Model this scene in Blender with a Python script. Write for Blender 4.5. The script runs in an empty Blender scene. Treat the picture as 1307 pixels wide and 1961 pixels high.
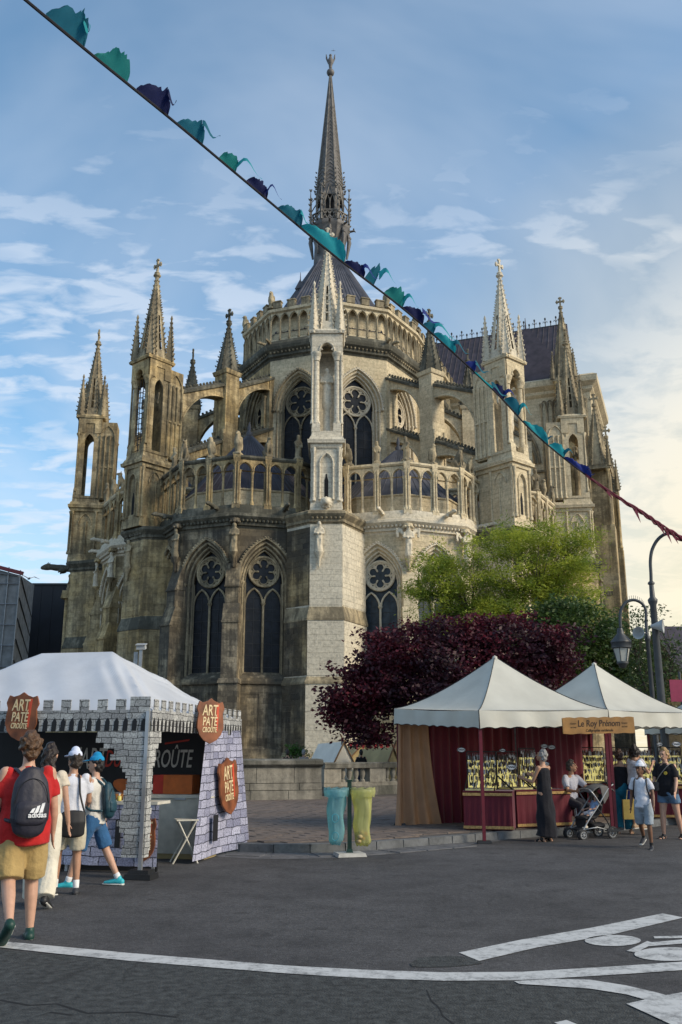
import bpy, bmesh, math, random
import numpy as np
from mathutils import Vector, Matrix
R_ = math.radians
sin, cos, pi, sqrt = math.sin, math.cos, math.pi, math.sqrt
random.seed(7)
scene = bpy.context.scene
COL = scene.collection

# ------------------------------------------------------------------ camera
FPX, PITCH, CAMZ = 1750.0, R_(14.7), 1.65
cam_d = bpy.data.cameras.new('camera'); cam = bpy.data.objects.new('camera', cam_d); COL.objects.link(cam)
cam.location = (0, 0, CAMZ); cam.rotation_euler = (pi/2 + PITCH, 0, 0)
cam_d.sensor_fit = 'VERTICAL'; cam_d.sensor_height = 36; cam_d.lens = 36*FPX/1961
cam_d.clip_start = 0.1; cam_d.clip_end = 3000
scene.camera = cam
scene.render.resolution_x, scene.render.resolution_y = 682, 1024

def ray(px, py):
    u, v = px-653.5, 980.5-py
    return u, FPX*cos(PITCH)-v*sin(PITCH), FPX*sin(PITCH)+v*cos(PITCH)
def pix(px, py, D):
    u, y, z = ray(px, py); return Vector((u/y*D, D, CAMZ+z/y*D))
def G(px, py, z=0.0):
    u, y, zz = ray(px, py); D = (z-CAMZ)*y/zz
    return Vector((u/y*D, D, z))

# ------------------------------------------------------------------ world and sun
SUN_EL, SUN_AZ = R_(30), R_(114)       # azimuth from +Y towards +X
w = bpy.data.worlds.new('World'); scene.world = w; w.use_nodes = True
nt = w.node_tree; nt.nodes.clear()
def N(tree, typ, **kw):
    n = tree.nodes.new(typ)
    for k, v in kw.items():
        if k == 'inp':
            for a, b in v.items(): n.inputs[a].default_value = b
        else: setattr(n, k, v)
    return n
def math_(t, op, a, b=None, clamp=False):
    n = t.nodes.new('ShaderNodeMath'); n.operation = op; n.use_clamp = clamp
    for i, x in enumerate((a, b)):
        if x is None: continue
        if isinstance(x, (int, float)): n.inputs[i].default_value = x
        else: t.links.new(x, n.inputs[i])
    return n.outputs[0]
def mixc(t, fac, a, b, mode='MIX'):
    n = t.nodes.new('ShaderNodeMix'); n.data_type = 'RGBA'; n.blend_type = mode
    for i, x in ((0, fac), (6, a), (7, b)):
        if isinstance(x, (int, float)): n.inputs[i].default_value = x
        elif isinstance(x, tuple): n.inputs[i].default_value = (*x[:3], 1)
        else: t.links.new(x, n.inputs[i])
    return n.outputs[2]
def ramp(t, fac, stops, interp='LINEAR'):
    n = t.nodes.new('ShaderNodeValToRGB'); cr = n.color_ramp; cr.interpolation = interp
    while len(cr.elements) < len(stops): cr.elements.new(0.5)
    for e, (p, c) in zip(cr.elements, stops):
        e.position = p; e.color = (c, c, c, 1) if isinstance(c, (int, float)) else (*c[:3], 1)
    t.links.new(fac, n.inputs[0]); return n.outputs[0]
def build_world():
    L = nt.links.new
    out = N(nt, 'ShaderNodeOutputWorld'); bg = N(nt, 'ShaderNodeBackground'); bg.inputs[1].default_value = 0.1
    sky = N(nt, 'ShaderNodeTexSky', sky_type='NISHITA', sun_disc=False, sun_elevation=SUN_EL, sun_rotation=SUN_AZ,
            air_density=1.0, dust_density=0.6, ozone_density=2.0)
    tc = N(nt, 'ShaderNodeTexCoord'); sp = N(nt, 'ShaderNodeSeparateXYZ'); L(tc.outputs['Generated'], sp.inputs[0])
    zz = math_(nt, 'MAXIMUM', sp.outputs[2], 0.0)
    den = math_(nt, 'ADD', zz, 0.16)
    cx = math_(nt, 'DIVIDE', sp.outputs[0], den); cy = math_(nt, 'DIVIDE', sp.outputs[1], den)
    cv = N(nt, 'ShaderNodeCombineXYZ'); L(cx, cv.inputs[0]); L(cy, cv.inputs[1])
    mp = N(nt, 'ShaderNodeMapping'); mp.inputs['Rotation'].default_value = (0, 0, R_(-28)); mp.inputs['Scale'].default_value = (1.0, 1.9, 1)
    L(cv.outputs[0], mp.inputs[0])
    n1 = N(nt, 'ShaderNodeTexNoise', inp={'Scale': 8.5, 'Detail': 7.0, 'Roughness': 0.52, 'Distortion': 0.35}); L(mp.outputs[0], n1.inputs['Vector'])
    n2 = N(nt, 'ShaderNodeTexNoise', inp={'Scale': 1.5, 'Detail': 3.0, 'Roughness': 0.5}); L(mp.outputs[0], n2.inputs['Vector'])
    n3 = N(nt, 'ShaderNodeTexNoise', inp={'Scale': 1.1, 'Detail': 5.0, 'Roughness': 0.55, 'Distortion': 0.8}); L(cv.outputs[0], n3.inputs['Vector'])
    puff = ramp(nt, n1.outputs[0], [(0.41, 0.0), (0.60, 1.0)])
    mask = ramp(nt, n2.outputs[0], [(0.33, 0.0), (0.48, 1.0)])
    lowz = ramp(nt, zz, [(0.12, 1.0), (0.46, 0.9), (0.66, 0.12)])
    f1 = math_(nt, 'MULTIPLY', math_(nt, 'MULTIPLY', puff, mask), lowz)
    veil = math_(nt, 'MULTIPLY', ramp(nt, n3.outputs[0], [(0.30, 0.0), (0.75, 1.0)]), 0.50)
    fac = math_(nt, 'MAXIMUM', math_(nt, 'MULTIPLY', f1, 0.72), veil)
    # low evening glow on the right-hand horizon
    gd = N(nt, 'ShaderNodeVectorMath', operation='DOT_PRODUCT'); L(tc.outputs['Generated'], gd.inputs[0])
    ga = R_(34); gd.inputs[1].default_value = (sin(ga)*cos(R_(3)), cos(ga)*cos(R_(3)), sin(R_(3)))
    glow = ramp(nt, gd.outputs['Value'], [(0.80, 0.0), (0.92, 0.45), (0.985, 1.0)])
    cool, warm = (6.6, 7.3, 8.3), (9.2, 8.2, 5.9)
    hsv = N(nt, 'ShaderNodeHueSaturation', inp={'Hue': 0.488, 'Saturation': 1.2, 'Value': 1.68}); L(sky.outputs[0], hsv.inputs['Color'])
    n6 = N(nt, 'ShaderNodeTexNoise', inp={'Scale': 3.6, 'Detail': 9.0, 'Roughness': 0.6, 'Distortion': 0.3}); L(cv.outputs[0], n6.inputs['Vector'])
    bank = math_(nt, 'MULTIPLY', ramp(nt, n6.outputs[0], [(0.38, 0.0), (0.54, 1.0)]), ramp(nt, gd.outputs['Value'], [(0.86, 0.0), (0.94, 0.9)]))
    fac = math_(nt, 'MAXIMUM', fac, bank)
    ccol = mixc(nt, glow, cool, warm)
    haze = ramp(nt, zz, [(0.0, 0.62), (0.20, 0.30), (0.45, 0.0)])
    base = mixc(nt, haze, hsv.outputs[0], mixc(nt, glow, (5.0, 6.5, 8.2), (8.4, 7.2, 4.5)))
    base = mixc(nt, math_(nt, 'MULTIPLY', glow, 0.75), base, (8.4, 7.2, 4.5))
    L(mixc(nt, fac, base, ccol), bg.inputs[0]); L(bg.outputs[0], out.inputs[0])
build_world()
sd = bpy.data.lights.new('sun', 'SUN'); sd.energy = 2.9; sd.angle = R_(20); sd.color = (1.0, 0.86, 0.64)
sun = bpy.data.objects.new('sun', sd); COL.objects.link(sun)
dirv = Vector((sin(SUN_AZ)*cos(SUN_EL), cos(SUN_AZ)*cos(SUN_EL), sin(SUN_EL)))
sun.rotation_euler = (-dirv).to_track_quat('-Z', 'Y').to_euler()
sun.location = (60, -40, 60)
vs = scene.view_settings; vs.view_transform = 'Standard'; vs.look = 'None'; vs.gamma = 1; vs.exposure = 0.26; vs.use_curve_mapping = False

# ------------------------------------------------------------------ object helpers
W = {}
def setp(o, label=None, cat=None, group=None, kind=None):
    for k, v in (('label', label), ('category', cat), ('group', group), ('kind', kind)):
        if v: o[k] = v
    return o
def link(o, parent=None, M=None):
    COL.objects.link(o); M = M or Matrix.Identity(4); W[o] = M
    if parent is not None:
        o.parent = parent; o.matrix_parent_inverse = W[parent].inverted()
    o.matrix_basis = M
    return o
def empty(name, loc=(0, 0, 0), label=None, cat=None, group=None, parent=None):
    o = bpy.data.objects.new(name, None); o.empty_display_size = 0.2
    link(o, parent, Matrix.Translation(Vector(loc))); return setp(o, label, cat, group)
def mk(name, mesh, parent=None, M=None, mat=None, **kw):
    o = bpy.data.objects.new(name, mesh); link(o, parent, M)
    if mat is not None:
        if len(mesh.materials) == 0: mesh.materials.append(mat)
        elif mesh.materials[0] is not mat:
            o.material_slots[0].link = 'OBJECT'; o.material_slots[0].material = mat
    return setp(o, **kw)
def RZ(loc, az=0.0): return Matrix.Translation(Vector(loc)) @ Matrix.Rotation(az, 4, 'Z')

class MB:
    def __init__(s): s.v = []; s.f = []
    def add(s, vs, fs):
        b = len(s.v); s.v += [tuple(p) for p in vs]; s.f += [tuple(i+b for i in f) for f in fs]; return s
    def quad(s, *p): return s.add(p, [tuple(range(len(p)))])
    def box(s, x0, x1, y0, y1, z0, z1, tx=0, ty=0):
        return s.add([(x0, y0, z0), (x1, y0, z0), (x1, y1, z0), (x0, y1, z0), (x0+tx, y0+ty, z1), (x1-tx, y0+ty, z1), (x1-tx, y1-ty, z1), (x0+tx, y1-ty, z1)],
                     [(3, 2, 1, 0), (4, 5, 6, 7), (0, 1, 5, 4), (1, 2, 6, 5), (2, 3, 7, 6), (3, 0, 4, 7)])
    def cbox(s, c, d, e=None, sx=0.1, sy=0.1):
        """bar from c to d with section sx, sy"""
        c, d = Vector(c), Vector(d); t = (d-c).normalized(); a = Vector((0, 0, 1)) if abs(t.z) < .95 else Vector((0, 1, 0))
        x = t.cross(a).normalized(); y = x.cross(t)
        P = []
        for q in (c, d):
            for i, j in ((-1, -1), (1, -1), (1, 1), (-1, 1)): P.append(q+x*i*sx/2+y*j*sy/2)
        return s.add(P, [(0, 1, 2, 3), (7, 6, 5, 4), (0, 4, 5, 1), (1, 5, 6, 2), (2, 6, 7, 3), (3, 7, 4, 0)])
    def tube(s, path, r, n=6, closed=False, caps=True):
        path = [Vector(p) for p in path]; m = len(path)
        rr = r if isinstance(r, (list, tuple)) else [r]*m
        P = []; prev = None
        for i in range(m):
            a = path[i-1] if (i > 0 or closed) else path[i]; b = path[(i+1) % m] if (i < m-1 or closed) else path[i]
            t = (b-a); t = t.normalized() if t.length > 1e-9 else Vector((0, 0, 1))
            if prev is None:
                up = Vector((0, 0, 1)) if abs(t.z) < .9 else Vector((0, 1, 0)); x = t.cross(up).normalized()
            else:
                x = prev - t*prev.dot(t); x = x.normalized() if x.length > 1e-6 else t.orthogonal().normalized()
            prev = x; y = t.cross(x)
            for k in range(n):
                an = 2*pi*k/n; P.append(path[i]+(x*cos(an)+y*sin(an))*rr[i])
        F = []
        for i in range(m if closed else m-1):
            j = (i+1) % m
            for k in range(n): F.append((i*n+k, i*n+(k+1) % n, j*n+(k+1) % n, j*n+k))
        if caps and not closed: F += [tuple(range(n))[::-1], tuple((m-1)*n+k for k in range(n))]
        return s.add(P, F)
    def lathe(s, prof, n=8, c=(0, 0), rot=0.0, sx=1, sy=1):
        P = []; F = []
        for r, z in prof:
            for k in range(n):
                a = rot+2*pi*k/n; P.append((c[0]+r*cos(a)*sx, c[1]+r*sin(a)*sy, z))
        m = len(prof)
        for i in range(m-1):
            for k in range(n): F.append((i*n+k, i*n+(k+1) % n, (i+1)*n+(k+1) % n, (i+1)*n+k))
        F += [tuple(range(n))[::-1], tuple((m-1)*n+k for k in range(n))]
        return s.add(P, F)
    def prism(s, poly, z0, z1, sc=1.0, c=None):
        n = len(poly)
        if c is None: c = (sum(p[0] for p in poly)/n, sum(p[1] for p in poly)/n)
        P = [(x, y, z0) for x, y in poly]+[(c[0]+(x-c[0])*sc, c[1]+(y-c[1])*sc, z1) for x, y in poly]
        F = [tuple(range(n))[::-1], tuple(range(n, 2*n))]+[(i, (i+1) % n, n+(i+1) % n, n+i) for i in range(n)]
        return s.add(P, F)
    def extr(s, poly, y0, y1):
        """extrude an (x, z) outline between two y"""
        n = len(poly)
        P = [(x, y0, z) for x, z in poly]+[(x, y1, z) for x, z in poly]
        return s.add(P, [tuple(range(n)), tuple(range(n, 2*n))[::-1]]+[(i, n+i, n+(i+1) % n, (i+1) % n) for i in range(n)])
    def ball(s, c, r, n=8, m=6, sx=1, sy=1, sz=1):
        pr = [(max(sin(pi*i/m), .02)*r, -cos(pi*i/m)*r) for i in range(m+1)]
        b = len(s.v); s.lathe(pr, n)
        s.v[b:] = [(c[0]+x*sx, c[1]+y*sy, c[2]+z*sz) for x, y, z in s.v[b:]]
        return s
    def xf(s, M):
        s.v = [tuple(M @ Vector(p)) for p in s.v]; return s
    def join(s, o, M=None):
        return s.add([M @ Vector(p) for p in o.v] if M else o.v, o.f)
    def mesh(s, name, mat=None, smooth=None, uv=True):
        me = bpy.data.meshes.new(name); me.from_pydata(s.v, [], s.f)
        return fin(me, mat, smooth, uv)
def fin(me, mat=None, smooth=None, uv=True):
    if mat is not None: me.materials.append(mat)
    if uv and len(me.loops):
        n = len(me.vertices); co = np.empty(n*3, 'f'); me.vertices.foreach_get('co', co); co = co.reshape(-1, 3)
        li = np.empty(len(me.loops), 'i'); me.loops.foreach_get('vertex_index', li)
        nf = len(me.polygons); nr = np.empty(nf*3, 'f'); me.polygons.foreach_get('normal', nr); nr = nr.reshape(-1, 3)
        lt = np.empty(nf, 'i'); me.polygons.foreach_get('loop_total', lt)
        ln = np.repeat(nr, lt, axis=0); p = co[li]
        h = np.hypot(ln[:, 0], ln[:, 1])+1e-9; flat = np.abs(ln[:, 2]) > .75
        u = (-ln[:, 1]*p[:, 0]+ln[:, 0]*p[:, 1])/h; v = p[:, 2].copy()
        u[flat] = p[flat, 0]; v[flat] = p[flat, 1]
        lay = me.uv_layers.new(name='UVMap'); lay.data.foreach_set('uv', np.stack([u, v], 1).astype('f').ravel())
    if smooth is not None:
        me.shade_smooth()
        if smooth < 180: me.set_sharp_from_angle(angle=R_(smooth))
    me.update(); return me

# organic shapes: closed ellipse tubes, united by a voxel remesh into one skin
def chain(mb, pts, side=(1, 0, 0), n=12, flat=(0, 0)):
    """pts: (pos, rx, ry); side = direction of rx"""
    pts = [(Vector(p), a, b) for p, a, b in pts]; side = Vector(side)
    t0 = (pts[1][0]-pts[0][0]).normalized(); t1 = (pts[-1][0]-pts[-2][0]).normalized()
    rings = []
    for sgn, (p, a, b), t in ((-1, pts[0], t0),):
        for q in (80, 50, 22): rings.append((p-t*min(a, b)*sin(R_(q))*(.06 if flat[0] else 1), a*cos(R_(q)), b*cos(R_(q)), t))
    for i, (p, a, b) in enumerate(pts):
        q0 = pts[max(i-1, 0)][0]; q1 = pts[min(i+1, len(pts)-1)][0]; rings.append((p, a, b, (q1-q0).normalized()))
    p, a, b = pts[-1]
    for q in (22, 50, 80): rings.append((p+t1*min(a, b)*sin(R_(q))*(.06 if flat[1] else 1), a*cos(R_(q)), b*cos(R_(q)), t1))
    P = []; F = []
    for p, a, b, t in rings:
        x = side-t*side.dot(t)
        x = x.normalized() if x.length > 1e-4 else t.orthogonal().normalized(); y = t.cross(x)
        for k in range(n): P.append(p+x*cos(2*pi*k/n)*a+y*sin(2*pi*k/n)*b)
    m = len(rings)
    for i in range(m-1):
        for k in range(n): F.append((i*n+k, i*n+(k+1) % n, (i+1)*n+(k+1) % n, (i+1)*n+k))
    F += [tuple(range(n))[::-1], tuple((m-1)*n+k for k in range(n))]
    return mb.add(P, F)
TS = bpy.data.scenes.new('remesh_bench')
def skin(mb, name, mat, voxel=0.012, it=3, noise=0.0, freq=30.0):
    me = bpy.data.meshes.new('tmp'); me.from_pydata(mb.v, [], mb.f)
    o = bpy.data.objects.new('tmp', me); TS.collection.objects.link(o)
    m = o.modifiers.new('r', 'REMESH'); m.mode = 'VOXEL'; m.voxel_size = voxel
    if it: q = o.modifiers.new('s', 'SMOOTH'); q.factor = .5; q.iterations = it
    TS.view_layers[0].update(); dg = TS.view_layers[0].depsgraph
    r = bpy.data.meshes.new_from_object(o.evaluated_get(dg)); r.name = name
    bpy.data.objects.remove(o); bpy.data.meshes.remove(me)
    if noise:
        n = len(r.vertices); co = np.empty(n*3, 'f'); r.vertices.foreach_get('co', co); co = co.reshape(-1, 3)
        nr = np.empty(n*3, 'f'); r.vertices.foreach_get('normal', nr); nr = nr.reshape(-1, 3)
        d = np.sin(co[:, 0]*freq+2*np.sin(co[:, 2]*freq*.37))+np.sin(co[:, 1]*freq*1.3+co[:, 2]*freq*.5)+np.sin(co[:, 2]*freq*.8+co[:, 0]*freq*.6)
        r.vertices.foreach_set('co', (co+nr*(d*noise/3)[:, None]).astype('f').ravel())
    r.materials.clear(); return fin(r, mat, 180, uv=False)

# ------------------------------------------------------------------ materials
MATS = {}
def mat_new(name):
    m = bpy.data.materials.new(name); m.use_nodes = True; t = m.node_tree
    b = t.nodes['Principled BSDF']; MATS[name] = m; return m, t, b
def plain(name, col, rough=.6, var=.15, scale=8.0, bump=.0, metal=0.0, spec=.4, sheen=0.0, bscale=None, trans=0.0):
    m, t, b = mat_new(name); g = N(t, 'ShaderNodeNewGeometry')
    n = N(t, 'ShaderNodeTexNoise', inp={'Scale': scale, 'Detail': 5.0}); t.links.new(g.outputs['Position'], n.inputs['Vector'])
    c1 = tuple(c*(1-var) for c in col); c2 = tuple(min(c*(1+var), 1) for c in col)
    t.links.new(mixc(t, ramp(t, n.outputs[0], [(.3, 0.0), (.7, 1.0)]), c1, c2), b.inputs['Base Color'])
    b.inputs['Roughness'].default_value = rough; b.inputs['Metallic'].default_value = metal
    b.inputs['Specular IOR Level'].default_value = spec
    if sheen: b.inputs['Sheen Weight'].default_value = sheen
    if bump:
        n2 = N(t, 'ShaderNodeTexNoise', inp={'Scale': bscale or scale*3, 'Detail': 4.0}); t.links.new(g.outputs['Position'], n2.inputs['Vector'])
        bp = N(t, 'ShaderNodeBump', inp={'Strength': bump, 'Distance': .02}); t.links.new(n2.outputs[0], bp.inputs['Height']); t.links.new(bp.outputs[0], b.inputs['Normal'])
    if trans:
        out = t.nodes['Material Output']; tr = N(t, 'ShaderNodeBsdfTranslucent'); tr.inputs[0].default_value = (*col, 1)
        ms = N(t, 'ShaderNodeMixShader'); ms.inputs[0].default_value = trans
        t.links.new(b.outputs[0], ms.inputs[1]); t.links.new(tr.outputs[0], ms.inputs[2]); t.links.new(ms.outputs[0], out.inputs[0])
    return m
def stone(name, cA, cB, dark, amt, gold=None, gamt=0.0, blocks=True, bw=.72, bh=.36):
    """ashlar stone: block-to-block tone, soot and lichen patches with their own shapes, run-off streaks"""
    m, t, b = mat_new(name); L = t.links.new
    g = N(t, 'ShaderNodeNewGeometry'); uv = N(t, 'ShaderNodeUVMap'); pos = g.outputs['Position']
    if blocks:
        br = N(t, 'ShaderNodeTexBrick', inp={'Scale': 1.0, 'Mortar Size': .010, 'Mortar Smooth': .3, 'Bias': 0.0, 'Brick Width': bw, 'Row Height': bh})
        br.inputs['Color1'].default_value = (*cA, 1); br.inputs['Color2'].default_value = (*cB, 1)
        br.inputs['Mortar'].default_value = (*[c*.55 for c in cA], 1); L(uv.outputs[0], br.inputs['Vector']); col = br.outputs['Color']
    elif blocks is None:
        col = mixc(t, g.outputs['Random Per Island'], cA, cB)
    else:
        na = N(t, 'ShaderNodeTexNoise', inp={'Scale': 2.0, 'Detail': 5.0}); L(pos, na.inputs['Vector'])
        col = mixc(t, na.outputs[0], cA, cB)
    n1 = N(t, 'ShaderNodeTexNoise', inp={'Scale': .55, 'Detail': 9.0, 'Roughness': .68}); L(pos, n1.inputs['Vector'])
    mp = N(t, 'ShaderNodeMapping'); mp.inputs['Scale'].default_value = (2.6, 2.6, .16); L(pos, mp.inputs[0])
    n2 = N(t, 'ShaderNodeTexNoise', inp={'Scale': 1.0, 'Detail': 6.0, 'Roughness': .6}); L(mp.outputs[0], n2.inputs['Vector'])
    n3 = N(t, 'ShaderNodeTexNoise', inp={'Scale': 5.5, 'Detail': 8.0, 'Roughness': .7}); L(pos, n3.inputs['Vector'])
    n4 = N(t, 'ShaderNodeTexNoise', inp={'Scale': .3, 'Detail': 4.0, 'Roughness': .6}); L(pos, n4.inputs['Vector'])
    if gold:
        col = mixc(t, math_(t, 'MULTIPLY', ramp(t, n4.outputs[0], [(.40, 0.0), (.62, 1.0)]), gamt), col, gold)
    mott = ramp(t, n3.outputs[0], [(.32, .58), (.5, 1.0), (.70, 1.32)])
    col = mixc(t, .8, col, mott, 'MULTIPLY')
    s = math_(t, 'ADD', math_(t, 'MULTIPLY', n1.outputs[0], .55), math_(t, 'MULTIPLY', n2.outputs[0], .45))
    lo = .62-.30*amt
    dk = ramp(t, s, [(max(lo-.04, 0), 0.0), (lo+.09, 1.0)])
    col = mixc(t, math_(t, 'MULTIPLY', dk, min(.25+.75*amt, .93)), col, dark)
    L(col, b.inputs['Base Color']); b.inputs['Roughness'].default_value = .92; b.inputs['Specular IOR Level'].default_value = .2
    h = math_(t, 'MULTIPLY', n3.outputs[0], .8)
    if blocks: h = math_(t, 'SUBTRACT', h, math_(t, 'MULTIPLY', br.outputs['Fac'], .7))
    bp = N(t, 'ShaderNodeBump', inp={'Strength': .55, 'Distance': .05}); L(h, bp.inputs['Height']); L(bp.outputs[0], b.inputs['Normal'])
    return m
S_PALE = stone('stone_cleaned', (.64, .545, .37), (.50, .42, .285), (.15, .135, .11), .20, (.50, .40, .24), .3)
S_WHITE = stone('stone_restored', (.62, .56, .44), (.53, .475, .37), (.25, .24, .21), .10)
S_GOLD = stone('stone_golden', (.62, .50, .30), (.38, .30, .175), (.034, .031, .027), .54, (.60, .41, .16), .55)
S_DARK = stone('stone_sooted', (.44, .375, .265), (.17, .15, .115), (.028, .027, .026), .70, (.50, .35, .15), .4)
S_MOSS = stone('stone_weathered', (.24, .22, .165), (.16, .15, .115), (.032, .033, .027), .64, blocks=False)
S_WHITE_B = stone('stone_restored_block', (.60, .545, .43), (.50, .455, .36), (.22, .205, .175), .20, blocks=None)
S_GOLD_B = stone('stone_golden_block', (.49, .39, .225), (.29, .23, .135), (.040, .036, .030), .52, (.54, .36, .13), .5, blocks=None)
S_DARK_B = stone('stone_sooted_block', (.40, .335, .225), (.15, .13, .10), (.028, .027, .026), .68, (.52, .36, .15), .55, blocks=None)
S_CARVE = stone('stone_carved', (.47, .39, .25), (.36, .295, .19), (.045, .041, .034), .55, blocks=False)
S_CARVEW = stone('stone_carved_pale', (.64, .57, .44), (.52, .46, .35), (.22, .21, .18), .15, blocks=False)
LEAD = plain('roof_lead', (.075, .075, .088), .5, .3, 1.2, .15)
SLATE = plain('roof_slate', (.050, .040, .048), .55, .35, 1.5, .2)
IRON = plain('dark_iron', (.022, .023, .026), .5, .2)
GLASS = plain('leaded_glass', (.009, .011, .016), .4, .6, 2.5, .3, spec=.22)
GLASS2 = plain('leaded_glass_blue', (.028, .040, .052), .4, .5, 2.5, .3, spec=.25)
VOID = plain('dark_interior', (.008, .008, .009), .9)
# ================================================================== ground, road, pavement
def cracks(t, pos, col, amt=.4, lo=.56):
    L = t.links.new
    nd = N(t, 'ShaderNodeTexNoise', inp={'Scale': 2.5, 'Detail': 5.0}); L(pos, nd.inputs['Vector'])
    ad = N(t, 'ShaderNodeVectorMath', operation='MULTIPLY_ADD'); L(nd.outputs['Color'], ad.inputs[0]); ad.inputs[1].default_value = (.55, .55, 0); L(pos, ad.inputs[2])
    vo = N(t, 'ShaderNodeTexVoronoi', feature='DISTANCE_TO_EDGE', inp={'Scale': .8}); L(ad.outputs[0], vo.inputs['Vector'])
    mk_ = N(t, 'ShaderNodeTexNoise', inp={'Scale': .5, 'Detail': 2.0}); L(pos, mk_.inputs['Vector'])
    line = math_(t, 'MULTIPLY', ramp(t, vo.outputs['Distance'], [(.004, 1.0), (.016, 0.0)]), ramp(t, mk_.outputs[0], [(lo, 0.0), (lo+.08, amt)]))
    sp = N(t, 'ShaderNodeTexNoise', inp={'Scale': 3.3, 'Detail': 2.0}); L(pos, sp.inputs['Vector'])
    col = mixc(t, math_(t, 'MULTIPLY', ramp(t, sp.outputs[0], [(.66, 0.0), (.70, 1.0)]), .5), col, (.022, .021, .021))
    return mixc(t, line, col, (.010, .010, .010))
def asphalt_mat():
    m, t, b = mat_new('asphalt'); L = t.links.new; g = N(t, 'ShaderNodeNewGeometry'); pos = g.outputs['Position']
    n1 = N(t, 'ShaderNodeTexNoise', inp={'Scale': .35, 'Detail': 6.0, 'Roughness': .6}); n2 = N(t, 'ShaderNodeTexNoise', inp={'Scale': 55.0, 'Detail': 3.0})
    n3 = N(t, 'ShaderNodeTexVoronoi', inp={'Scale': 120.0}); n4 = N(t, 'ShaderNodeTexNoise', inp={'Scale': 2.2, 'Detail': 6.0, 'Roughness': .65})
    for n in (n1, n2, n3, n4): L(pos, n.inputs['Vector'])
    col = mixc(t, ramp(t, n1.outputs[0], [(.35, 0.0), (.62, 1.0)]), (.048, .046, .047), (.074, .071, .072))
    # the older, darker carriageway beyond the white line (a separate, worn laying)
    col = mixc(t, .75, col, ramp(t, n4.outputs[0], [(.28, .5), (.5, 1.0), (.75, 1.3)]), 'MULTIPLY')
    col = mixc(t, .85, col, ramp(t, n2.outputs[0], [(.3, .62), (.5, 1.0), (.72, 1.55)]), 'MULTIPLY')
    n5 = N(t, 'ShaderNodeTexNoise', inp={'Scale': 17.0, 'Detail': 6.0, 'Roughness': .8}); L(pos, n5.inputs['Vector'])
    col = mixc(t, .9, col, ramp(t, n5.outputs[0], [(.32, .55), (.5, 1.0), (.68, 1.6)]), 'MULTIPLY')
    col = cracks(t, pos, col)
    L(col, b.inputs['Base Color']); b.inputs['Roughness'].default_value = .85; b.inputs['Specular IOR Level'].default_value = .3
    bp = N(t, 'ShaderNodeBump', inp={'Strength': .6, 'Distance': .006}); L(n3.outputs[0], bp.inputs['Height']); L(bp.outputs[0], b.inputs['Normal'])
    return m
ASPH = asphalt_mat()
ASPH2 = plain('asphalt_old_dark', (.040, .042, .041), .85, .6, 14.0, .8, bscale=60)
_t = ASPH2.node_tree; _b = _t.nodes['Principled BSDF']; _c = _b.inputs['Base Color'].links[0].from_socket; _g = N(_t, 'ShaderNodeNewGeometry')
_t.links.new(cracks(_t, _g.outputs['Position'], _c, .6, .46), _b.inputs['Base Color'])
PAVE = plain('pavement_bed', (.085, .075, .068), .9, .25, 3.0, .3)
SLAB = stone('paving_brick', (.17, .135, .115), (.12, .10, .09), (.05, .045, .042), .3, blocks=False)
KERB = stone('granite_kerb', (.15, .155, .16), (.11, .115, .12), (.05, .05, .05), .25, blocks=False)
GUTT = stone('gutter_stone', (.13, .13, .135), (.10, .10, .105), (.05, .05, .05), .3, blocks=False)
def paint_mat():
    m, t, b = mat_new('road_paint'); L = t.links.new; g = N(t, 'ShaderNodeNewGeometry')
    n = N(t, 'ShaderNodeTexNoise', inp={'Scale': 5.0, 'Detail': 12.0, 'Roughness': .85}); L(g.outputs['Position'], n.inputs['Vector'])
    L(mixc(t, ramp(t, n.outputs[0], [(.38, 0.0), (.52, 1.0)]), (.15, .15, .15), (.50, .50, .49)), b.inputs['Base Color']); b.inputs['Roughness'].default_value = .7
    return m
PAINT = paint_mat()

mk('ground', MB().quad((-600, -60, 0), (600, -60, 0), (600, 1400, 0), (-600, 1400, 0)).mesh('ground', ASPH), kind='structure')
def smooth_poly(pts, n=6):
    P = [pts[0]]+pts+[pts[-1]]; out = []
    for i in range(1, len(P)-2):
        for k in range(n):
            t = k/n; a, b, c, d = (Vector(q) for q in P[i-1:i+3])
            out.append(.5*((2*b)+(c-a)*t+(2*a-5*b+4*c-d)*t*t+(3*b-a-3*c+d)*t**3))
    out.append(Vector(pts[-1])); return out
KZ = .13
kp = [G(*q) for q in ((330, 1610), (400, 1626), (480, 1633), (600, 1634), (700, 1630), (800, 1622), (900, 1613), (1000, 1605), (1100, 1598), (1220, 1588), (1320, 1578))]
kp = [Vector((-14, 20.5, 0)), Vector((-8, 19.3, 0))]+kp+[Vector((11, 22, 0)), Vector((20, 27, 0)), Vector((40, 40, 0))]
kerb_line = smooth_poly(kp, 8)
# pavement sheet behind the kerb
pv = MB(); base = [(p.x, p.y+.16, KZ) for p in kerb_line]; back = [(p.x*3.2, 130, KZ) for p in kerb_line]
n_ = len(base)
pv.add(base+back, [(i, i+1, n_+i+1, n_+i) for i in range(n_-1)])
pave = mk('pavement', pv.mesh('pavement', PAVE), kind='structure')
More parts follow.
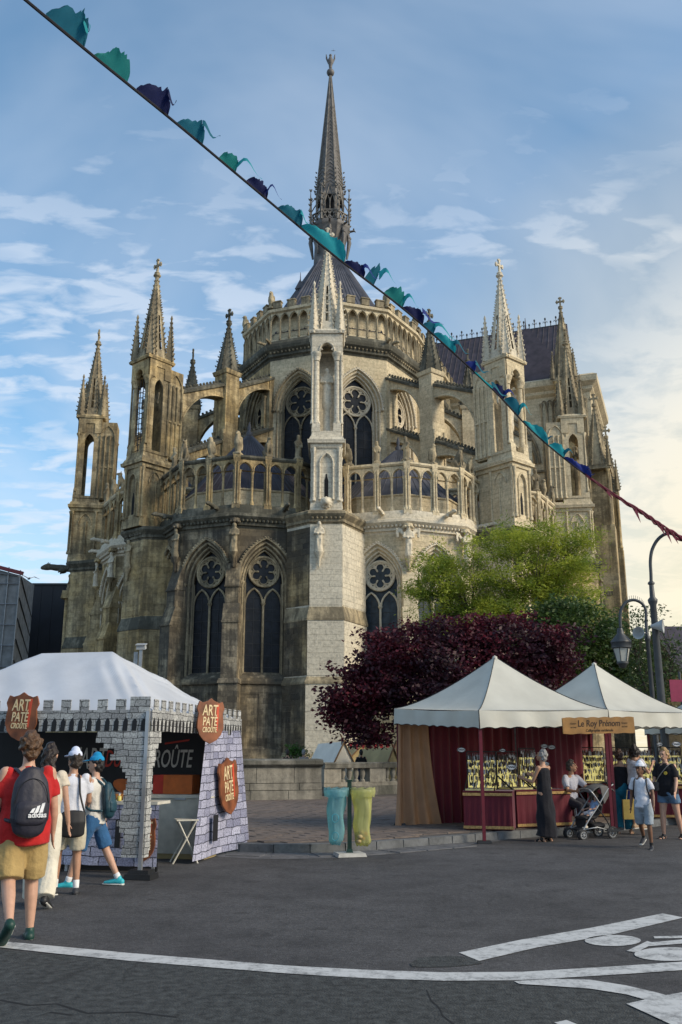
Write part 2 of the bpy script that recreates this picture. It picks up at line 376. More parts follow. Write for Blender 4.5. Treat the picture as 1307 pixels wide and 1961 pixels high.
# kerb stones, each its own piece
kerb = mk('kerb', MB().add([(p.x, p.y+.03, -.02) for p in kerb_line]+[(p.x, p.y+.17, -.02) for p in kerb_line]+[(p.x, p.y+.03, KZ-.03) for p in kerb_line]+[(p.x, p.y+.17, KZ-.03) for p in kerb_line],
       [(i, i+1, 2*n_+i+1, 2*n_+i) for i in range(n_-1)]+[(2*n_+i, 2*n_+i+1, 3*n_+i+1, 3*n_+i) for i in range(n_-1)]).mesh('kerb_bed', KERB), kind='structure')
def walk(line, step):
    out = []; acc = 0; out.append(line[0])
    for a, b in zip(line[:-1], line[1:]):
        d = (b-a).length
        while acc+d >= step:
            a = a+(b-a)*((step-acc)/d); d = (b-a).length; out.append(a); acc = 0
            if d < 1e-6: break
        acc += d
    return out
kw = walk(kerb_line, .62)
stone_kerb = MB().box(-.303, .303, -.005, .17, -.03, KZ+.012, .006, .006).mesh('kerb_stone', KERB)
cnt = 0
for a, b in zip(kw[:-1], kw[1:]):
    if -5 < a.x < 12 and a.y < 24:
        m = (a+b)/2; d = b-a
        mk('kerb_stone', stone_kerb, kerb, Matrix.Translation((m.x, m.y, random.uniform(-.006, .006))) @ Matrix.Rotation(math.atan2(d.y, d.x)+random.uniform(-.008, .008), 4, 'Z'))
# gutter of flat setts in front of the kerb
gi = [i for i, p in enumerate(kerb_line) if -6 < p.x < 3.2]
gl = [kerb_line[i] for i in gi]; m_ = len(gl)
wid = [max(.03, min(.62+.12*(1.5-p.x)*.8, 1.35)) if p.x < 1.8 else max(.03, .55-(p.x-1.8)*.37) for p in gl]
gut = mk('gutter', MB().add([(p.x, p.y, .004) for p in gl]+[(p.x+.10, p.y-q, .004) for p, q in zip(gl, wid)], [(m_+i, m_+i+1, i+1, i) for i in range(m_-1)]).mesh('gutter', GUTT), kind='structure')
for a, b in zip(kw[:-1], kw[1:]):
    if -5 < a.x < 1.9:
        m = (a+b)/2; d = b-a; ang = math.atan2(d.y, d.x)
        for k in range(2):
            ww = .31
            q = MB().box(-.30, .30, -ww*(k+1)+.008, -ww*k-.008-.01, .0, .012, .004, .004).mesh('gutter_slab', GUTT)
            mk('gutter_slab', q, gut, Matrix.Translation((m.x, m.y, random.uniform(0, .003))) @ Matrix.Rotation(ang, 4, 'Z'))
# paving bricks laid diagonally; the nearest ones singly, the rest as one sheet of real bricks
slab_me = [MB().box(-.285, .285, -.135, .135, 0, .016+.004*k, .006, .006).mesh('paving_slab', SLAB) for k in range(3)]
cand = []
ca, sa = cos(R_(33)), sin(R_(33))
for i in range(-60, 60):
    for j in range(-110, 110):
        u = i*.59+(j % 2)*.295; v = j*.29
        x, y = u*ca-v*sa, 26+u*sa+v*ca
        if -7.5 < x < 7.5 and 15.5 < y < 33.6:
            ky = min(kerb_line, key=lambda p: abs(p.x-x)).y
            if y > ky+.52: cand.append((x, y))
cand.sort(key=lambda p: (p[1]+(0 if -3.4 < p[0] < 3 else 40)))
rest = MB()
for k, (x, y) in enumerate(cand):
    M = Matrix.Translation((x, y, KZ+random.uniform(-.004, .003))) @ Matrix.Rotation(R_(33), 4, 'Z')
    if k < 290: mk('paving_slab', slab_me[k % 3], pave, M)
    else:
        b0 = len(rest.v); rest.box(-.285, .285, -.135, .135, 0, .018, .006, .006); rest.v[b0:] = [tuple(M @ Vector(p)) for p in rest.v[b0:]]
mk('paving_field', rest.mesh('paving_field', SLAB), pave, kind='stuff')
# white road markings
def stripe(name, a, b, label=None, z=.006):
    """a, b: pixel polylines of the two edges"""
    A = [G(*p, z) for p in a]; B = [G(*p, z) for p in b]; n = len(A)
    return mk(name, MB().add(A+B, [(n+i, n+i+1, i+1, i) for i in range(n-1)]).mesh(name, PAINT), kind='structure')
stripe('road_line', [(-60, 1796), (0, 1802), (100, 1811), (250, 1825), (400, 1837), (550, 1849), (700, 1857), (850, 1862), (1000, 1861), (1100, 1855), (1200, 1849), (1330, 1840)],
       [(-60, 1810), (0, 1814), (100, 1825), (250, 1840), (400, 1852), (550, 1864), (700, 1873), (850, 1878), (1000, 1877), (1100, 1871), (1200, 1865), (1330, 1856)])
stripe('road_line', [(985, 1879), (1060, 1874), (1130, 1876), (1200, 1887), (1260, 1901), (1330, 1921)], [(995, 1884), (1060, 1888), (1130, 1893), (1200, 1904), (1260, 1921), (1330, 1943)], z=.009)
stripe('road_line', [(879, 1824), (1000, 1799), (1130, 1777), (1270, 1749)], [(918, 1840), (1030, 1814), (1170, 1790), (1310, 1757)])
stripe('road_line', [(1200, 1922), (1262, 1908), (1330, 1896)], [(1330, 1982), (1335, 1960), (1340, 1940)], z=.010)
stripe('road_line', [(1062, 1958), (1085, 1953)], [(1100, 1975), (1122, 1968)])
sym = MB()
def disc(cx, cy, rx, ry, n=22):
    b = [G(cx+rx*cos(2*pi*k/n), cy+ry*sin(2*pi*k/n), .006) for k in range(n)]; sym.add(b[::-1], [tuple(range(n))])
disc(1174, 1801, 54, 10.5); disc(1283, 1827, 68, 13)
sym.quad(*[G(*p, .0065) for p in ((1200, 1821), (1240, 1802), (1254, 1806), (1218, 1824))])
sym.quad(*[G(*p, .0066) for p in ((1232, 1806), (1318, 1798), (1330, 1805), (1240, 1812))])
sym.quad(*[G(*p, .0064) for p in ((1252, 1793), (1330, 1791), (1332, 1796), (1254, 1797))])
mk('bicycle_marking', sym.mesh('bicycle_marking', PAINT), kind='structure')
# resurfaced patch this side of the line
stripe('asphalt_patch', [(-80, 1812), (250, 1841), (550, 1866), (850, 1880), (1000, 1879), (1130, 1894), (1200, 1905), (1330, 1944)],
       [(-80, 2060), (250, 2060), (550, 2060), (850, 2060), (1000, 2060), (1130, 2060), (1200, 2060), (1330, 2060)], z=.003).data.materials[0] = ASPH2
stripe('asphalt_patch', [(785, 1846), (800, 1835), (840, 1830), (900, 1832)], [(790, 1851), (815, 1852), (870, 1851), (925, 1845)], z=.004).data.materials[0] = ASPH2
crk = MB()
for pts in ([(820, 1895), (826, 1915), (842, 1930), (850, 1945), (872, 1962)], [(0, 1915), (60, 1925), (110, 1922), (170, 1940), (260, 1938), (340, 1948)], [(60, 1950), (100, 1938), (140, 1944)]):
    P = [G(px+random.uniform(-2, 2), py, .0045) for px, py in pts]
    crk.add([p+Vector((0, .012, 0)) for p in P]+[p-Vector((.01, .012, 0)) for p in P], [(len(P)+i, len(P)+i+1, i+1, i) for i in range(len(P)-1)])
mk('road_crack', crk.mesh('road_crack', VOID), kind='structure')
# ================================================================== cathedral
OX, OY = -1.0, 81.0
CATH = empty('cathedral', (OX, OY, 0), 'gothic stone cathedral apse with flying buttresses, pinnacles and a dark central spire', 'cathedral')
def polar(a, R): return Vector((OX+R*sin(a), OY-R*cos(a), 0))
def arch(a, zs, c, n=7, cx=0.0):
    """pointed arch, left to right; c = centre offset (radius a + c)"""
    r = a+c; th = math.acos(c/r) if r > 0 else pi/2
    Lh = [(cx+c-r*cos(th*i/n), zs+r*sin(th*i/n)) for i in range(n+1)]
    return Lh+[(2*cx-x, z) for x, z in Lh[-2::-1]]
def apex(a, c): return sqrt((a+c)**2-c*c)
def wall_arches(mb, x0, x1, z0, z1, ops, y=0.0, th=.4, splay=0.0, back=False, topf=None):
    """front face with pointed openings ops = (cx, a, sill, spring, c), reveals th deep narrowing by splay"""
    tz = topf or (lambda x: z1)
    x = x0
    for cx, a, sill, sp, c in ops:
        if cx-a > x+1e-4: mb.quad((x, y, z0), (cx-a, y, z0), (cx-a, y, tz(cx-a)), (x, y, tz(x)))
        if sill > z0+1e-4: mb.quad((cx-a, y, z0), (cx+a, y, z0), (cx+a, y, sill), (cx-a, y, sill))
        A = [(cx-a, sill)]+arch(a, sp, c, 7, cx)+[(cx+a, sill)]
        for (p, q), (r, s) in zip(A[1:-2], A[2:-1]): mb.quad((p, y, q), (r, y, s), (r, y, tz(r)), (p, y, tz(p)))
        a2 = a-splay; B = [(cx-a2, sill)]+arch(a2, sp, c, 7, cx)+[(cx+a2, sill)]
        for i in range(len(A)):
            j = (i+1) % len(A)
            mb.quad((A[i][0], y, A[i][1]), (B[i][0], y+th, B[i][1]), (B[j][0], y+th, B[j][1]), (A[j][0], y, A[j][1]))
        x = cx+a
    if x1 > x+1e-4: mb.quad((x, y, z0), (x1, y, z0), (x1, y, tz(x1)), (x, y, tz(x)))
    if back:
        m2 = MB(); wall_arches(m2, x0, x1, z0, z1, ops, y+th, 0.001); mb.join(m2)
        mb.quad((x0, y, z1), (x1, y, z1), (x1, y+th, z1), (x0, y+th, z1))
    return mb
def clip(poly, x0, x1, z0, z1):
    def half(P, ins, cut):
        o = []
        for i in range(len(P)):
            a, b = P[i-1], P[i]
            if ins(a) != ins(b): o.append(cut(a, b))
            if ins(b): o.append(b)
        return o
    for ax, lim, sg in ((0, x0, 1), (0, x1, -1), (1, z0, 1), (1, z1, -1)):
        if not poly: return []
        poly = half(poly, lambda p: (p[ax]-lim)*sg >= 0, lambda a, b: tuple(a[k]+(b[k]-a[k])*(lim-a[ax])/(b[ax]-a[ax]) for k in (0, 1)))
    return poly
def line_normals(pts):
    N_ = []
    for i in range(len(pts)):
        a = pts[max(i-1, 0)]; b = pts[i]; c = pts[min(i+1, len(pts)-1)]
        def nn(p, q): d = (q-p); d = Vector((d.x, d.y)); d.normalize(); return Vector((d.y, -d.x))
        n1 = nn(a, b) if i > 0 else nn(b, c); n2 = nn(b, c) if i < len(pts)-1 else n1
        m = (n1+n2).normalized(); N_.append(m/max(m.dot(n1), .3))
    return N_
def sweep(mb, pts, prof):
    """carry a profile of (outward, z) along a plan polyline; outward is to the right of travel"""
    nn = line_normals(pts); k = len(prof); P = []
    for p, n in zip(pts, nn):
        for d, z in prof: P.append((p.x+n.x*d, p.y+n.y*d, z))
    F = [(i*k+j, (i+1)*k+j, (i+1)*k+j+1, i*k+j+1) for i in range(len(pts)-1) for j in range(k-1)]
    return mb.add(P, F)
def crockets(mb, p, q, n, r=.12, out=None):
    p, q = Vector(p), Vector(q)
    for i in range(n):
        c = p.lerp(q, (i+.5)/n); s = r*(1-.35*i/n)
        o = out*s*.9 if out is not None else Vector((0, 0, 0))
        b = len(mb.v); mb.ball(c+o, s*.75, 5, 4); mb.ball(c+o*1.7+Vector((0, 0, s*.5)), s*.42, 5, 3)
def cross_mesh(mb, c, h, t):
    x, y, z = c; w = h*.30
    mb.box(x-t, x+t, y-t, y+t, z, z+h); mb.box(x-w, x+w, y-t*.9, y+t*.9, z+h*.56, z+h*.56+2*t)
    for dx, dz in ((-w, h*.56+t), (w, h*.56+t), (0, h)): mb.ball((x+dx, y, z+dz), t*2.0, 6, 4, sy=.7); mb.box(x+dx-t*2.3 if dx == 0 else x+dx-t*.8, x+dx+t*2.3 if dx == 0 else x+dx+t*.8, y-t*.7, y+t*.7, z+dz-(t*.8 if dx == 0 else t*2.4), z+dz+(t*.8 if dx == 0 else t*2.4))
    mb.lathe([(t*2.2, z-.05), (t*3.2, z+.10), (t*1.6, z+.22)], 8, (x, y))

# ---- windows (local frame: x along the wall, -y outwards)
def window_meshes(a, sill, sp, roseR, rosez, lan_sp, key):
    c = a; ap = sp+apex(a, c)
    tr = MB(); yb = .62
    tr.tube([(0, yb, sill), (0, yb, lan_sp+.3)], .085, 8); tr.lathe([(.10, lan_sp-.12), (.17, lan_sp-.02), (.17, lan_sp+.06)], 8, (0, yb))
    hw = a/2-.05
    for s in (-1, 1):
        A = arch(hw, lan_sp, hw*.95, 6, s*(hw+.05)); tr.tube([(x, yb, z) for x, z in A], .075, 6)
        tr.tube([(s*(a-.03), yb, sill), (s*(a-.03), yb, sp)], .07, 6)
    ring = [(roseR*cos(2*pi*k/28), yb-.02, rosez+roseR*sin(2*pi*k/28)) for k in range(28)]
    tr.tube(ring, .10, 6, True); tr.tube([(x*.90, y+.03, rosez+(z-rosez)*.90) for x, y, z in ring], .05, 5, True)
    fr = roseR*.30; fd = roseR*.56
    for k in range(6):
        an = pi/2+k*pi/3
        cx, cz = fd*cos(an), rosez+fd*sin(an)
        arc = [(cx+fr*cos(an+q), yb+.02, cz+fr*sin(an+q)) for q in [R_(-150+30*j) for j in range(11)]]
        tr.tube(arc, .05, 5)
        a2 = an+pi/6; tr.ball((roseR*.42*cos(a2), yb, rosez+roseR*.42*sin(a2)), .075, 6, 4)
        tr.quad(*[(roseR*q*cos(a2+e), yb+.03, rosez+roseR*q*sin(a2+e)) for q, e in ((.60, 0), (.97, -.16), (.97, .16))])
    mould = MB()
    for d, y, r in ((.02, .50, .06), (.20, .30, .085), (.42, .06, .075)):
        A = [(-(a+d), sill)]+arch(a+d, sp, c)+[((a+d), sill)]; mould.tube([(x, y, z) for x, z in A], r, 6)
    for d, y in ((.20, .30), (.42, .06)):
        for s in (-1, 1): mould.lathe([(.09, sp-.22), (.16, sp-.05), (.16, sp+.03)], 8, (s*(a+d), y))
    hood = MB(); A = arch(a+.62, sp+.05, c, 9); hood.tube([(x, -.10, z) for x, z in A], .11, 6)
    for (x, z), (x2, z2) in zip(A[:-1], A[1:]):
        for q in (.25, .75):
            dx, dz = x+(x2-x)*q, z+(z2-z)*q; hood.ball((dx*1.04, -.16, dz+.09), .085, 5, 4)
    for s in (-1, 1): hood.ball((s*(a+.64), -.14, sp), .17, 6, 5)
    panes = []; bars = MB(); yg = yb+.10
    step = .78
    for s in (-1, 1):
        cx = s*(hw+.05); out = [(cx-hw, sill)]+arch(hw, lan_sp, hw*.95, 5, cx)+[(cx+hw, sill)]; out = out[::-1]
        nz = int(math.ceil((lan_sp+apex(hw, hw*.95)-sill)/step))
        for i in range(nz):
            for j in range(2):
                P = clip(out, cx-hw+j*hw+.012, cx-hw+(j+1)*hw-.012, sill+i*step+.012, sill+(i+1)*step-.012)
                if len(P) > 2: panes.append(MB().extr(P, yg, yg+.02+.008*((i+j) % 2)).mesh('pane', GLASS, uv=False))
            bars.box(cx-hw, cx+hw, yg-.03, yg+.01, sill+i*step-.012, sill+i*step+.012)
        bars.box(cx-.012, cx+.012, yg-.03, yg+.01, sill, lan_sp+apex(hw, hw*.95))
    for k in range(6):
        an = pi/2+k*pi/3; cx, cz = fd*cos(an), rosez+fd*sin(an)
        panes.append(MB().extr([(cx+fr*cos(q*pi/5), cz+fr*sin(q*pi/5)) for q in range(10)], yg, yg+.025).mesh('pane', GLASS, uv=False))
    panes.append(MB().extr([(roseR*.34*cos(q*pi/6), rosez+roseR*.34*sin(q*pi/6)) for q in range(12)], yg-.01, yg+.02).mesh('pane', GLASS, uv=False))
    field = MB().extr(([(-a, sill)]+arch(a, sp, c)+[(a, sill)])[::-1], yg+.05, yg+.10)
    return dict(tr=tr.mesh('tracery', S_CARVE, 40), mould=mould.mesh('moulding', S_CARVE, 40), hood=hood.mesh('hood_mould', S_CARVE, 60), bars=bars.mesh('glazing_bars', IRON, uv=False),
                field=field.mesh('leaded_field', GLASS, uv=False), panes=panes, a=a, sill=sill, sp=sp, c=c)
PANES = [0]
def put_window(wm, M, sm, glass, panes=True):
    w_ = mk('window', wm['field'], CATH, M, glass)
    mk('tracery', wm['tr'], w_, M, sm); mk('moulding', wm['mould'], w_, M, sm); mk('hood_mould', wm['hood'], w_, M, sm); mk('glazing_bars', wm['bars'], w_, M)
    if panes:
        for p in wm['panes']:
            mk('pane', p, w_, M @ Matrix.Translation((0, random.uniform(-.01, .01), 0)), glass)
    return w_
WIN_CH = window_meshes(1.30, 6.3, 12.75, 1.02, 13.55, 11.35, 'ch')
WIN_AP = window_meshes(1.62, 22.2, 30.3, 1.33, 31.05, 28.6, 'ap')

# ---- chapels
FL = 4.3
def chapel_line(ang, R, turn=R_(38.5)):
    """vertices left to right as seen from outside"""
    half = [(FL/2, R)]
    u, d = FL/2, R
    for k, t in enumerate((turn, 2*turn)):
        u += FL*cos(t); d -= FL*sin(t); half.append((u, d))
    pts = [(-u, d) for u, d in half[::-1]]+half
    M = RZ((OX, OY, 0), ang)
    return [M @ Vector((u, -d, 0)) for u, d in pts]
wall_me = MB()
wall_arches(wall_me, -FL/2, FL/2, 0, 17.0, [(0, 1.30+.46, 6.3, 12.75, 1.30)], 0, .62, .46)
wall_me.quad((-1.8, .0, 6.3), (1.8, .0, 6.3), (1.35, .62, 6.75), (-1.35, .62, 6.75))
wall_me.box(-1.95, 1.95, -.14, .05, 6.02, 6.28, 0, .03)
wall_me = wall_me.mesh('chapel_wall', S_DARK)
blind = MB()
for s in (-1, 1):
    blind.box(s*.95-.72, s*.95+.72, -.035, .02, 1.9, 1.98); blind.box(s*.95-.72, s*.95+.72, -.035, .02, 5.3, 5.38)
    blind.box(s*.95-.72, s*.95-.66, -.035, .02, 1.98, 5.3); blind.box(s*.95+.66, s*.95+.72, -.035, .02, 1.98, 5.3)
blind = blind.mesh('blind_panel', S_DARK)

def column(mb, x, y, z0, z1, r, n=8):
    mb.lathe([(r*1.7, z0), (r*1.7, z0+.14), (r*1.35, z0+.20), (r*1.35, z0+.26), (r, z0+.34), (r*.96, z1-.36), (r*1.15, z1-.33), (r*1.05, z1-.28), (r*1.7, z1-.06), (r*1.75, z1)], n, (x, y))
# gallery bay pieces
GZ0, GZ1 = 18.0, 21.25
gal_me = MB(); bw_ = FL/4
wall_arches(gal_me, -FL/2, FL/2, 20.44, GZ1, [(-FL/2+bw_*(i+.5), bw_/2-.07, 20.44, 20.44, .16) for i in range(4)], -.14, .28, back=True)
gal_me = gal_me.mesh('gallery_arcade', S_GOLD)
gal_roll = MB()
for i in range(4):
    A = arch(bw_/2-.045, 20.44, .16, 6, -FL/2+bw_*(i+.5)); gal_roll.tube([(x, -.165, z) for x, z in A], .05, 5)
gal_roll = gal_roll.mesh('arch_roll', S_GOLD, 40)
col_me = MB(); column(col_me, 0, 0, GZ0, 20.48, .088); col_me = col_me.mesh('column', S_GOLD, 40)
post_me = MB(); post_me.box(-.13, .13, -.15, .15, GZ0-.02, GZ1+.02)
for sx in (-1, 1):
    column(post_me, sx*.20, 0, GZ0, 20.48, .07); column(post_me, sx*.09, -.19, GZ0, 21.0, .07)
post_me.box(-.27, .27, -.29, .24, GZ0-.30, GZ0+.12, .02, .02); post_me.box(-.20, .20, -.26, .20, GZ1-.3, GZ1+.30, -.05, -.05)
post_me = post_me.mesh('gallery_post', S_GOLD, 40)

# ---- statues
def angel_mesh(name, h=2.3, wings=True):
    mb = MB(); k = h/2.3
    chain(mb, [((0, 0, .05), .30, .26), ((0, 0, .5), .27, .22), ((0, -.02, 1.1), .25, .19), ((0, 0, 1.55), .30, .18), ((0, 0, 1.80), .22, .15)], n=10)
    chain(mb, [((0, -.02, 1.88), .10, .10), ((0, -.03, 2.08), .15, .15), ((0, -.03, 2.18), .12, .12)], n=10)
    for s in (-1, 1):
        chain(mb, [((s*.28, 0, 1.70), .09, .09), ((s*.36, -.08, 1.35), .08, .08), ((s*.10, -.26, 1.35), .07, .07)], n=8)
        chain(mb, [((s*.10, -.2, .1), .06, .06), ((s*.14, -.2, .9), .05, .05)], n=6)
        if wings: chain(mb, [((s*.18, .16, 1.5), .10, .06), ((s*.55, .20, 1.95), .20, .06), ((s*.80, .20, 2.15), .10, .05), ((s*.72, .20, 1.45), .12, .05)], n=8)
    mb.xf(Matrix.Scale(k, 4)); return skin(mb, name, S_CARVE, .05, 1, .03, 9)
def beast_mesh(name, v):
    mb = MB()
    if v == 0:      # seated bird
        chain(mb, [((0, .1, .25), .20, .22), ((0, 0, .8), .30, .30), ((0, -.03, 1.3), .22, .22), ((0, -.05, 1.6), .17, .19)], n=10)
        chain(mb, [((0, -.12, 1.6), .09, .09), ((0, -.36, 1.5), .03, .03)], n=6)
        for s in (-1, 1): chain(mb, [((s*.22, .08, 1.25), .07, .18), ((s*.24, .22, .4), .05, .14)], n=8)
    elif v == 1:    # seated griffin
        chain(mb, [((0, .35, .35), .30, .34), ((0, .05, .85), .25, .28), ((0, -.10, 1.25), .19, .2)], n=10)
        chain(mb, [((0, -.08, 1.45), .15, .17), ((0, -.32, 1.48), .09, .10)], n=8)
        for s in (-1, 1):
            chain(mb, [((s*.16, -.15, 1.0), .09, .09), ((s*.16, -.22, .15), .07, .08)], n=7); chain(mb, [((s*.24, .30, .5), .12, .20), ((s*.26, .02, .15), .09, .10)], n=7)
            chain(mb, [((s*.10, -.05, 1.6), .04, .04), ((s*.13, -.05, 1.74), .02, .02)], n=6)
    else:           # standing figure
        chain(mb, [((0, 0, .2), .24, .22), ((0, 0, .9), .22, .2), ((0, 0, 1.35), .27, .18)], n=10); chain(mb, [((0, -.03, 1.55), .13, .14), ((0, -.04, 1.78), .14, .15)], n=8)
        for s in (-1, 1): chain(mb, [((s*.26, 0, 1.3), .08, .08), ((s*.2, -.22, .95), .07, .07)], n=7)
    mb.box(-.30, .30, -.32, .42, -.02, .16, .03, .03)
    return skin(mb, name, S_CARVE, .045, 1, .02, 11)
ANGEL = angel_mesh('angel_statue'); ANGEL_U = angel_mesh('angel_statue', 2.1, False)
BEASTS = [beast_mesh('roof_beast', i) for i in range(3)]
gar = MB(); chain(gar, [((0, .2, 0), .20, .2), ((0, -.5, .05), .22, .2), ((0, -1.0, .10), .17, .17), ((0, -1.25, .12), .19, .2), ((0, -1.5, .06), .12, .12)], n=10)
for s in (-1, 1): chain(gar, [((s*.12, -1.2, .28), .05, .05), ((s*.16, -1.15, .40), .02, .02)], n=6); chain(gar, [((s*.2, -.3, -.05), .08, .16), ((s*.2, -.55, -.2), .06, .06)], n=7)
GARG = skin(gar, 'gargoyle', S_CARVE, .05, 1, .02, 10)

corbel_me = MB().lathe([(.05, -1.0), (.10, -.85), (.12, -.45), (.30, -.08), (.34, 0), (.34, .05)], 8).mesh('corbel', S_CARVE, 50)
can_me = MB(); can_me.lathe([(.30, 0), (.34, .12), (.34, .28)], 8)
for k in range(5): a_ = pi+k*pi/4; can_me.ball((.30*cos(a_), .30*sin(a_), .05), .11, 6, 4)
can_me = can_me.mesh('canopy', S_CARVE, 50)
# little buttress between chapel windows, with stepped weatherings
butt = MB()
butt.box(-.62, .62, -1.15, .3, 0, 5.9); butt.box(-.68, .68, -1.25, .3, 5.9, 6.2, .06, .1)
def weather(mb, w, y0, y1, z0, z1, lip=.10):
    mb.add([(-w, y0, z0), (w, y0, z0), (w, y1, z1), (-w, y1, z1), (-w, .3, z0), (w, .3, z0), (w, .3, z1), (-w, .3, z1)], [(0, 1, 2, 3), (4, 7, 6, 5), (0, 3, 7, 4), (1, 5, 6, 2), (0, 4, 5, 1)])
    mb.box(-w-.03, w+.03, y0-.04, y0+.20, z0-lip, z0+.02)
butt.box(-.52, .52, -1.0, .3, 6.2, 9.9); weather(butt, .54, -1.02, -.62, 9.9, 11.1)
butt.box(-.44, .44, -.62, .3, 11.0, 12.3); weather(butt, .48, -.66, -.12, 12.3, 13.9)
butt.box(-.16, .16, -.30, .3, 13.6, 14.6)
butt_me = butt.mesh('chapel_buttress', S_DARK)

def chapel(ang, R, sm, glass, sub, panes=True):
    L = chapel_line(ang, R)
    body = None
    for i in range(5):
        a = ang+R_(38.5)*(i-2); m = (L[i]+L[i+1])/2; M = RZ(m, a)
        if i in sub:
            wl = mk('chapel_wall', wall_me, CATH, M, sm); mk('blind_panel', blind, wl, M, sm)
            put_window(WIN_CH, M, S_CARVE if sm is S_DARK else S_CARVEW, glass, panes and i in (1, 2, 3))
            ga = mk('gallery_arcade', gal_me, CATH, M, sm_g[sm]); mk('arch_roll', gal_roll, ga, M, sm_g[sm])
            for k in (1, 3): mk('column', col_me, ga, M @ Matrix.Translation((-FL/2+bw_*k, 0, 0)), sm_g[sm])
            mk('gallery_post', post_me, ga, M, sm_g[sm])
    for i in range(6):
        if i in sub or i-1 in sub:
            a = ang+R_(38.5)*(i-2.5); M = RZ(L[i], a)
            if 1 <= i <= 4:
                b_ = mk('chapel_buttress', butt_me, CATH, M, sm)
                st = mk('angel_statue', ANGEL if (sm is S_PALE) else ANGEL_U, CATH, M @ Matrix.Translation((0, -.42, 14.55)), S_CARVE if sm is S_DARK else S_CARVEW)
                mk('corbel', corbel_me, st, M @ Matrix.Translation((0, -.40, 14.55)), sm); mk('canopy', can_me, st, M @ Matrix.Translation((0, -.30, 16.65)), sm)
            g_ = mk('gallery_post', post_me, CATH, M, sm_g[sm])
            mk('roof_beast', BEASTS[(i*2+int(R)) % 3], CATH, M @ Matrix.Translation((0, 0, GZ1+.32)) @ Matrix.Rotation(random.uniform(-.9, .9), 4, 'Z') @ Matrix.Scale(.98, 4), S_CARVE)
    for i in range(5):
        if i in sub:
            a = ang+R_(38.5)*(i-2); m = (L[i]+L[i+1])/2
            mk('roof_beast', BEASTS[(i+1) % 3], CATH, RZ(m, a) @ Matrix.Translation((0, 0, GZ1+.32)) @ Matrix.Rotation(random.uniform(-.7, .7), 4, 'Z') @ Matrix.Scale(.9, 4), S_CARVE)
            if i in (1, 2, 3): mk('gargoyle', GARG, CATH, RZ(m, a) @ Matrix.Translation((random.uniform(.3, 1.2), -.5, 17.75)) @ Matrix.Scale(.8, 4), S_MOSS if sm is S_DARK else S_CARVEW)
    co = MB(); sweep(co, L, [(0, 16.35), (.05, 16.5), (.20, 16.55), (.16, 16.8), (.42, 17.0), (.52, 17.12), (.50, 17.32), (.30, 17.40), (.30, 17.72), (.22, 17.98), (-.35, 18.0), (-.35, 17.3)])
    for i in range(5):     # carved leaf band under the cornice
        if i not in sub: continue
        a = ang+R_(38.5)*(i-2); m = (L[i]+L[i+1])/2; M = RZ(m, a)
        for k in range(15): co.ball(tuple(M @ Vector((-FL/2+FL*(k+.5)/15, -.32, 16.86))), .11, 5, 4)
    mk('cornice', co.mesh('cornice', None, 40), CATH, None, S_MOSS if sm is S_DARK else S_CARVEW)
    cop = MB(); sweep(cop, L, [(.20, GZ1), (.30, GZ1+.12), (.28, GZ1+.26), (-.2, GZ1+.30), (-.24, GZ1)]); mk('gallery_coping', cop.mesh('gallery_coping'), CATH, None, S_MOSS if sm is S_DARK else S_PALE)
    pl = MB(); sweep(pl, L, [(.0, 2.0), (.16, 1.8), (.22, 1.3), (.40, 1.1), (.42, -.1)]); sweep(pl, L, [(0, 6.3), (.16, 6.1), (.14, 5.95), (0, 5.85)]); mk('plinth', pl.mesh('plinth'), CATH, None, sm)
    # low parapet wall and faceted roof behind the gallery
    ins = [p-Vector((n.x, n.y, 0))*1.05 for p, n in zip(L, line_normals(L))]
    pw = MB(); sweep(pw, ins, [(0, 17.6), (0, 19.35), (.10, 19.4), (.10, 19.5)]); mk('roof_parapet', pw.mesh('roof_parapet'), CATH, None, S_PALE)
    c = polar(ang, R-5.6); top = 25.3 if R > 21 else 24.6
    rf = MB(); P = [(p.x, p.y, 19.5) for p in ins]; rf.add(P+[(c.x, c.y, top)], [(i, i+1, len(P)) for i in range(len(P)-1)])
    r_ = mk('chapel_roof', rf.mesh('chapel_roof', LEAD), CATH, None, SLATE if sm is S_DARK else LEAD)
    seam = MB()
    for i in range(5):
        for k in range(6):
            q = Vector(P[i]).lerp(Vector(P[i+1]), k/6)+Vector((0, 0, .02)); seam.tube([q, Vector((c.x, c.y, top+.02)).lerp(q, .06)], .035, 4)
    mk('roof_seams', seam.mesh('roof_seams', LEAD), r_)
    fn = MB().lathe([(.22, top-.25), (.26, top), (.10, top+.2), (.16, top+.45), (.03, top+.9)], 8, (c.x, c.y)); mk('finial', fn.mesh('finial', LEAD, 60), r_)
sm_g = {S_DARK: S_GOLD, S_PALE: S_PALE, S_GOLD: S_GOLD}
PA = R_(41)
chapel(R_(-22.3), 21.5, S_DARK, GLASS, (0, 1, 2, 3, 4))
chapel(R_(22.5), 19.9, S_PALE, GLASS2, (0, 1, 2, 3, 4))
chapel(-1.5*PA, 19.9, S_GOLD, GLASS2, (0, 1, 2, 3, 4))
chapel(1.5*PA, 19.9, S_PALE, GLASS2, (0, 1, 2, 3), False)

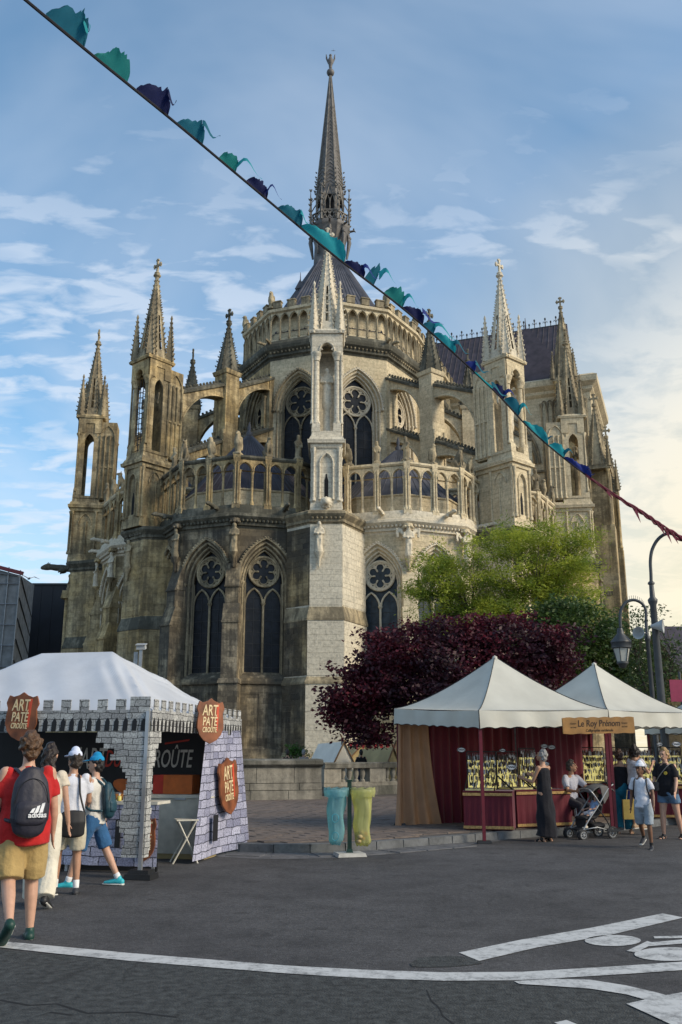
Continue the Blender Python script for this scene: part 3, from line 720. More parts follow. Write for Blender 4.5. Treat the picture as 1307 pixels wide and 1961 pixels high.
# ---- outer buttress piers
def ashlar(mb_list, x0, x1, z0, z1, y, sl=0.0):
    """courses of stone blocks on a face at y (local), as (x0,x1,z0,z1)"""
    z = z0
    k = 0
    while z < z1-.1:
        h = random.choice((.34, .38, .42)); h = min(h, z1-z); x = x0
        while x < x1-.05:
            l = random.uniform(.55, 1.0)
            if k % 2 and x == x0: l *= .5
            e = min(x+l, x1)
            if x1-e < .25: e = x1
            mb_list.append((x, e, z, z+h)); x = e
        z += h; k += 1
BLK = []      # (M, box, mat)
blk_me = {}
def pier_lower(a, sm, blocks=True, smats=None, wd=1.08, back=None, zero=21.35):
    """stepped buttress: front face flanked by splayed cheeks running back to the chapels"""
    M = RZ((OX, OY, 0), a)
    bl, br = back or ((-2.7, 19.9), (2.7, 18.2))
    p = MB()
    def tier(z0, z1, d, w_):
        f = zero+d; P = [(-w_, -f), (w_, -f), (br[0]+d*.5, -br[1]), (br[0], -15.0), (bl[0], -15.0), (bl[0]-d*.5, -bl[1])]
        p.prism([(x, y) for x, y in P], z0, z1)
    tier(-.1, 1.2, .55, wd+.35); tier(1.2, 6.0, .30, wd+.2); tier(6.0, 10.1, .14, wd+.12); tier(10.1, 17.0, 0, wd)
    ob = mk('buttress_pier', p.mesh('buttress_pier'), CATH, M, sm)
    for (z0, z1, d0, d1, w0, w1) in ((1.2, 1.55, .55, .30, wd+.35, wd+.2), (6.0, 6.35, .36, .14, wd+.25, wd+.12), (10.1, 10.95, .20, .0, wd+.16, wd)):
        m = MB(); f0, f1 = zero+d0, zero+d1
        A = [(-w0, -f0), (w0, -f0), (br[0]+d0*.5+.06, -br[1]), (bl[0]-d0*.5-.06, -bl[1])]; B = [(-w1, -f1+.02), (w1, -f1+.02), (br[0]+d1*.5, -br[1]), (bl[0]-d1*.5, -bl[1])]
        m.add([(x, y, z0) for x, y in A]+[(x, y, z1) for x, y in B], [(0, 1, 5, 4), (1, 2, 6, 5), (3, 0, 4, 7), (3, 2, 1, 0)])
        m.add([(x, y, z0-.14) for x, y in A]+[(x, y, z0) for x, y in A], [(0, 1, 5, 4), (1, 2, 6, 5), (3, 0, 4, 7), (3, 2, 1, 0)])
        mk('weathering', m.mesh('weathering'), ob, M, S_MOSS if sm is not S_WHITE else S_CARVE)
    c = MB(); LN = [Vector((bl[0], -bl[1], 0)), Vector((-wd, -zero, 0)), Vector((wd, -zero, 0)), Vector((br[0], -br[1], 0))]
    sweep(c, LN, [(0, 16.45), (.04, 16.55), (.14, 16.6), (.12, 16.8), (.30, 17.0), (.38, 17.12), (.36, 17.28), (.18, 17.40), (-.8, 17.5)])
    for k in range(7): c.ball((-wd+2*wd*(k+.5)/7, -zero-.22, 16.86), .10, 5, 4)
    mk('cornice', c.mesh('cornice', None, 40), ob, M, S_MOSS if sm is not S_WHITE else S_CARVE)
    st = mk('angel_statue', ANGEL_U, CATH, M @ Matrix.Translation((-wd+.62, -zero-.20, 14.5)), S_CARVE if sm is not S_WHITE else S_CARVEW)
    mk('corbel', corbel_me, st, M @ Matrix.Translation((-wd+.62, -zero-.2, 14.5)), S_CARVE if sm is not S_WHITE else S_CARVEW)
    if blocks:
        def face(P, Q, mat, z0, z1):
            P, Q = Vector((*P, 0)), Vector((*Q, 0)); d = Q-P; L_ = d.length; t = d/L_
            Mx = M @ Matrix(((t.x, -t.y, 0, P.x), (t.y, t.x, 0, P.y), (0, 0, 1, 0), (0, 0, 0, 1)))
            lst = []; ashlar(lst, .0, L_, z0, z1, 0)
            for b in lst: BLK.append((Mx, b, mat, ob))
        mats = smats or (sm, sm, sm)
        for z0, z1, d, w_ in ((1.58, 5.84, .30, wd+.2), (6.4, 9.94, .14, wd+.12), (10.98, 16.28, 0, wd)):
            f = zero+d
            face((bl[0]-d*.5, -bl[1]), (-w_, -f), mats[0], z0, z1); face((-w_, -f), (w_, -f), mats[1], z0, z1); face((w_, -f), (br[0]+d*.5, -br[1]), mats[2], z0, z1)
    return ob
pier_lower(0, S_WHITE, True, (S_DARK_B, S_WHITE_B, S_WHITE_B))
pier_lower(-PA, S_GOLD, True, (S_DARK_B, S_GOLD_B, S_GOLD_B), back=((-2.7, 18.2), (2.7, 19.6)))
pier_lower(PA, S_PALE, False, back=((-2.7, 18.2), (2.7, 18.2)))
pier_lower(-2*PA, S_GOLD, False, back=((-2.7, 19.4), (2.7, 19.4)), zero=22.5)
pier_lower(2*PA, S_GOLD, False, back=((-2.7, 19.4), (2.7, 19.4)), zero=23.3)
# stone blocks: the first 290 singly, the rest joined per material
random.shuffle(BLK)
BLK.sort(key=lambda b: b[3].name)
sel = [b for b in BLK if b[2] is S_WHITE_B]; oth = [b for b in BLK if b[2] is not S_WHITE_B]
random.shuffle(oth); order = sel[:170]+oth[:120]; restb = sel[170:]+oth[120:]
def blkbox(mb, b, pr): x0, x1, z0, z1 = b; return mb.box(x0+.008, x1-.008, -pr, .02, z0+.008, z1-.008)
def blk_shape(x0, x1, z0, z1, pr):
    """block with chamfered face"""
    e = .008
    return MB().add([(x0, .02, z0), (x1, .02, z0), (x1, .02, z1), (x0, .02, z1), (x0, -pr+e, z0), (x1, -pr+e, z0), (x1, -pr+e, z1), (x0, -pr+e, z1), (x0+e, -pr, z0+e), (x1-e, -pr, z0+e), (x1-e, -pr, z1-e), (x0+e, -pr, z1-e)],
        [(0, 1, 5, 4), (1, 2, 6, 5), (2, 3, 7, 6), (3, 0, 4, 7), (4, 5, 9, 8), (5, 6, 10, 9), (6, 7, 11, 10), (7, 4, 8, 11), (8, 9, 10, 11)])
for Mx, b, mat, ob in order:
    mk('stone_block', blk_shape(b[0]+.003, b[1]-.003, b[2]+.003, b[3]-.003, random.uniform(.020, .030)).mesh('stone_block'), ob, Mx, mat)
groups = {}
for Mx, b, mat, ob in restb:
    groups.setdefault((ob, mat), MB()).join(blk_shape(b[0]+.003, b[1]-.003, b[2]+.003, b[3]-.003, random.uniform(.020, .030)), Mx)
for (ob, mat), mb in groups.items(): mk('stone_courses', mb.mesh('stone_courses'), ob, None, mat, kind='stuff')

# ---- upper pier: panelled block, tabernacle with statue, crocketed spire
RP = 20.1
ub = MB(); ub.box(-.95, .95, -1.0, 2.2, 17.4, 22.2); ub.box(-1.12, 1.12, -1.17, 2.3, 17.4, 18.1, .06, .06)
ub_me = ub.mesh('pier_block', S_GOLD)
pan = MB(); wall_arches(pan, -1.02, 1.02, 18.1, 22.0, [(0, .40, 18.35, 20.7, .45)], -1.10, .14)
for s in (-1, 1):
    column(pan, s*.46, -1.14, 18.2, 20.75, .06); column(pan, s*.86, -1.16, 18.1, 21.9, .09); column(pan, s*1.0, -.98, 18.1, 21.9, .08); column(pan, s*1.0, 1.0, 18.1, 21.9, .08); column(pan, s*1.0, .2, 18.1, 21.0, .06)
    A = arch(.55, 20.75, .55, 6, 0); pan.tube([(s*1.02, .1+x, z) for x, z in A], .05, 5)
A = arch(.46, 20.75, .45, 6); pan.tube([(x, -1.15, z) for x, z in A], .055, 5)
pan.box(-1.1, 1.1, -1.2, 2.3, 21.9, 22.2); pan.box(-1.28, 1.28, -1.38, 2.35, 22.2, 22.45, -.04, -.04); pan.box(-1.22, 1.22, -1.32, 2.3, 22.45, 22.75, .12, .12)
pan_me = pan.mesh('pier_panelling', S_GOLD, 40)
slit_me = MB().box(-.13, .13, -1.02, -.99, 18.4, 19.6).extr([(-.13, 19.6), (.13, 19.6), (.06, 19.85), (.05, 20.05), (-.05, 20.05), (-.06, 19.85)][::-1], -1.02, -.99).mesh('drain_slit', VOID)
tb = MB(); tb.box(-1.05, 1.05, -1.15, 1.2, 22.7, 23.15, .05, .05); tb.box(-1.0, 1.0, .75, 2.3, 23.0, 30.2)
for s in (-1, 1):
    tb.box(s*.74-.30, s*.74+.30, -1.12, -.50, 23.1, 23.75, .04, .04)
    tb.lathe([(.30, 23.7), (.30, 23.85), (.22, 24.0), (.205, 28.45), (.26, 28.5), (.23, 28.58), (.36, 28.95), (.40, 29.0), (.40, 29.12)], 10, (s*.74, -.80))
    tb.lathe([(.18, 23.1), (.15, 28.6), (.28, 29.0)], 8, (s*.88, .62))
wall_arches(tb, -1.05, 1.05, 29.1, 30.5, [(0, .44, 29.1, 29.25, .10)], -1.08, .35)
tb.tube([(x, -1.10, z) for x, z in arch(.50, 29.25, .10)], .06, 5)
for s in (-1, 1):
    tb.tube([(s*(.44+.10*cos(q)), -1.10, 29.22+.14*sin(q)) for q in [R_(-60+40*j) for j in range(7)]], .05, 5)
    tb.box(s*1.05-.09, s*1.05+.09, -1.0, -.4, 29.1, 30.5); tb.box(s*1.05-.09, s*1.05+.09, .4, 1.0, 29.1, 30.5); tb.box(s*1.05-.085, s*1.05+.085, -.4, .4, 30.0, 30.5)
tb.box(-1.02, 1.02, -1.0, 1.0, 30.3, 30.5); tb.box(-1.22, 1.22, -1.22, 1.22, 30.5, 30.68, -.05, -.05); tb.box(-1.25, 1.25, -1.25, 1.25, 30.68, 30.85, .1, .1)
for s in (-1, 1):
    for q in (-1, 1): tb.ball((s*.95, q*1.2, 30.6), .14, 6, 4)
for s in (-1, 1):
    side = MB(); wall_arches(side, -.85, .80, 23.1, 30.3, [(-.02, .40, 23.3, 28.3, .45)], 0, .16, back=True)
    tb.join(side, Matrix.Translation((s*.98+(.08 if s > 0 else -.08), 0, 0)) @ Matrix.Rotation(pi/2 if s > 0 else -pi/2, 4, 'Z'))
for s in (-1, 1):
    for y_ in (.95, 1.35, 1.75, 2.2): column(tb, s*1.06, y_, 23.1, 28.9, .085)
    tb.tube([(s*1.05, 1.55+x, z) for x, z in arch(.62, 28.8, .6)], .06, 5); tb.box(s*1.02-.08, s*1.02+.08, .8, 2.3, 25.9, 26.05)
    column(tb, s*1.02, -.95, 23.7, 29.1, .08)
tb_me = tb.mesh('tabernacle', S_GOLD, 40)
ped_me = MB().lathe([(.36, 23.1), (.36, 23.4), (.26, 23.5), (.24, 25.0), (.34, 25.2), (.34, 25.32)], 8, (0, -.25)).mesh('pedestal', S_CARVEW, 50)
def spire(mb, cr, R0, z0, z1, n=8, slit=True, ncr=16, tipr=.09):
    for k in range(n):
        a0, a1 = 2*pi*(k-.5)/n, 2*pi*(k+.5)/n
        def pt(t, s):     # t height 0..1, s -1..1 across the face
            r = R0+(tipr-R0)*t; p = Vector((r*cos(a0), r*sin(a0), 0)).lerp(Vector((r*cos(a1), r*sin(a1), 0)), (s+1)/2); return (p.x, p.y, z0+(z1-z0)*t)
        if slit and k % 2 == 0:
            t0, t1, sw = .10, .52, .30
            mb.quad(pt(0, -1), pt(0, 1), pt(t0, 1), pt(t0, -1)); mb.quad(pt(t1, -1), pt(t1, 1), pt(1, 1), pt(1, -1))
            s1 = sw*.9
            mb.quad(pt(t0, -1), pt(t0, -sw), pt(t1, -s1), pt(t1, -1)); mb.quad(pt(t0, sw), pt(t0, 1), pt(t1, 1), pt(t1, s1))
            for tt in (.2, .3, .4):
                A, B = Vector(pt(tt, -sw)), Vector(pt(tt, sw)); mb.cbox(A, B, None, .08, .08)
        else: mb.quad(pt(0, -1), pt(0, 1), pt(1, 1), pt(1, -1))
        o = Vector((cos(a0), sin(a0), 0)); rr0 = R0
        mb.tube([(rr0*cos(a0), rr0*sin(a0), z0), (tipr*cos(a0), tipr*sin(a0), z1)], [.06, .03], 4)
        crockets(cr, (rr0*cos(a0), rr0*sin(a0), z0+.2), (tipr*cos(a0), tipr*sin(a0), z1-.1), ncr, .10, o)
sp = MB(); cr = MB(); spire(sp, cr, 1.12, 30.85, 38.0); sp_me = sp.mesh('spire', S_CARVE); cr_me = cr.mesh('crockets', S_CARVE, 60)
spl = MB(); slc = MB(); spire(spl, slc, .36, 0, 3.6, 4, False, 8, .03); spl.lathe([(.05, 3.5), (.10, 3.65), (.10, 3.72), (.02, 3.95)], 6); spl.join(slc); spl.xf(Matrix.Rotation(pi/4, 4, 'Z')); spl_me = spl.mesh('spirelet', S_CARVE)
cx_ = MB(); cx_.lathe([(.13, 37.8), (.16, 38.0), (.30, 38.12), (.30, 38.22), (.10, 38.35)], 8); cross_mesh(cx_, (0, 0, 38.3), 1.25, .075); cx_me = cx_.mesh('cross', S_CARVE)
lion = MB(); chain(lion, [((0, .1, 0), .36, .34), ((0, -.2, 0), .33, .33), ((0, -.45, -.04), .22, .20)], n=10)
for s in (-1, 1): lion.ball((s*.26, -.1, .24), .11)
for k in range(12): lion.ball((.34*cos(k*pi/6), -.12, .34*sin(k*pi/6)), .10, 6, 4)
LION = skin(lion, 'lion_head', S_CARVEW, .035, 1)
def pier_upper(a, sm, sc, R=RP, dz=0.0, M=None, statue=True, block=True):
    M = M or RZ((OX, OY, 0), a) @ Matrix.Translation((0, -R, dz))
    if block:
        b_ = mk('pier_block', ub_me, CATH, M, sm); mk('pier_panelling', pan_me, b_, M, sm); mk('drain_slit', slit_me, b_, M)
    t_ = mk('tabernacle', tb_me, CATH, M, sm)
    if statue:
        s_ = mk('angel_statue', ANGEL, CATH, M @ Matrix.Translation((0, -.25, 25.32)) @ Matrix.Scale(1.25, 4), sc); mk('pedestal', ped_me, s_, M, sc)
    p_ = mk('pinnacle', sp_me, CATH, M, sc); mk('crockets', cr_me, p_, M, sc); mk('cross', cx_me, p_, M, sc)
    for i in (-1, 1):
        for j in (-1, 1): mk('spirelet', spl_me, p_, M @ Matrix.Translation((i*.93, j*.93, 30.8)), sc)
pier_upper(0, S_WHITE, S_CARVEW); mk('lion_head', LION, CATH, RZ((OX, OY, 0), 0) @ Matrix.Translation((0, -21.3, 17.95)))
pier_upper(-PA, S_GOLD, S_CARVE, 20.7); pier_upper(PA, S_PALE, S_CARVEW, 20.7)
pier_upper(-2*PA, S_GOLD, S_CARVE, 21.7, statue=False); pier_upper(2*PA, S_PALE, S_CARVE, 22.0)
# ---- intermediate piers and flying buttresses
RI = 13.0
ip = MB(); ip.box(-.72, .72, -.72, .72, 15, 32.0); ip.box(-.80, .80, -.80, .80, 32.0, 32.35, -.10, -.10)
for s in (-1, 1):
    for q in (-1, 1): column(ip, s*.62, q*.74, 22.0, 27.0, .10)
ip_me = ip.mesh('inner_pier', S_GOLD, 40)
isp = MB(); icr = MB(); spire(isp, icr, .98, 32.35, 36.7, 8, False, 9, .10); icr.lathe([(.12, 36.6), (.26, 36.85), (.26, 36.95), (.09, 37.05)], 8); isp_me = isp.mesh('pinnacle', SLATE); icr_me = icr.mesh('crockets', S_MOSS, 60)
icx = MB(); cross_mesh(icx, (0, 0, 37.0), 1.15, .08); icx_me = icx.mesh('cross', S_MOSS)
def flyer(R0, R1, zt0, zt1, z0, z1, th=.42, n=12, name='flying_buttress'):
    mb = MB(); T = []; B = []
    for i in range(n+1):
        s = i/n; r = R0+(R1-R0)*sin(s*pi/2) if False else R0+(R1-R0)*s
        T.append((r, zt0+(zt1-zt0)*s)); q = max(0, 1-(s)**2.2)
        B.append((r, z1+(z0-z1)*sqrt(q)))
    P = []
    for x in (-th, th): P += [(x, -r, z) for r, z in T]+[(x, -r, z) for r, z in B]
    m = n+1; F = []
    for i in range(n):
        F += [(i, i+1, m+i+1, m+i), (2*m+i, 2*m+m+i, 2*m+m+i+1, 2*m+i+1), (i, 2*m+i, 2*m+i+1, i+1), (m+i, m+i+1, 3*m+i+1, 3*m+i)]
    mb.add(P, F)
    for x in (-th, th): mb.tube([(x, -r, z-.04) for r, z in B], .09, 5)
    cp = MB()
    for (r0, a0), (r1, a1) in zip(T[:-1], T[1:]):
        cp.add([(-th-.16, -r0, a0), (th+.16, -r0, a0), (th+.16, -r1, a1), (-th-.16, -r1, a1), (-th-.16, -r0, a0+.22), (th+.16, -r0, a0+.22), (th+.16, -r1, a1+.22), (-th-.16, -r1, a1+.22), (0, -r0, a0+.50), (0, -r1, a1+.50)],
               [(0, 4, 7, 3), (1, 2, 6, 5), (4, 8, 9, 7), (5, 6, 9, 8), (0, 3, 2, 1)])
    k = int((R1-R0)/.34)
    for i in range(k):
        s = (i+.5)/k; r = R0+(R1-R0)*s; z = zt0+(zt1-zt0)*s+.52; cp.ball((0, -r, z+.05), .13, 5, 4); cp.ball((-.3, -r, z-.10), .09, 5, 3)
    return mb.mesh(name, S_GOLD), cp.mesh('coping', S_MOSS)
FLY = [flyer(7.9, 12.4, 33.3, 31.0, 32.2, 27.6), flyer(13.6, 18.4, 30.9, 28.7, 29.9, 24.2), flyer(7.9, 12.4, 28.6, 26.3, 27.4, 22.6), flyer(13.6, 18.4, 26.0, 23.5, 24.8, 19.6)]
inner_me = MB().box(-.42, .42, -18.4, -13, 17.4, 19.6).mesh('buttress_foot', S_GOLD)
for a, sm in ((0, S_PALE), (-PA, S_GOLD), (PA, S_PALE), (-2*PA, S_GOLD), (2*PA, S_PALE)):
    M = RZ((OX, OY, 0), a); Mi = M @ Matrix.Translation((0, -RI, 0))
    i_ = mk('inner_pier', ip_me, CATH, Mi, sm); p_ = mk('pinnacle', isp_me, CATH, Mi, S_MOSS); mk('crockets', icr_me, p_, Mi, S_MOSS); mk('cross', icx_me, p_, Mi)
    for f, c in FLY:
        o = mk('flying_buttress', f, CATH, M, sm); mk('coping', c, o, M)
    mk('buttress_foot', inner_me, CATH, M, sm)
    # wall shaft where the flyer meets the apse
    sh = MB().box(-.5, .5, -8.5, -7.2, 18, 33.4); column(sh, .0, -8.6, 27.4, 31.6, .13); mk('wall_shaft', sh.mesh('wall_shaft', S_PALE), CATH, M, sm)

# ---- apse clerestory, blind gallery, roof
AXIS = R_(-20.5); STEP = R_(39); RA = 8.15
ang_v = [AXIS+STEP*(k-2.5) for k in range(6)]
apV = [polar(a, RA) for a in ang_v]
adir = Vector((sin(-AXIS), cos(-AXIS), 0))      # back along the choir
apV = [apV[0]+adir*17]+apV+[apV[-1]+adir*17]
FA = 2*RA*sin(STEP/2)
aw = MB(); wall_arches(aw, -FA/2, FA/2, 15, 35.4, [(0, 1.62+.48, 22.2, 30.3, 1.62)], 0, .72, .48); aw_me = aw.mesh('apse_wall', S_PALE)
def upper_bay(Lw, n):
    ar = MB(); b = Lw/n
    wall_arches(ar, -Lw/2, Lw/2, 36.75, 39.5, [(-Lw/2+b*(i+.5), b/2-.07, 36.95, 38.75, .30) for i in range(n)], -.10, .16)
    rl = MB()
    for i in range(n+1):
        column(rl, -Lw/2+b*i, -.14, 36.9, 38.8, .055, 6)
        if i < n: rl.tube([(x, -.14, z) for x, z in arch(b/2-.05, 38.78, .30, 5, -Lw/2+b*(i+.5))], .045, 5)
    k = max(2, int(Lw/1.35)); xs = [-Lw/2+Lw*(i+.5)/k for i in range(k)]
    return ar.mesh('blind_arcade', S_PALE), rl.mesh('colonnettes', S_CARVE, 40), xs
mer_me = MB().box(-.36, .36, -.34, .06, 39.9, 40.5).box(-.42, .42, -.40, .12, 40.5, 40.62, .03, .03).mesh('merlon', S_CARVE)
UB = upper_bay(FA, 6); UB2 = upper_bay(17.0, 20)
LAg = [p for p in apV]
for i in range(7):
    m = (apV[i]+apV[i+1])/2; d = apV[i+1]-apV[i]; a = math.atan2(d.y, d.x); M = RZ(m, a)
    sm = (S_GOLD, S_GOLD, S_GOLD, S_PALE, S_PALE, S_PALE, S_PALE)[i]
    if 1 <= i <= 5:
        mk('apse_wall', aw_me, CATH, M, sm); put_window(WIN_AP, M, S_CARVE if i < 4 else S_CARVEW, GLASS, i in (3, 4)); u = UB
    else:
        mk('choir_wall', MB().box(-d.length/2, d.length/2, 0, 1.0, 15, 35.4).mesh('choir_wall'), CATH, M, sm); u = UB2
    o = mk('blind_arcade', u[0], CATH, M, S_PALE); mk('colonnettes', u[1], o, M); [mk('merlon', mer_me, o, M @ Matrix.Translation((x, 0, random.uniform(-.03, .03)))) for x in u[2]]
    if 1 <= i <= 5:
        for q in (-.48, .48): mk('gargoyle', GARG, CATH, M @ Matrix.Translation((q*FA, -.2, 36.5)) @ Matrix.Scale(.7, 4), S_CARVE)
    if 2 <= i <= 6: mk('roof_beast', BEASTS[0], CATH, RZ(apV[i], a) @ Matrix.Translation((0, -.1, 40.0)), S_CARVE)
ac = MB(); sweep(ac, apV, [(0, 35.0), (.08, 35.2), (.28, 35.3), (.24, 35.6), (.55, 35.85), (.62, 36.1), (.60, 36.35), (.30, 36.75), (.02, 36.8)]); mk('apse_cornice', ac.mesh('apse_cornice', S_MOSS), CATH)
lf = MB()
for i in range(7):
    d = apV[i+1]-apV[i]; k = int(d.length/.36); a = math.atan2(d.y, d.x); nx, ny = sin(a), -cos(a)
    for j in range(k):
        p = apV[i]+d*((j+.5)/k); lf.ball((p.x+nx*.36, p.y+ny*.36, 35.62), .11, 5, 3)
mk('leaf_frieze', lf.mesh('leaf_frieze', S_CARVE), CATH, kind='stuff')
cp = MB(); sweep(cp, apV, [(.10, 39.5), (.30, 39.6), (.34, 39.85), (.0, 39.95), (-.6, 39.95), (-.6, 36)]); mk('gallery_coping', cp.mesh('gallery_coping', S_PALE), CATH)
ins = [p-Vector((n.x, n.y, 0))*.55 for p, n in zip(apV, line_normals(apV))]
apx = Vector((OX-.05, OY+.5, 48.3)); bk = apx+adir*21; bk.z = 48.0
rp = [(p.x, p.y, 37.9) for p in ins]
tp = [(apx.x+1.5*sin(a), apx.y-1.5*cos(a), 48.3) for a in ang_v]
rf = MB(); rf.add(rp[1:7]+tp, [(i, i+1, 7+i, 6+i) for i in range(5)]); rf.add([rp[0], rp[1], tp[0], tuple(bk)], [(0, 1, 2, 3)]); rf.add([rp[6], rp[7], tuple(bk), tp[5]], [(0, 1, 2, 3)])
roof = mk('main_roof', rf.mesh('main_roof', LEAD), CATH)
se = MB()
for i in range(5):
    for k in range(9):
        q = Vector(rp[i+1]).lerp(Vector(rp[i+2]), k/9); e = Vector(tp[i]).lerp(Vector(tp[i+1]), k/9); se.tube([q+Vector((0, 0, .03)), e+Vector((0, 0, .03))], .05 if k else .09, 4)
mk('roof_seams', se.mesh('roof_seams', LEAD), roof)
q = Vector(rp[2]).lerp(Vector(rp[3]), .40).lerp(apx, .58)
dm = MB(); dm.box(-.42, .42, -.5, .9, -.3, .8); dm.add([(-.55, -.6, .8), (.55, -.6, .8), (0, -.6, 1.7), (-.55, 1.2, .8), (.55, 1.2, .8), (0, 1.2, 1.7)], [(0, 1, 2), (0, 2, 5, 3), (1, 4, 5, 2)]); dm.tube([(0, -.5, 1.6), (0, -.5, 2.5)], [.06, .02], 5)
do = mk('roof_dormer', dm.mesh('roof_dormer', LEAD), roof, RZ(q, ang_v[2]+.3)); mk('dormer_opening', MB().box(-.25, .25, -.53, -.5, -.1, .7).mesh('dormer_opening', VOID), do, RZ(q, ang_v[2]+.3))

# ---- central spire of lead and timber
FX, FY = OX-.12, OY+1.2
S_LEAD = plain('spire_lead', (.10, .092, .085), .55, .45, 1.6, .3); S_LEADL = plain('spire_lead_ornament', (.15, .135, .115), .6, .5, 3.0, .2)
fl = empty('central_spire', (FX, FY, 48), parent=CATH); MF = Matrix.Translation((FX, FY, 0))
b_ = MB(); b_.lathe([(1.95, 45), (1.75, 48), (1.62, 51.0), (1.95, 52.2), (2.05, 52.5), (2.05, 52.9), (1.8, 53.0)], 8, rot=pi/8)
mk('spire_base', b_.mesh('spire_base', S_LEAD), fl, MF)
an_ = MB()
for k in range(8):
    a = 2*pi*k/8; an_.tube([(1.7*cos(a), 1.7*sin(a), 49.4), (1.95*cos(a), 1.95*sin(a), 51.2), (1.85*cos(a), 1.85*sin(a), 52.2)], [.10, .22, .14], 6); an_.ball((1.98*cos(a), 1.98*sin(a), 51.7), .2, 6, 5)
    g = Vector((cos(a), sin(a), 0)); an_.tube([g*2.0+Vector((0, 0, 52.5)), g*2.45+Vector((0, 0, 52.6)), g*2.6+Vector((0, 0, 52.45))], [.12, .10, .04], 6); an_.ball(tuple(g*2.4+Vector((0, 0, 52.8))), .10, 5, 4)
mk('caryatids', an_.mesh('caryatids', S_LEAD, 60), fl, MF)
lat = MB()
for k in range(8):
    a0, a1 = 2*pi*(k-.5)/8, 2*pi*(k+.5)/8
    P = lambda s, z, r=1.85: Vector((r*cos(a0), r*sin(a0), z)).lerp(Vector((r*cos(a1), r*sin(a1), z)), s)
    for i in range(3):
        lat.cbox(P(i/3, 53.0), P((i+1)/3, 53.9), None, .09, .09); lat.cbox(P((i+1)/3, 53.0), P(i/3, 53.9), None, .09, .09)
    lat.cbox(P(0, 53.95), P(1, 53.95), None, .16, .12)
    Q = lambda s, z: P(s, z, 1.42)
    lat.tube([Q(0, 53), Q(0, 56.3)], .13, 6); lat.tube([Q(.5, 53), Q(.5, 55.2)], .06, 6)
    for c in (.27, .73):
        lat.tube([Q(c+.23*x, 55.0+z) for x, z in [(-1, 0), (-.8, .45), (0, .95), (.8, .45), (1, 0)]], .06, 5)
    lat.tube([Q(.04, 55.2), Q(.5, 57.2), Q(.96, 55.2)], .09, 5)
    crockets(lat, Q(.04, 55.3), Q(.5, 57.2), 4, .11); crockets(lat, Q(.96, 55.3), Q(.5, 57.2), 4, .11)
    pn = Vector((2.1*cos(a0), 2.1*sin(a0), 0)); lat.tube([pn+Vector((0, 0, 52.8)), pn+Vector((0, 0, 55.4)), pn+Vector((0, 0, 56.6))], [.11, .10, .03], 5)
    for z in (53.6, 54.3, 55.0, 55.6): crockets(lat, pn+Vector((0, 0, z)), pn+Vector((0, 0, z+.05)), 1, .14, Vector((cos(a0), sin(a0), 0))); crockets(lat, pn+Vector((0, 0, z)), pn+Vector((0, 0, z+.05)), 1, .14, Vector((-sin(a0), cos(a0), 0)))
    lat.ball(tuple(pn+Vector((0, 0, 56.65))), .12, 5, 4); lat.box(pn.x-.16, pn.x+.16, pn.y-.04, pn.y+.04, 56.75, 56.83)
    lat.cbox(pn+Vector((0, 0, 55.2)), Q(0, 56.2), None, .08, .08)
mk('lantern', lat.mesh('lantern', S_LEADL, 50), fl, MF)
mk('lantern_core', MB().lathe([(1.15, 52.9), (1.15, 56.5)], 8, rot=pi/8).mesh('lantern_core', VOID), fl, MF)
s_ = MB(); s_.lathe([(1.45, 56.0), (1.38, 57.5), (.10, 71.2)], 8, rot=pi/8); mk('spire_shaft', s_.mesh('spire_shaft', S_LEAD), fl, MF)
rb = MB()
for k in range(8):
    a0, a1 = 2*pi*(k-.5)/8, 2*pi*(k+.5)/8
    rad = lambda z: 1.40+(.10-1.40)*(z-57.5)/(71.2-57.5)
    rb.tube([(rad(57)*cos(a0), rad(57)*sin(a0), 57), (.11*cos(a0), .11*sin(a0), 71.2)], [.09, .04], 5)
    for i in range(22):
        z = 57.2+i*.45; z2 = z+.42; r, r2 = rad(z)+.02, rad(z2)+.02
        A = Vector((r*cos(a0), r*sin(a0), z)); B = Vector((r*cos(a1), r*sin(a1), z)); Mi = Vector((r2*cos(a0), r2*sin(a0), z2)).lerp(Vector((r2*cos(a1), r2*sin(a1), z2)), .5)
        rb.cbox(A, Mi, None, .05, .05); rb.cbox(B, Mi, None, .05, .05)
    o = Vector((cos(a0), sin(a0), 0)); crockets(rb, o*1.5+Vector((0, 0, 56.4)), o*1.38+Vector((0, 0, 59.2)), 5, .17, o)
mk('spire_ribs', rb.mesh('spire_ribs', S_LEADL, 50), fl, MF)
ag = MB(); ag.ball((0, 0, 71.55), .42, 12, 8); ag.lathe([(.10, 71), (.12, 72.2)], 6); mk('orb', ag.mesh('orb', S_LEAD, 60), fl, MF)
ag = MB(); chain(ag, [((0, 0, 72.15), .16, .16), ((0, 0, 72.7), .24, .20), ((0, 0, 73.25), .26, .16), ((0, 0, 73.5), .16, .12)], n=8); ag.ball((0, 0, 73.72), .17)
for s in (-1, 1): chain(ag, [((s*.22, .08, 72.7), .06, .05), ((s*.42, .1, 73.4), .12, .05), ((s*.46, .1, 73.95), .05, .04)], n=7)
ag.tube([(.34, -.1, 73.2), (.30, -.15, 74.5)], .03, 5); ag.tube([(.05, -.15, 74.2), (.55, -.15, 74.2)], .03, 5)
mk('spire_angel', skin(ag, 'spire_angel', S_LEAD, .05, 1), fl, MF)

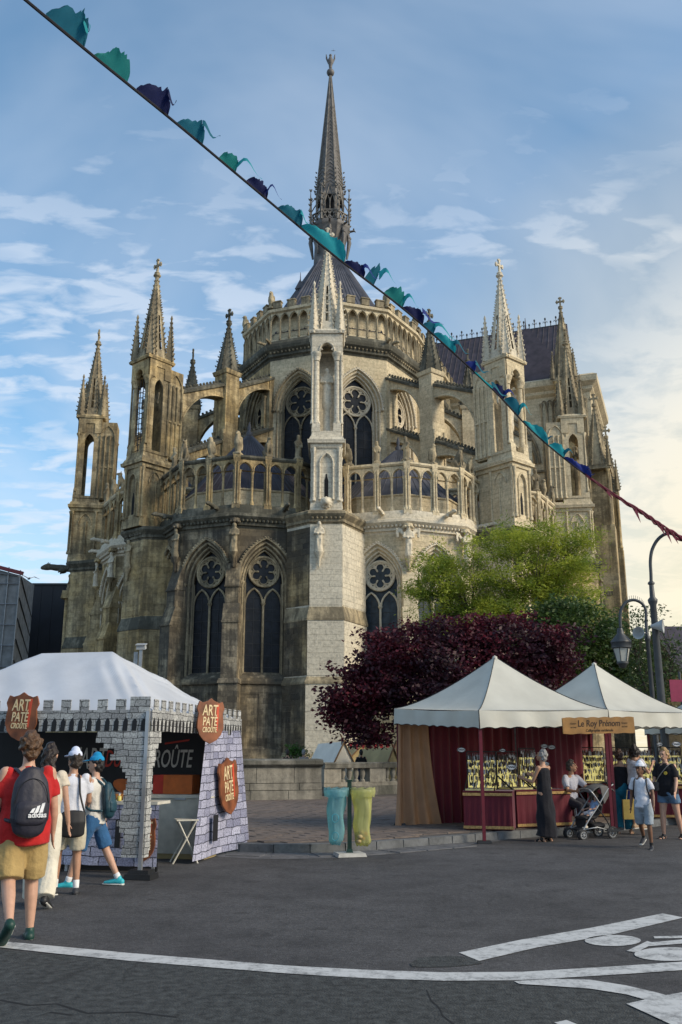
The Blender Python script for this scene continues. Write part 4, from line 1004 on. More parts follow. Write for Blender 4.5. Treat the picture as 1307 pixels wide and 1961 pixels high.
# ---- transept behind, on the right
e_ = Vector((cos(AXIS), sin(AXIS), 0)); nT = Vector((sin(AXIS), -cos(AXIS), 0))     # along the wall / outwards
rg0 = Vector((6.4, 100.7, 48.0)); W0 = rg0+nT*6.5; Lt = 22.6
MT = RZ((W0.x, W0.y, 0), AXIS)
tw = MB(); wall_arches(tw, -1, Lt, 8, 38.2, [(13.7, 3.0, 22, 30.0, 3.0)], 0, .9, .5); tw.box(Lt-.02, Lt, 0, 13, 8, 38.2); tw.box(-1, Lt, .95, 1.2, 8, 38.2)
T_ = mk('transept_wall', tw.mesh('transept_wall', S_PALE), CATH, MT)
tg = MB(); tg.tube([(13.7+x, .4, z) for x, z in arch(2.6, 30, 2.9)], .14, 6); tg.tube([(13.7+1.6*cos(q*pi/12), .6, 31.2+1.6*sin(q*pi/12)) for q in range(24)], .14, 6, True)
for d in (3.1, 3.5): tg.tube([(13.7+x, -.05, z) for x, z in arch(d, 30, 3.0)], .16, 6)
for k in range(6): tg.tube([(13.7+.95*cos(k*pi/3)+.5*cos(q*pi/6), .6, 31.2+.95*sin(k*pi/3)+.5*sin(q*pi/6)) for q in range(12)], .06, 5, True)
for k_ in range(12):
    x_ = Lt-.5-k_*.55
    if abs(x_-13.7) > 3.7: tg.tube([(x_, -.10, 20), (x_, -.10, 36.2)], .09, 6); tg.lathe([(.10, 35.9), (.2, 36.2), (.2, 36.35)], 8, (x_, -.1))
    if k_ < 8: tg.tube([(x_-.275+x2, -.10, z2) for x2, z2 in arch(.27, 36.2, .2, 5)], .06, 5)
for z_ in (22.0, 29.0): tg.box(Lt-6.5, Lt-.1, -.2, 0, z_, z_+.22)
mk('tracery', tg.mesh('tracery', S_CARVE, 40), T_, MT); mk('transept_window', MB().box(10.5, 17, .85, .9, 22, 36).mesh('transept_window', GLASS), T_, MT)
tc_ = MB()
sweep(tc_, [MT @ Vector((-1, 0, 0)), MT @ Vector((Lt, 0, 0)), MT @ Vector((Lt, 13, 0))], [(0, 37.0), (.3, 37.3), (.3, 37.6), (.8, 38.0), (.85, 38.6), (.4, 38.9), (-.5, 39.0)])
mk('transept_cornice', tc_.mesh('transept_cornice', S_PALE), CATH)
tr_ = MB(); P = [MT @ Vector(p) for p in ((-8, .4, 38.8), (Lt-2.4, .4, 38.8), (Lt-2.4, 6.5, 48.0), (-8, 6.5, 48.0), (-8, 12.6, 38.8), (Lt-2.4, 12.6, 38.8))]
tr_.add(P, [(0, 1, 2, 3), (3, 2, 5, 4), (1, 5, 2)]); tro = mk('transept_roof', tr_.mesh('transept_roof', SLATE), CATH)
sm_ = MB()
for k in range(44):
    x = -7+k*.6; A, B = MT @ Vector((x, .4, 38.86)), MT @ Vector((x, 6.5, 48.06)); sm_.tube([A, B], .035, 4)
mk('roof_seams', sm_.mesh('roof_seams', SLATE), tro)
cs = MB()
for k in range(37):
    x = -2.6+k*.6; c = MT @ Vector((x, 6.5, 48.0)); h = 1.0 if k % 2 == 0 else .55
    cs.tube([c, c+Vector((0, 0, h))], .05, 5); cs.ball(tuple(c+Vector((0, 0, h))), .11, 6, 4, sz=1.6)
    if k % 2 == 0:
        for s in (-1, 1): cs.tube([c+Vector((0, 0, h*.45)), c+e_*s*.22+Vector((0, 0, h*.72)), c+e_*s*.26+Vector((0, 0, h*.5))], .035, 4)
    cs.cbox(c-e_*.3, c+e_*.3, None, .10, .16)
mk('ridge_cresting', cs.mesh('ridge_cresting', IRON), tro)
pc = pix(1000, 612, 91.0); pq = MB(); M = RZ((pc.x, pc.y, 0), AXIS)
pq.add([(-4.2, -1.5, 39.2), (5.0, -1.5, 39.2), (5.0, 4, 39.2), (-4.2, 4, 39.2), (-.6, 2.4, pc.z), (.4, 2.4, pc.z)], [(0, 1, 5, 4), (1, 2, 5), (3, 0, 4), (2, 3, 4, 5)]); pq.tube([(0, 2.4, pc.z-.2), (0, 2.4, pc.z+1.3)], [.10, .03], 6)
mk('pavilion_roof', pq.mesh('pavilion_roof', SLATE), CATH, M)
# transept corner turrets and stepped buttress at the far right
def thin_turret(px, D, ztip, w_, zbase, sm):
    c = pix(px, 700, D); M = RZ((c.x, c.y, 0), AXIS); h = ztip-zbase
    s_ = MB(); c_ = MB(); spire(s_, c_, w_*.62, zbase, ztip-1.1, 8, False, 11, .07); s_.box(-w_*.55, w_*.55, -w_*.55, w_*.55, zbase-.4, zbase)
    o = mk('pinnacle', s_.mesh('pinnacle', S_CARVE), CATH, M); mk('crockets', c_.mesh('crockets', S_CARVE, 60), o, M, kind='stuff')
    x_ = MB(); x_.lathe([(.10, ztip-1.2), (.24, ztip-1.05), (.24, ztip-.95), (.08, ztip-.9)], 8); cross_mesh(x_, (0, 0, ztip-.95), 1.1, .08); mk('cross', x_.mesh('cross', S_CARVE), o, M)
    for i in (-1, 1): mk('spirelet', spl_me, o, M @ Matrix.Translation((i*w_*.5, -w_*.5, zbase-.2)) @ Matrix.Scale(.8, 4), S_CARVE)
    t = MB(); t.box(-w_*.5, w_*.5, -w_*.2, w_*.5, 6, zbase-.4)
    for i in (-1, 1): column(t, i*w_*.42, -w_*.42, zbase-6, zbase-.4, .14)
    t.box(-w_*.55, w_*.55, -w_*.6, w_*.5, 6, zbase-6, 0, 0); mk('turret', t.mesh('turret', sm, 40), CATH, M)
thin_turret(1081, 87.2, 47.6, 2.1, 38.5, S_GOLD); thin_turret(1132, 84.4, 35.6, 2.1, 28.2, S_GOLD); thin_turret(1150, 86.5, 33.0, 1.5, 26.5, S_GOLD)
sb = MB(); c = pix(1116, 900, 85.0); M = RZ((c.x, c.y, 0), AXIS)
for i, (z0, z1, wl) in enumerate(((0, 9, 3.6), (9, 13.2, 3.1), (13.2, 15.8, 2.6), (15.8, 21.5, 2.2))):
    sb.box(-2.0, wl-.8, -1.0-.2*(3-i), 3, z0, z1); sb.box(-2.0, wl-.55, -1.2-.2*(3-i), 3, z1-.25, z1+.1); sb.box(-2.0, wl-.9, -1.0-.2*(3-i), 3, z1+.1, z1+.55, .0, .25)
mk('transept_buttress', sb.mesh('transept_buttress', S_DARK), CATH, M)
# gargoyle on the far-left pier
p = pix(112, 1088, 77.6); mk('gargoyle', GARG, CATH, RZ(p+Vector((1.0, 0, -.1)), R_(-88)) @ Matrix.Scale(1.55, 4), S_MOSS)
xb = MB(); xb.box(-1.3, 1.3, -1.5, 3, 0, 14.4); xb.box(-1.6, 1.6, -1.8, 3, 14.4, 15.1, .1, .1); xb.box(-1.9, 1.9, -2.0, 3, 0, 4.6); xb.add([(-1.9, -2, 4.6), (1.9, -2, 4.6), (1.3, -1.5, 6.6), (-1.3, -1.5, 6.6), (-1.9, 3, 4.6), (1.9, 3, 4.6), (1.3, 3, 6.6), (-1.3, 3, 6.6)], [(0, 1, 2, 3), (4, 0, 3, 7), (1, 5, 6, 2)])
q = pix(163, 1150, 79.5); mk('buttress_pier', xb.mesh('buttress_pier', S_GOLD), CATH, RZ((q.x, q.y, 0), 0))
# restoration grille of bars round the left tabernacle
sc = MB(); Ms = RZ((OX, OY, 0), -PA) @ Matrix.Translation((0, -20.7, 0))
for z in [23.4+.42*k for k in range(13)]: sc.tube([(-.72, -.80, z), (.72, -.80, z)], .025, 5); sc.tube([(-.95, -.6, z), (-.95, .6, z)], .025, 5)
for x in (-.5, -.17, .17, .5): sc.tube([(x, -.80, 23.1), (x, -.80, 29.1)], .03, 5)
for y in (-.4, 0, .4): sc.tube([(-.95, y, 23.1), (-.95, y, 29.1)], .03, 5)
mk('scaffold_bars', sc.mesh('scaffold_bars', IRON), CATH, Ms)
# dark modern block and the sheeted scaffold on the left, behind
# ================================================================== surroundings
NET = plain('scaffold_netting', (.19, .20, .205), .8, .3, 1.5, .4, bscale=2.0); POLE = plain('galvanised_tube', (.28, .29, .30), .4, .2, metal=.6)
DARKB = plain('dark_cladding', (.016, .017, .022), .6, .25, .5); REDT = plain('red_trim', (.16, .03, .035), .6)
a0 = pix(-140, 1100, 88); a1 = pix(40, 1100, 88); a2 = pix(66, 1120, 97)
sca = empty('scaffolded_building', (a1.x, a1.y, 0), 'grey net-sheeted scaffolding round a building at far left', 'building')
zt = pix(40, 1102, 88).z; zt2 = pix(66, 1120, 97).z
MBx = MB(); MBx.quad((a0.x, a0.y, 0), (a1.x, a1.y, 0), (a1.x, a1.y, zt), (a0.x, a0.y, zt+2.4)); MBx.quad((a1.x, a1.y, 0), (a2.x, a2.y, 0), (a2.x, a2.y, zt2), (a1.x, a1.y, zt)); MBx.quad((a0.x, a0.y, 0), (a0.x, 100, 0), (a0.x, 100, zt), (a0.x, a0.y, zt+2.4)); MBx.quad((a0.x, a0.y, zt+2.4), (a1.x, a1.y, zt), (a2.x, a2.y, zt2), (a0.x, 100, zt2))
mk('net_sheet', MBx.mesh('net_sheet', NET), sca)
for k in range(9):
    q = a0.lerp(a1, k/8); h = zt+2.4*(1-k/8); mk('scaffold_pole', MB().tube([(q.x, q.y-.12, 0), (q.x, q.y-.12, h+.5)], .06, 6).mesh('scaffold_pole', POLE), sca)
for k in range(10):
    z = 1.5+k*2.0
    mk('scaffold_ledger', MB().tube([(a0.x, a0.y-.14, min(z, zt+2)), (a1.x, a1.y-.14, min(z, zt-.1))], .05, 6).mesh('scaffold_ledger', POLE), sca)
    if k < 8: mk('scaffold_brace', MB().tube([(a1.x+.1, a1.y-.05, z+2.6), (a2.x, a2.y-.05, z)], .06, 6).mesh('scaffold_brace', IRON), sca)
mk('roof_edge', MB().cbox((a0.x, a0.y-.2, zt+2.6), (a1.x+.3, a1.y-.2, zt+.15), None, .3, .35).mesh('roof_edge', REDT), sca)
b0 = pix(62, 1122, 104); b1 = pix(125, 1114, 100)
db = empty('dark_building', (b0.x, b0.y, 0), 'plain black-clad block between the scaffolding and the cathedral', 'building')
mk('cladding', MB().box(b0.x-1.5, b1.x+3, b0.y, b0.y+20, 0, pix(62, 1121, 104).z).mesh('cladding', DARKB), db)
for k in range(5): mk('cladding_panel', MB().box(b0.x-1.4+k*1.3, b0.x-.14+k*1.3, b0.y-.04, b0.y, .1, pix(62, 1121, 104).z-.1).mesh('cladding_panel', DARKB), db)
mk('roof_flashing', MB().box(b0.x-1.6, b1.x+3, b0.y-.1, b0.y+20, pix(62, 1121, 104).z, pix(62, 1117, 104).z).mesh('roof_flashing', IRON), db)

# ---- low stone wall and balustrade in front of the cathedral close
S_WALL = stone('wall_stone', (.30, .275, .225), (.24, .22, .18), (.06, .058, .05), .50, blocks=None); S_WALL2 = stone('wall_coping_stone', (.23, .215, .18), (.19, .178, .15), (.045, .046, .038), .65, blocks=False)
wl0 = G(300, 1536, KZ); wl1 = G(616, 1531, KZ); wl2 = G(652, 1524, KZ); wl3 = G(1180, 1506, KZ)
LW = empty('stone_wall', (wl0.x, wl0.y, KZ), 'weathered low stone wall with thick coping left of the balustrade', 'wall')
d = (wl1-wl0); Lw = d.length; Mw = RZ(wl0, math.atan2(d.y, d.x)); zt = pix(500, 1454, wl1.y).z-KZ
core = MB().box(0, Lw, .03, .6, 0, zt-.15); mk('wall_core', core.mesh('wall_core', S_WALL), LW, Mw)
rows = [(0, .30, -.10), (.302, .52, -.05), (.522, zt-.24, 0)]
for z0, z1, y in rows:
    x = random.uniform(-.8, 0)
    while x < Lw:
        l = random.uniform(1.2, 2.0); x1 = min(x+l, Lw)
        mk('wall_block', blk_shape(max(x, 0)+.006, x1-.006, z0+.006, z1-.006, -y+.03).mesh('wall_block', S_WALL), LW, Mw @ Matrix.Translation((0, .02, 0)))
        x = x1
x = 0
while x < Lw:
    x1 = min(x+1.7, Lw+.02); c = MB(); P = [(-.06, zt-.24), (-.16, zt-.16), (-.16, zt-.04), (-.06, zt), (.62, zt+.02), (.62, zt-.24)]
    n = len(P); c.add([(x+.004, y, z) for y, z in P]+[(x1-.004, y, z) for y, z in P], [tuple(range(n)), tuple(range(n, 2*n))[::-1]]+[(i, n+i, n+(i+1) % n, (i+1) % n) for i in range(n)])
    mk('coping_stone', c.mesh('coping_stone', S_WALL2), LW, Mw); x = x1
BL = empty('balustrade', (wl2.x, wl2.y, KZ), 'stone balustrade with turned balusters beside the brown curtain', 'balustrade')
d = wl3-wl2; Lb = d.length; Mb_ = RZ(wl2, math.atan2(d.y, d.x)); zb = pix(690, 1460, wl2.y).z-KZ
mk('base_course', MB().box(-.7, Lb, -.05, .45, 0, .32, 0, .02).mesh('base_course', S_WALL2), BL, Mb_); mk('plinth', MB().box(-.7, Lb, .02, .40, .32, .46).mesh('plinth', S_WALL), BL, Mb_)
mk('rail', MB().box(-.72, Lb, -.06, .48, zb-.20, zb-.05, 0, -.03).box(-.74, Lb, -.10, .52, zb-.05, zb, .0, .05).mesh('rail', S_WALL2), BL, Mb_)
bal = MB().lathe([(.10, .46), (.10, .52), (.055, .56), (.075, .62), (.105, .72), (.10, .80), (.055, .98), (.05, 1.04), (.075, 1.07), (.06, 1.10), (.09, zb-.25), (.09, zb-.19)], 10).mesh('baluster', S_WALL, 50)
x = -.7
sec = 0
while x < Lb:
    mk('pier', MB().box(x, x+.75, .0, .42, .44, zb-.19).mesh('pier', S_WALL), BL, Mb_); x += .75
    for k in range(4):
        mk('baluster', bal, BL, Mb_ @ Matrix.Translation((x+.2+k*.30, .2, 0)))
    x += 1.3

# ---- small camp behind the wall
CANV = plain('canvas_white', (.75, .72, .64), .8, .12, 2.0, .2, trans=.2); OCH = plain('canvas_ochre', (.40, .31, .15), .8, .2, 2.0, .2); WOOD = plain('wood', (.20, .12, .06), .6, .3, 6.0, .2)
def ridge_tent(px, py, D, w_, h, l, mat, label, rz):
    p = pix(px, py, D); p.z = .13; t = empty('ridge_tent', p, label, 'tent'); M = RZ(p, rz)
    mb = MB(); mb.add([(-w_/2, -l/2, 0), (0, -l/2, h), (w_/2, -l/2, 0), (-w_/2, l/2, 0), (0, l/2, h*.96), (w_/2, l/2, 0), (-w_*.3, 0, h*.36), (w_*.3, 0, h*.36)], [(0, 1, 2), (0, 3, 4, 1), (2, 1, 4, 5), (3, 5, 4)])
    mk('canvas', mb.mesh('canvas', mat), t, M)
    for s in (-1, 1): mk('tent_pole', MB().tube([(s*w_*.52, -l/2-.03, 0), (-s*w_*.09, -l/2-.03, h*1.16)], .035, 6).mesh('tent_pole', WOOD), t, M)
ridge_tent(634, 1440, 42, 2.1, 1.95, 2.4, CANV, 'small white ridge tent with crossed poles behind the stone wall', .5)
ridge_tent(683, 1440, 44, 3.6, 1.9, 3.0, OCH, 'low ochre canvas shelter behind the balustrade', .2)
ridge_tent(722, 1445, 40, 1.8, 1.7, 2.0, OCH, 'ochre ridge tent beside the brown curtain', .7)
PEN = plain('pennant_red', (.50, .05, .06), .7); g0 = pix(655, 1418, 41); g1 = pix(760, 1424, 41)
pn = empty('pennant_string', g0, 'string of small red pennants above the ochre tents', 'bunting'); mk('cord', MB().tube([g0, g0.lerp(g1, .5)-Vector((0, 0, .08)), g1], .012, 5).mesh('cord', IRON), pn)
for k in range(9):
    q = g0.lerp(g1, (k+.5)/9)-Vector((0, 0, .05)); mk('pennant', MB().add([q+Vector((-.10, 0, 0)), q+Vector((.10, 0, 0)), q+Vector((0, .03, -.34))], [(0, 1, 2)]).mesh('pennant', PEN), pn)
for q in (g0, g1): mk('pennant_pole', MB().tube([(q.x, q.y, .1), (q.x, q.y, q.z+.1)], .03, 6).mesh('pennant_pole', WOOD), pn)

# ---- trees
def foliage(name, c1, c2, c3, tr=.35, ns=.45):
    m, t, b = mat_new(name); L = t.links.new; g = N(t, 'ShaderNodeNewGeometry')
    n = N(t, 'ShaderNodeTexNoise', inp={'Scale': ns, 'Detail': 3.0}); L(g.outputs['Position'], n.inputs['Vector'])
    col = mixc(t, g.outputs['Random Per Island'], c1, c2); col = mixc(t, ramp(t, n.outputs[0], [(.42, 0.0), (.62, 1.0)]), col, c3)
    L(col, b.inputs['Base Color']); b.inputs['Roughness'].default_value = .5; b.inputs['Specular IOR Level'].default_value = .35
    out = t.nodes['Material Output']; trn = N(t, 'ShaderNodeBsdfTranslucent'); L(col, trn.inputs[0]); ms = N(t, 'ShaderNodeMixShader'); ms.inputs[0].default_value = tr
    L(b.outputs[0], ms.inputs[1]); L(trn.outputs[0], ms.inputs[2]); L(ms.outputs[0], out.inputs[0]); return m
BARK = plain('bark', (.075, .062, .05), .9, .4, 6.0, .5)
def leaves(pts, dirs, size, asp, rng, jit=.5):
    """one leaf-sized diamond per point"""
    n = len(pts); a = dirs+rng.normal(0, jit, (n, 3)); a /= np.linalg.norm(a, axis=1)[:, None]
    r = rng.normal(0, 1, (n, 3)); b = np.cross(a, r); b /= np.linalg.norm(b, axis=1)[:, None]+1e-9; c = np.cross(a, b)
    s = (size*rng.uniform(.6, 1.3, n))[:, None]
    V = np.stack([pts-a*s*.5, pts+b*s*asp*.5+c*s*.08, pts+a*s*.5, pts-b*s*asp*.5+c*s*.08], 1).reshape(-1, 3)
    F = np.arange(n*4).reshape(-1, 4); me = bpy.data.meshes.new('foliage')
    me.vertices.add(n*4); me.vertices.foreach_set('co', V.astype('f').ravel()); me.loops.add(n*4); me.loops.foreach_set('vertex_index', F.astype('i').ravel())
    me.polygons.add(n); me.polygons.foreach_set('loop_start', (np.arange(n)*4).astype('i')); me.update(calc_edges=True); return me
def tree(name, label, lumps, D, base, mat, ncl, per, size, asp, spread, seed, trunk_r=.16, fork=.35, droop=.0, hollow=.45, ddep=.75, cat='tree', group=None, limbs=60):
    """lumps: pixel ellipses (px, py, rx, ry[, depth offset]) read at distance D; leaf clumps fill them as ellipsoids"""
    rng = np.random.default_rng(seed); rr = random.Random(seed); C = []; sc = D/1780.0
    wts = np.array([l[2]*l[3] for l in lumps], float)**.9; wts /= wts.sum()
    for i in rng.choice(len(lumps), ncl, p=wts):
        px, py, rx, ry = lumps[i][:4]; off = lumps[i][4] if len(lumps[i]) > 4 else 0
        c = pix(px, py, D+off); v = rng.normal(0, 1, 3); v /= np.linalg.norm(v); q = (hollow+(1-hollow)*rng.uniform(0, 1))**.8
        C.append((c.x+v[0]*rx*sc*q, c.y+v[1]*rx*sc*ddep*q, c.z+v[2]*ry*sc*q))
    C = np.array(C); C = C[C[:, 2] > .9]
    T = empty(name, base, label, cat, group); B = Vector(base)
    cen = C.mean(0); top = Vector((float(cen[0]), float(cen[1]), float(B.z+(cen[2]-B.z)*fork*1.6)))
    tr = MB(); tr.tube([B, B.lerp(top, .5)+Vector((rr.uniform(-.1, .1), 0, 0)), top], [trunk_r*1.25, trunk_r, trunk_r*.75], 9)
    mk('trunk', tr.mesh('trunk', BARK, 180), T)
    br = MB(); idx = rng.choice(len(C), min(limbs, len(C)), replace=False); main = []
    for k in range(7):
        e = Vector(map(float, C[idx[k % len(idx)]])); m = top.lerp(e, .5)+Vector((rr.uniform(-.3, .3), rr.uniform(-.3, .3), rr.uniform(.1, .5))); br.tube([top-Vector((0, 0, .3)), m, e], [trunk_r*.55, trunk_r*.32, trunk_r*.10], 6); main += [m, m.lerp(e, .5)]
    for k in idx[7:]:
        e = Vector(map(float, C[k])); s = min(main, key=lambda q: (q-e).length); m = s.lerp(e, .5)+Vector((rr.uniform(-.15, .15), rr.uniform(-.15, .15), rr.uniform(.0, .3))); br.tube([s, m, e], [trunk_r*.18, trunk_r*.11, trunk_r*.03], 4)
    mk('branches', br.mesh('branches', BARK, 180), T, kind='stuff')
    o = rng.normal(0, 1, (len(C), per, 3))*spread; ln = rng.normal(0, 1, (len(C), 1, 3)); ln[:, :, 2] = np.abs(ln[:, :, 2])*.3-droop
    ln /= np.linalg.norm(ln, axis=2)[:, :, None]
    tt = rng.uniform(-1, 1, (len(C), per, 1)); o[:, :, 2] *= .6; P = (C[:, None, :]+o*.55+ln*tt*spread*2.0).reshape(-1, 3)
    dirs = np.repeat(ln, per, axis=1).reshape(-1, 3)
    me = leaves(P, dirs, size, asp, rng); me.materials.append(mat); mk('crown', me, T, kind='stuff'); return T
PLUM = foliage('plum_leaf', (.050, .012, .020), (.14, .020, .034), (.032, .011, .020), .35)
LOC = foliage('locust_leaf', (.30, .36, .035), (.52, .56, .08), (.15, .22, .03), .5, 1.1)
DGR = foliage('dark_leaf', (.05, .09, .022), (.12, .18, .04), (.04, .075, .02), .35)
MGR = foliage('mid_leaf', (.045, .075, .025), (.075, .12, .035), (.05, .08, .03), .3)
tree('locust_tree', 'feathery bright green tree in front of the pale chapel windows', [(990, 1095, 125, 85), (1090, 1085, 60, 75), (845, 1105, 55, 62), (905, 1150, 90, 55), (1010, 1030, 100, 32), (1080, 1155, 75, 50), (950, 1195, 130, 45), (800, 1140, 22, 24), (1110, 1030, 35, 25), (850, 1190, 50, 40)], 47,
     (pix(985, 1300, 47).x, 47, .1), LOC, 430, 170, .17, .27, .44, 11, .17, .30, .55, .30, limbs=200)
tree('hedge_tree', 'dark green bushy tree left of the hanging lantern', [(1100, 1220, 90, 70), (1150, 1290, 95, 70), (1060, 1280, 60, 60), (1190, 1330, 90, 50), (1180, 1230, 40, 50), (1120, 1340, 120, 40), (1020, 1225, 70, 40), (1075, 1175, 50, 30), (1210, 1270, 40, 60)], 43,
     (pix(1120, 1400, 43).x, 43, .1), DGR, 620, 46, .20, .55, .42, 12, .15, .3, .1)
tree('plum_tree', 'dark purple-leaved plum tree above the right-hand market tents', [(870, 1275, 165, 80), (760, 1290, 90, 70), (690, 1330, 62, 65), (985, 1240, 105, 62), (1060, 1260, 45, 55), (850, 1215, 70, 38), (700, 1395, 50, 36), (662, 1345, 26, 42), (880, 1340, 200, 50), (1000, 1320, 80, 50), (640, 1372, 16, 20), (735, 1222, 38, 16), (1088, 1218, 20, 20), (800, 1200, 26, 14), (940, 1190, 34, 14)], 36,
     (pix(850, 1400, 36).x, 36, .1), PLUM, 1020, 44, .18, .60, .33, 13, .16, .35, .1, limbs=90)
tree('thin_tree', 'sparse small-leaved tree with open twigs behind the lamp posts', [(1215, 1215, 42, 45), (1255, 1275, 60, 55), (1290, 1300, 45, 50), (1225, 1320, 70, 40), (1290, 1240, 34, 30), (1245, 1180, 20, 20)], 39,
     (pix(1250, 1400, 39).x, 39, .1), MGR, 150, 24, .15, .5, .34, 14, .09, .4, .0, .3, limbs=110)
tree('wall_bush', 'small bright green bush behind the stone wall', [(574, 1447, 22, 18), (560, 1440, 10, 14)], 38, (pix(574, 1455, 38).x, 38, .1), foliage('bush_leaf', (.05, .12, .02), (.09, .19, .03), (.05, .12, .02)), 40, 30, .09, .5, .13, 15, .03, .5, cat='bush', limbs=12)

# ---- lamps
POSTM = plain('lamp_paint', (.045, .050, .055), .45, .2, 5.0); FROST = plain('lantern_glass', (.55, .56, .52), .15, .1, 4.0, spec=.6, trans=.3); HORN = plain('horn_grey', (.35, .36, .36), .5)
LD = 24.0; pb = pix(1253, 1180, LD); LP = empty('lamp_post', (pb.x, pb.y, KZ), 'tall dark lamp post with curved swan-neck arm behind the white tents', 'lamp post')
z1 = pix(1250, 1145, LD).z
mk('post', MB().lathe([(.16, KZ), (.16, .9), (.12, 1.0), (.105, 2.4), (.085, z1-.2), (.12, z1-.12), (.13, z1-.05), (.07, z1+.02), (.06, z1+.35), (.09, z1+.37), (.09, z1+.41), (.045, z1+.45)], 12, (pb.x, pb.y)).mesh('post', POSTM, 50), LP)
arm = [Vector((pb.x, pb.y, z1+.4))]+[pix(*q, LD) for q in ((1247, 1098), (1246, 1075), (1249, 1054), (1258, 1036), (1270, 1025), (1284, 1020))]
mk('arm', MB().tube(smooth_poly(arm, 5), .045, 8).mesh('arm', POSTM, 180), LP)
L2 = 27.0; c = pix(1190, 1235, L2); SL = empty('street_lantern', (pix(1241, 1250, L2).x, L2, KZ), 'hanging glass lantern on a crook-armed lamp post', 'street lamp')
sx = pix(1241, 1230, L2).x; zs_ = pix(1240, 1190, L2).z
mk('post', MB().lathe([(.13, KZ), (.12, 1.0), (.08, 1.2), (.06, zs_-.6), (.09, zs_-.55), (.09, zs_-.45), (.05, zs_-.4), (.05, zs_)], 10, (sx, L2)).mesh('post', POSTM, 50), SL)
arc = [Vector((sx, L2, zs_))]+[pix(*q, L2) for q in ((1237, 1168), (1229, 1155), (1214, 1149), (1199, 1154), (1190, 1168), (1188, 1186), (1189, 1203))]
mk('arm', MB().tube(smooth_poly(arc, 5), .045, 8).mesh('arm', POSTM, 180), SL)
rg = MB()
for k, q in enumerate(smooth_poly(arc, 4)[6:-6]): rg.tube([q, q+Vector((0, 0, .14))], .006, 4)
mk('bird_spikes', rg.mesh('bird_spikes', IRON), SL)
top = pix(1189, 1203, L2).z
mk('cap', MB().lathe([(.07, top), (.10, top-.10), (.10, top-.16), (.30, top-.38), (.31, top-.42), (.29, top-.44), (.29, top-.58), (.25, top-.60)], 12, (c.x, L2)).mesh('cap', POSTM, 50), SL)
for k in range(6):
    a = [2*pi*(k+e)/6 for e in (0, 1)]
    mk('lantern_pane', MB().quad(*[(c.x+r*cos(q), L2+r*sin(q), z) for r, z, q in ((.15, top-1.0, a[0]), (.15, top-1.0, a[1]), (.245, top-.60, a[1]), (.245, top-.60, a[0]))]).mesh('lantern_pane', FROST), SL)
    mk('glazing_bar', MB().tube([(c.x+.155*cos(a[0]), L2+.155*sin(a[0]), top-1.0), (c.x+.25*cos(a[0]), L2+.25*sin(a[0]), top-.60)], .013, 5).mesh('glazing_bar', POSTM), SL)
mk('lantern_base', MB().lathe([(.17, top-.98), (.17, top-1.04), (.12, top-1.08), (.10, top-1.14), (.02, top-1.18)], 12, (c.x, L2)).mesh('lantern_base', POSTM, 50), SL)
for px, py, D, az, lab in ((1227, 1213, 26.8, -.7, 'grey horn loudspeaker facing left below the crook arm'), (1259, 1199, 23.8, 1.1, 'grey horn loudspeaker facing right on the tall lamp post')):
    p = pix(px, py, D); t = empty('loudspeaker', p, lab, 'loudspeaker', 'horn loudspeakers on the lamp posts'); M = RZ(p, az) @ Matrix.Rotation(pi/2, 4, 'X')
    mk('horn', MB().lathe([(.05, -.16), (.06, -.10), (.10, 0), (.17, .14), (.185, .15), (.165, .145), (.07, -.02), (.02, -.03)], 14).mesh('horn', HORN, 60), t, M)
    mk('bracket', MB().tube([(0, 0, -.1), (.12, .0, -.2)], .02, 6).mesh('bracket', POSTM), t, M)
fl_ = pix(271, 1240, 21.5); FLD = empty('floodlight', (fl_.x, fl_.y, 0.1), 'grey floodlight box on a post behind the castle-print stall', 'floodlight')
mk('post', MB().box(fl_.x-.035, fl_.x+.035, fl_.y-.035, fl_.y+.035, KZ, fl_.z+.02).mesh('post', POLE), FLD); mk('post', MB().box(fl_.x-.17, fl_.x-.08, fl_.y+.02, fl_.y+.10, KZ, fl_.z-.1).mesh('post', POLE), FLD)
mk('lamp_head', MB().box(-.17, .17, -.14, .16, -.06, .10, .02, .02).box(-.19, .19, -.17, .18, .10, .13).mesh('lamp_head', HORN), FLD, Matrix.Translation(fl_) @ Matrix.Rotation(.25, 4, 'X') @ Matrix.Scale(.62, 4))
PINK = plain('banner_pink', (.24, .025, .07), .7, .1); q = pix(1300, 1322, 25); BN = empty('pink_banner', (q.x, q.y, KZ), 'pink hanging banner on a post at the right edge', 'banner')
mk('cloth', MB().box(-.24, .30, -.01, .01, -.30, .28).mesh('cloth', PINK), BN, Matrix.Translation(q) @ Matrix.Rotation(.12, 4, 'Z')); mk('post', MB().tube([(q.x+.08, q.y+.05, KZ), (q.x+.08, q.y+.05, q.z+.5)], .035, 8).mesh('post', POSTM), BN)
q = pix(1330, 1290, 75); HB = empty('far_house', (q.x, q.y, 0), 'beige house gable at the far right edge behind the thin tree', 'house')
hz = pix(1300, 1290, 75).z; mk('wall', MB().box(q.x-.8, q.x+9, q.y, q.y+10, 0, hz).mesh('wall', S_PALE), HB); mk('roof', MB().add([(q.x-1.3, q.y-.4, hz), (q.x+9.5, q.y-.4, hz), (q.x+9.5, q.y+5, hz+4.5), (q.x-1.3, q.y+5, hz+4.5), (q.x+9.5, q.y+10.4, hz), (q.x-1.3, q.y+10.4, hz)], [(0, 1, 2, 3), (3, 2, 4, 5), (0, 3, 5), (1, 4, 2)]).mesh('roof', SLATE), HB)

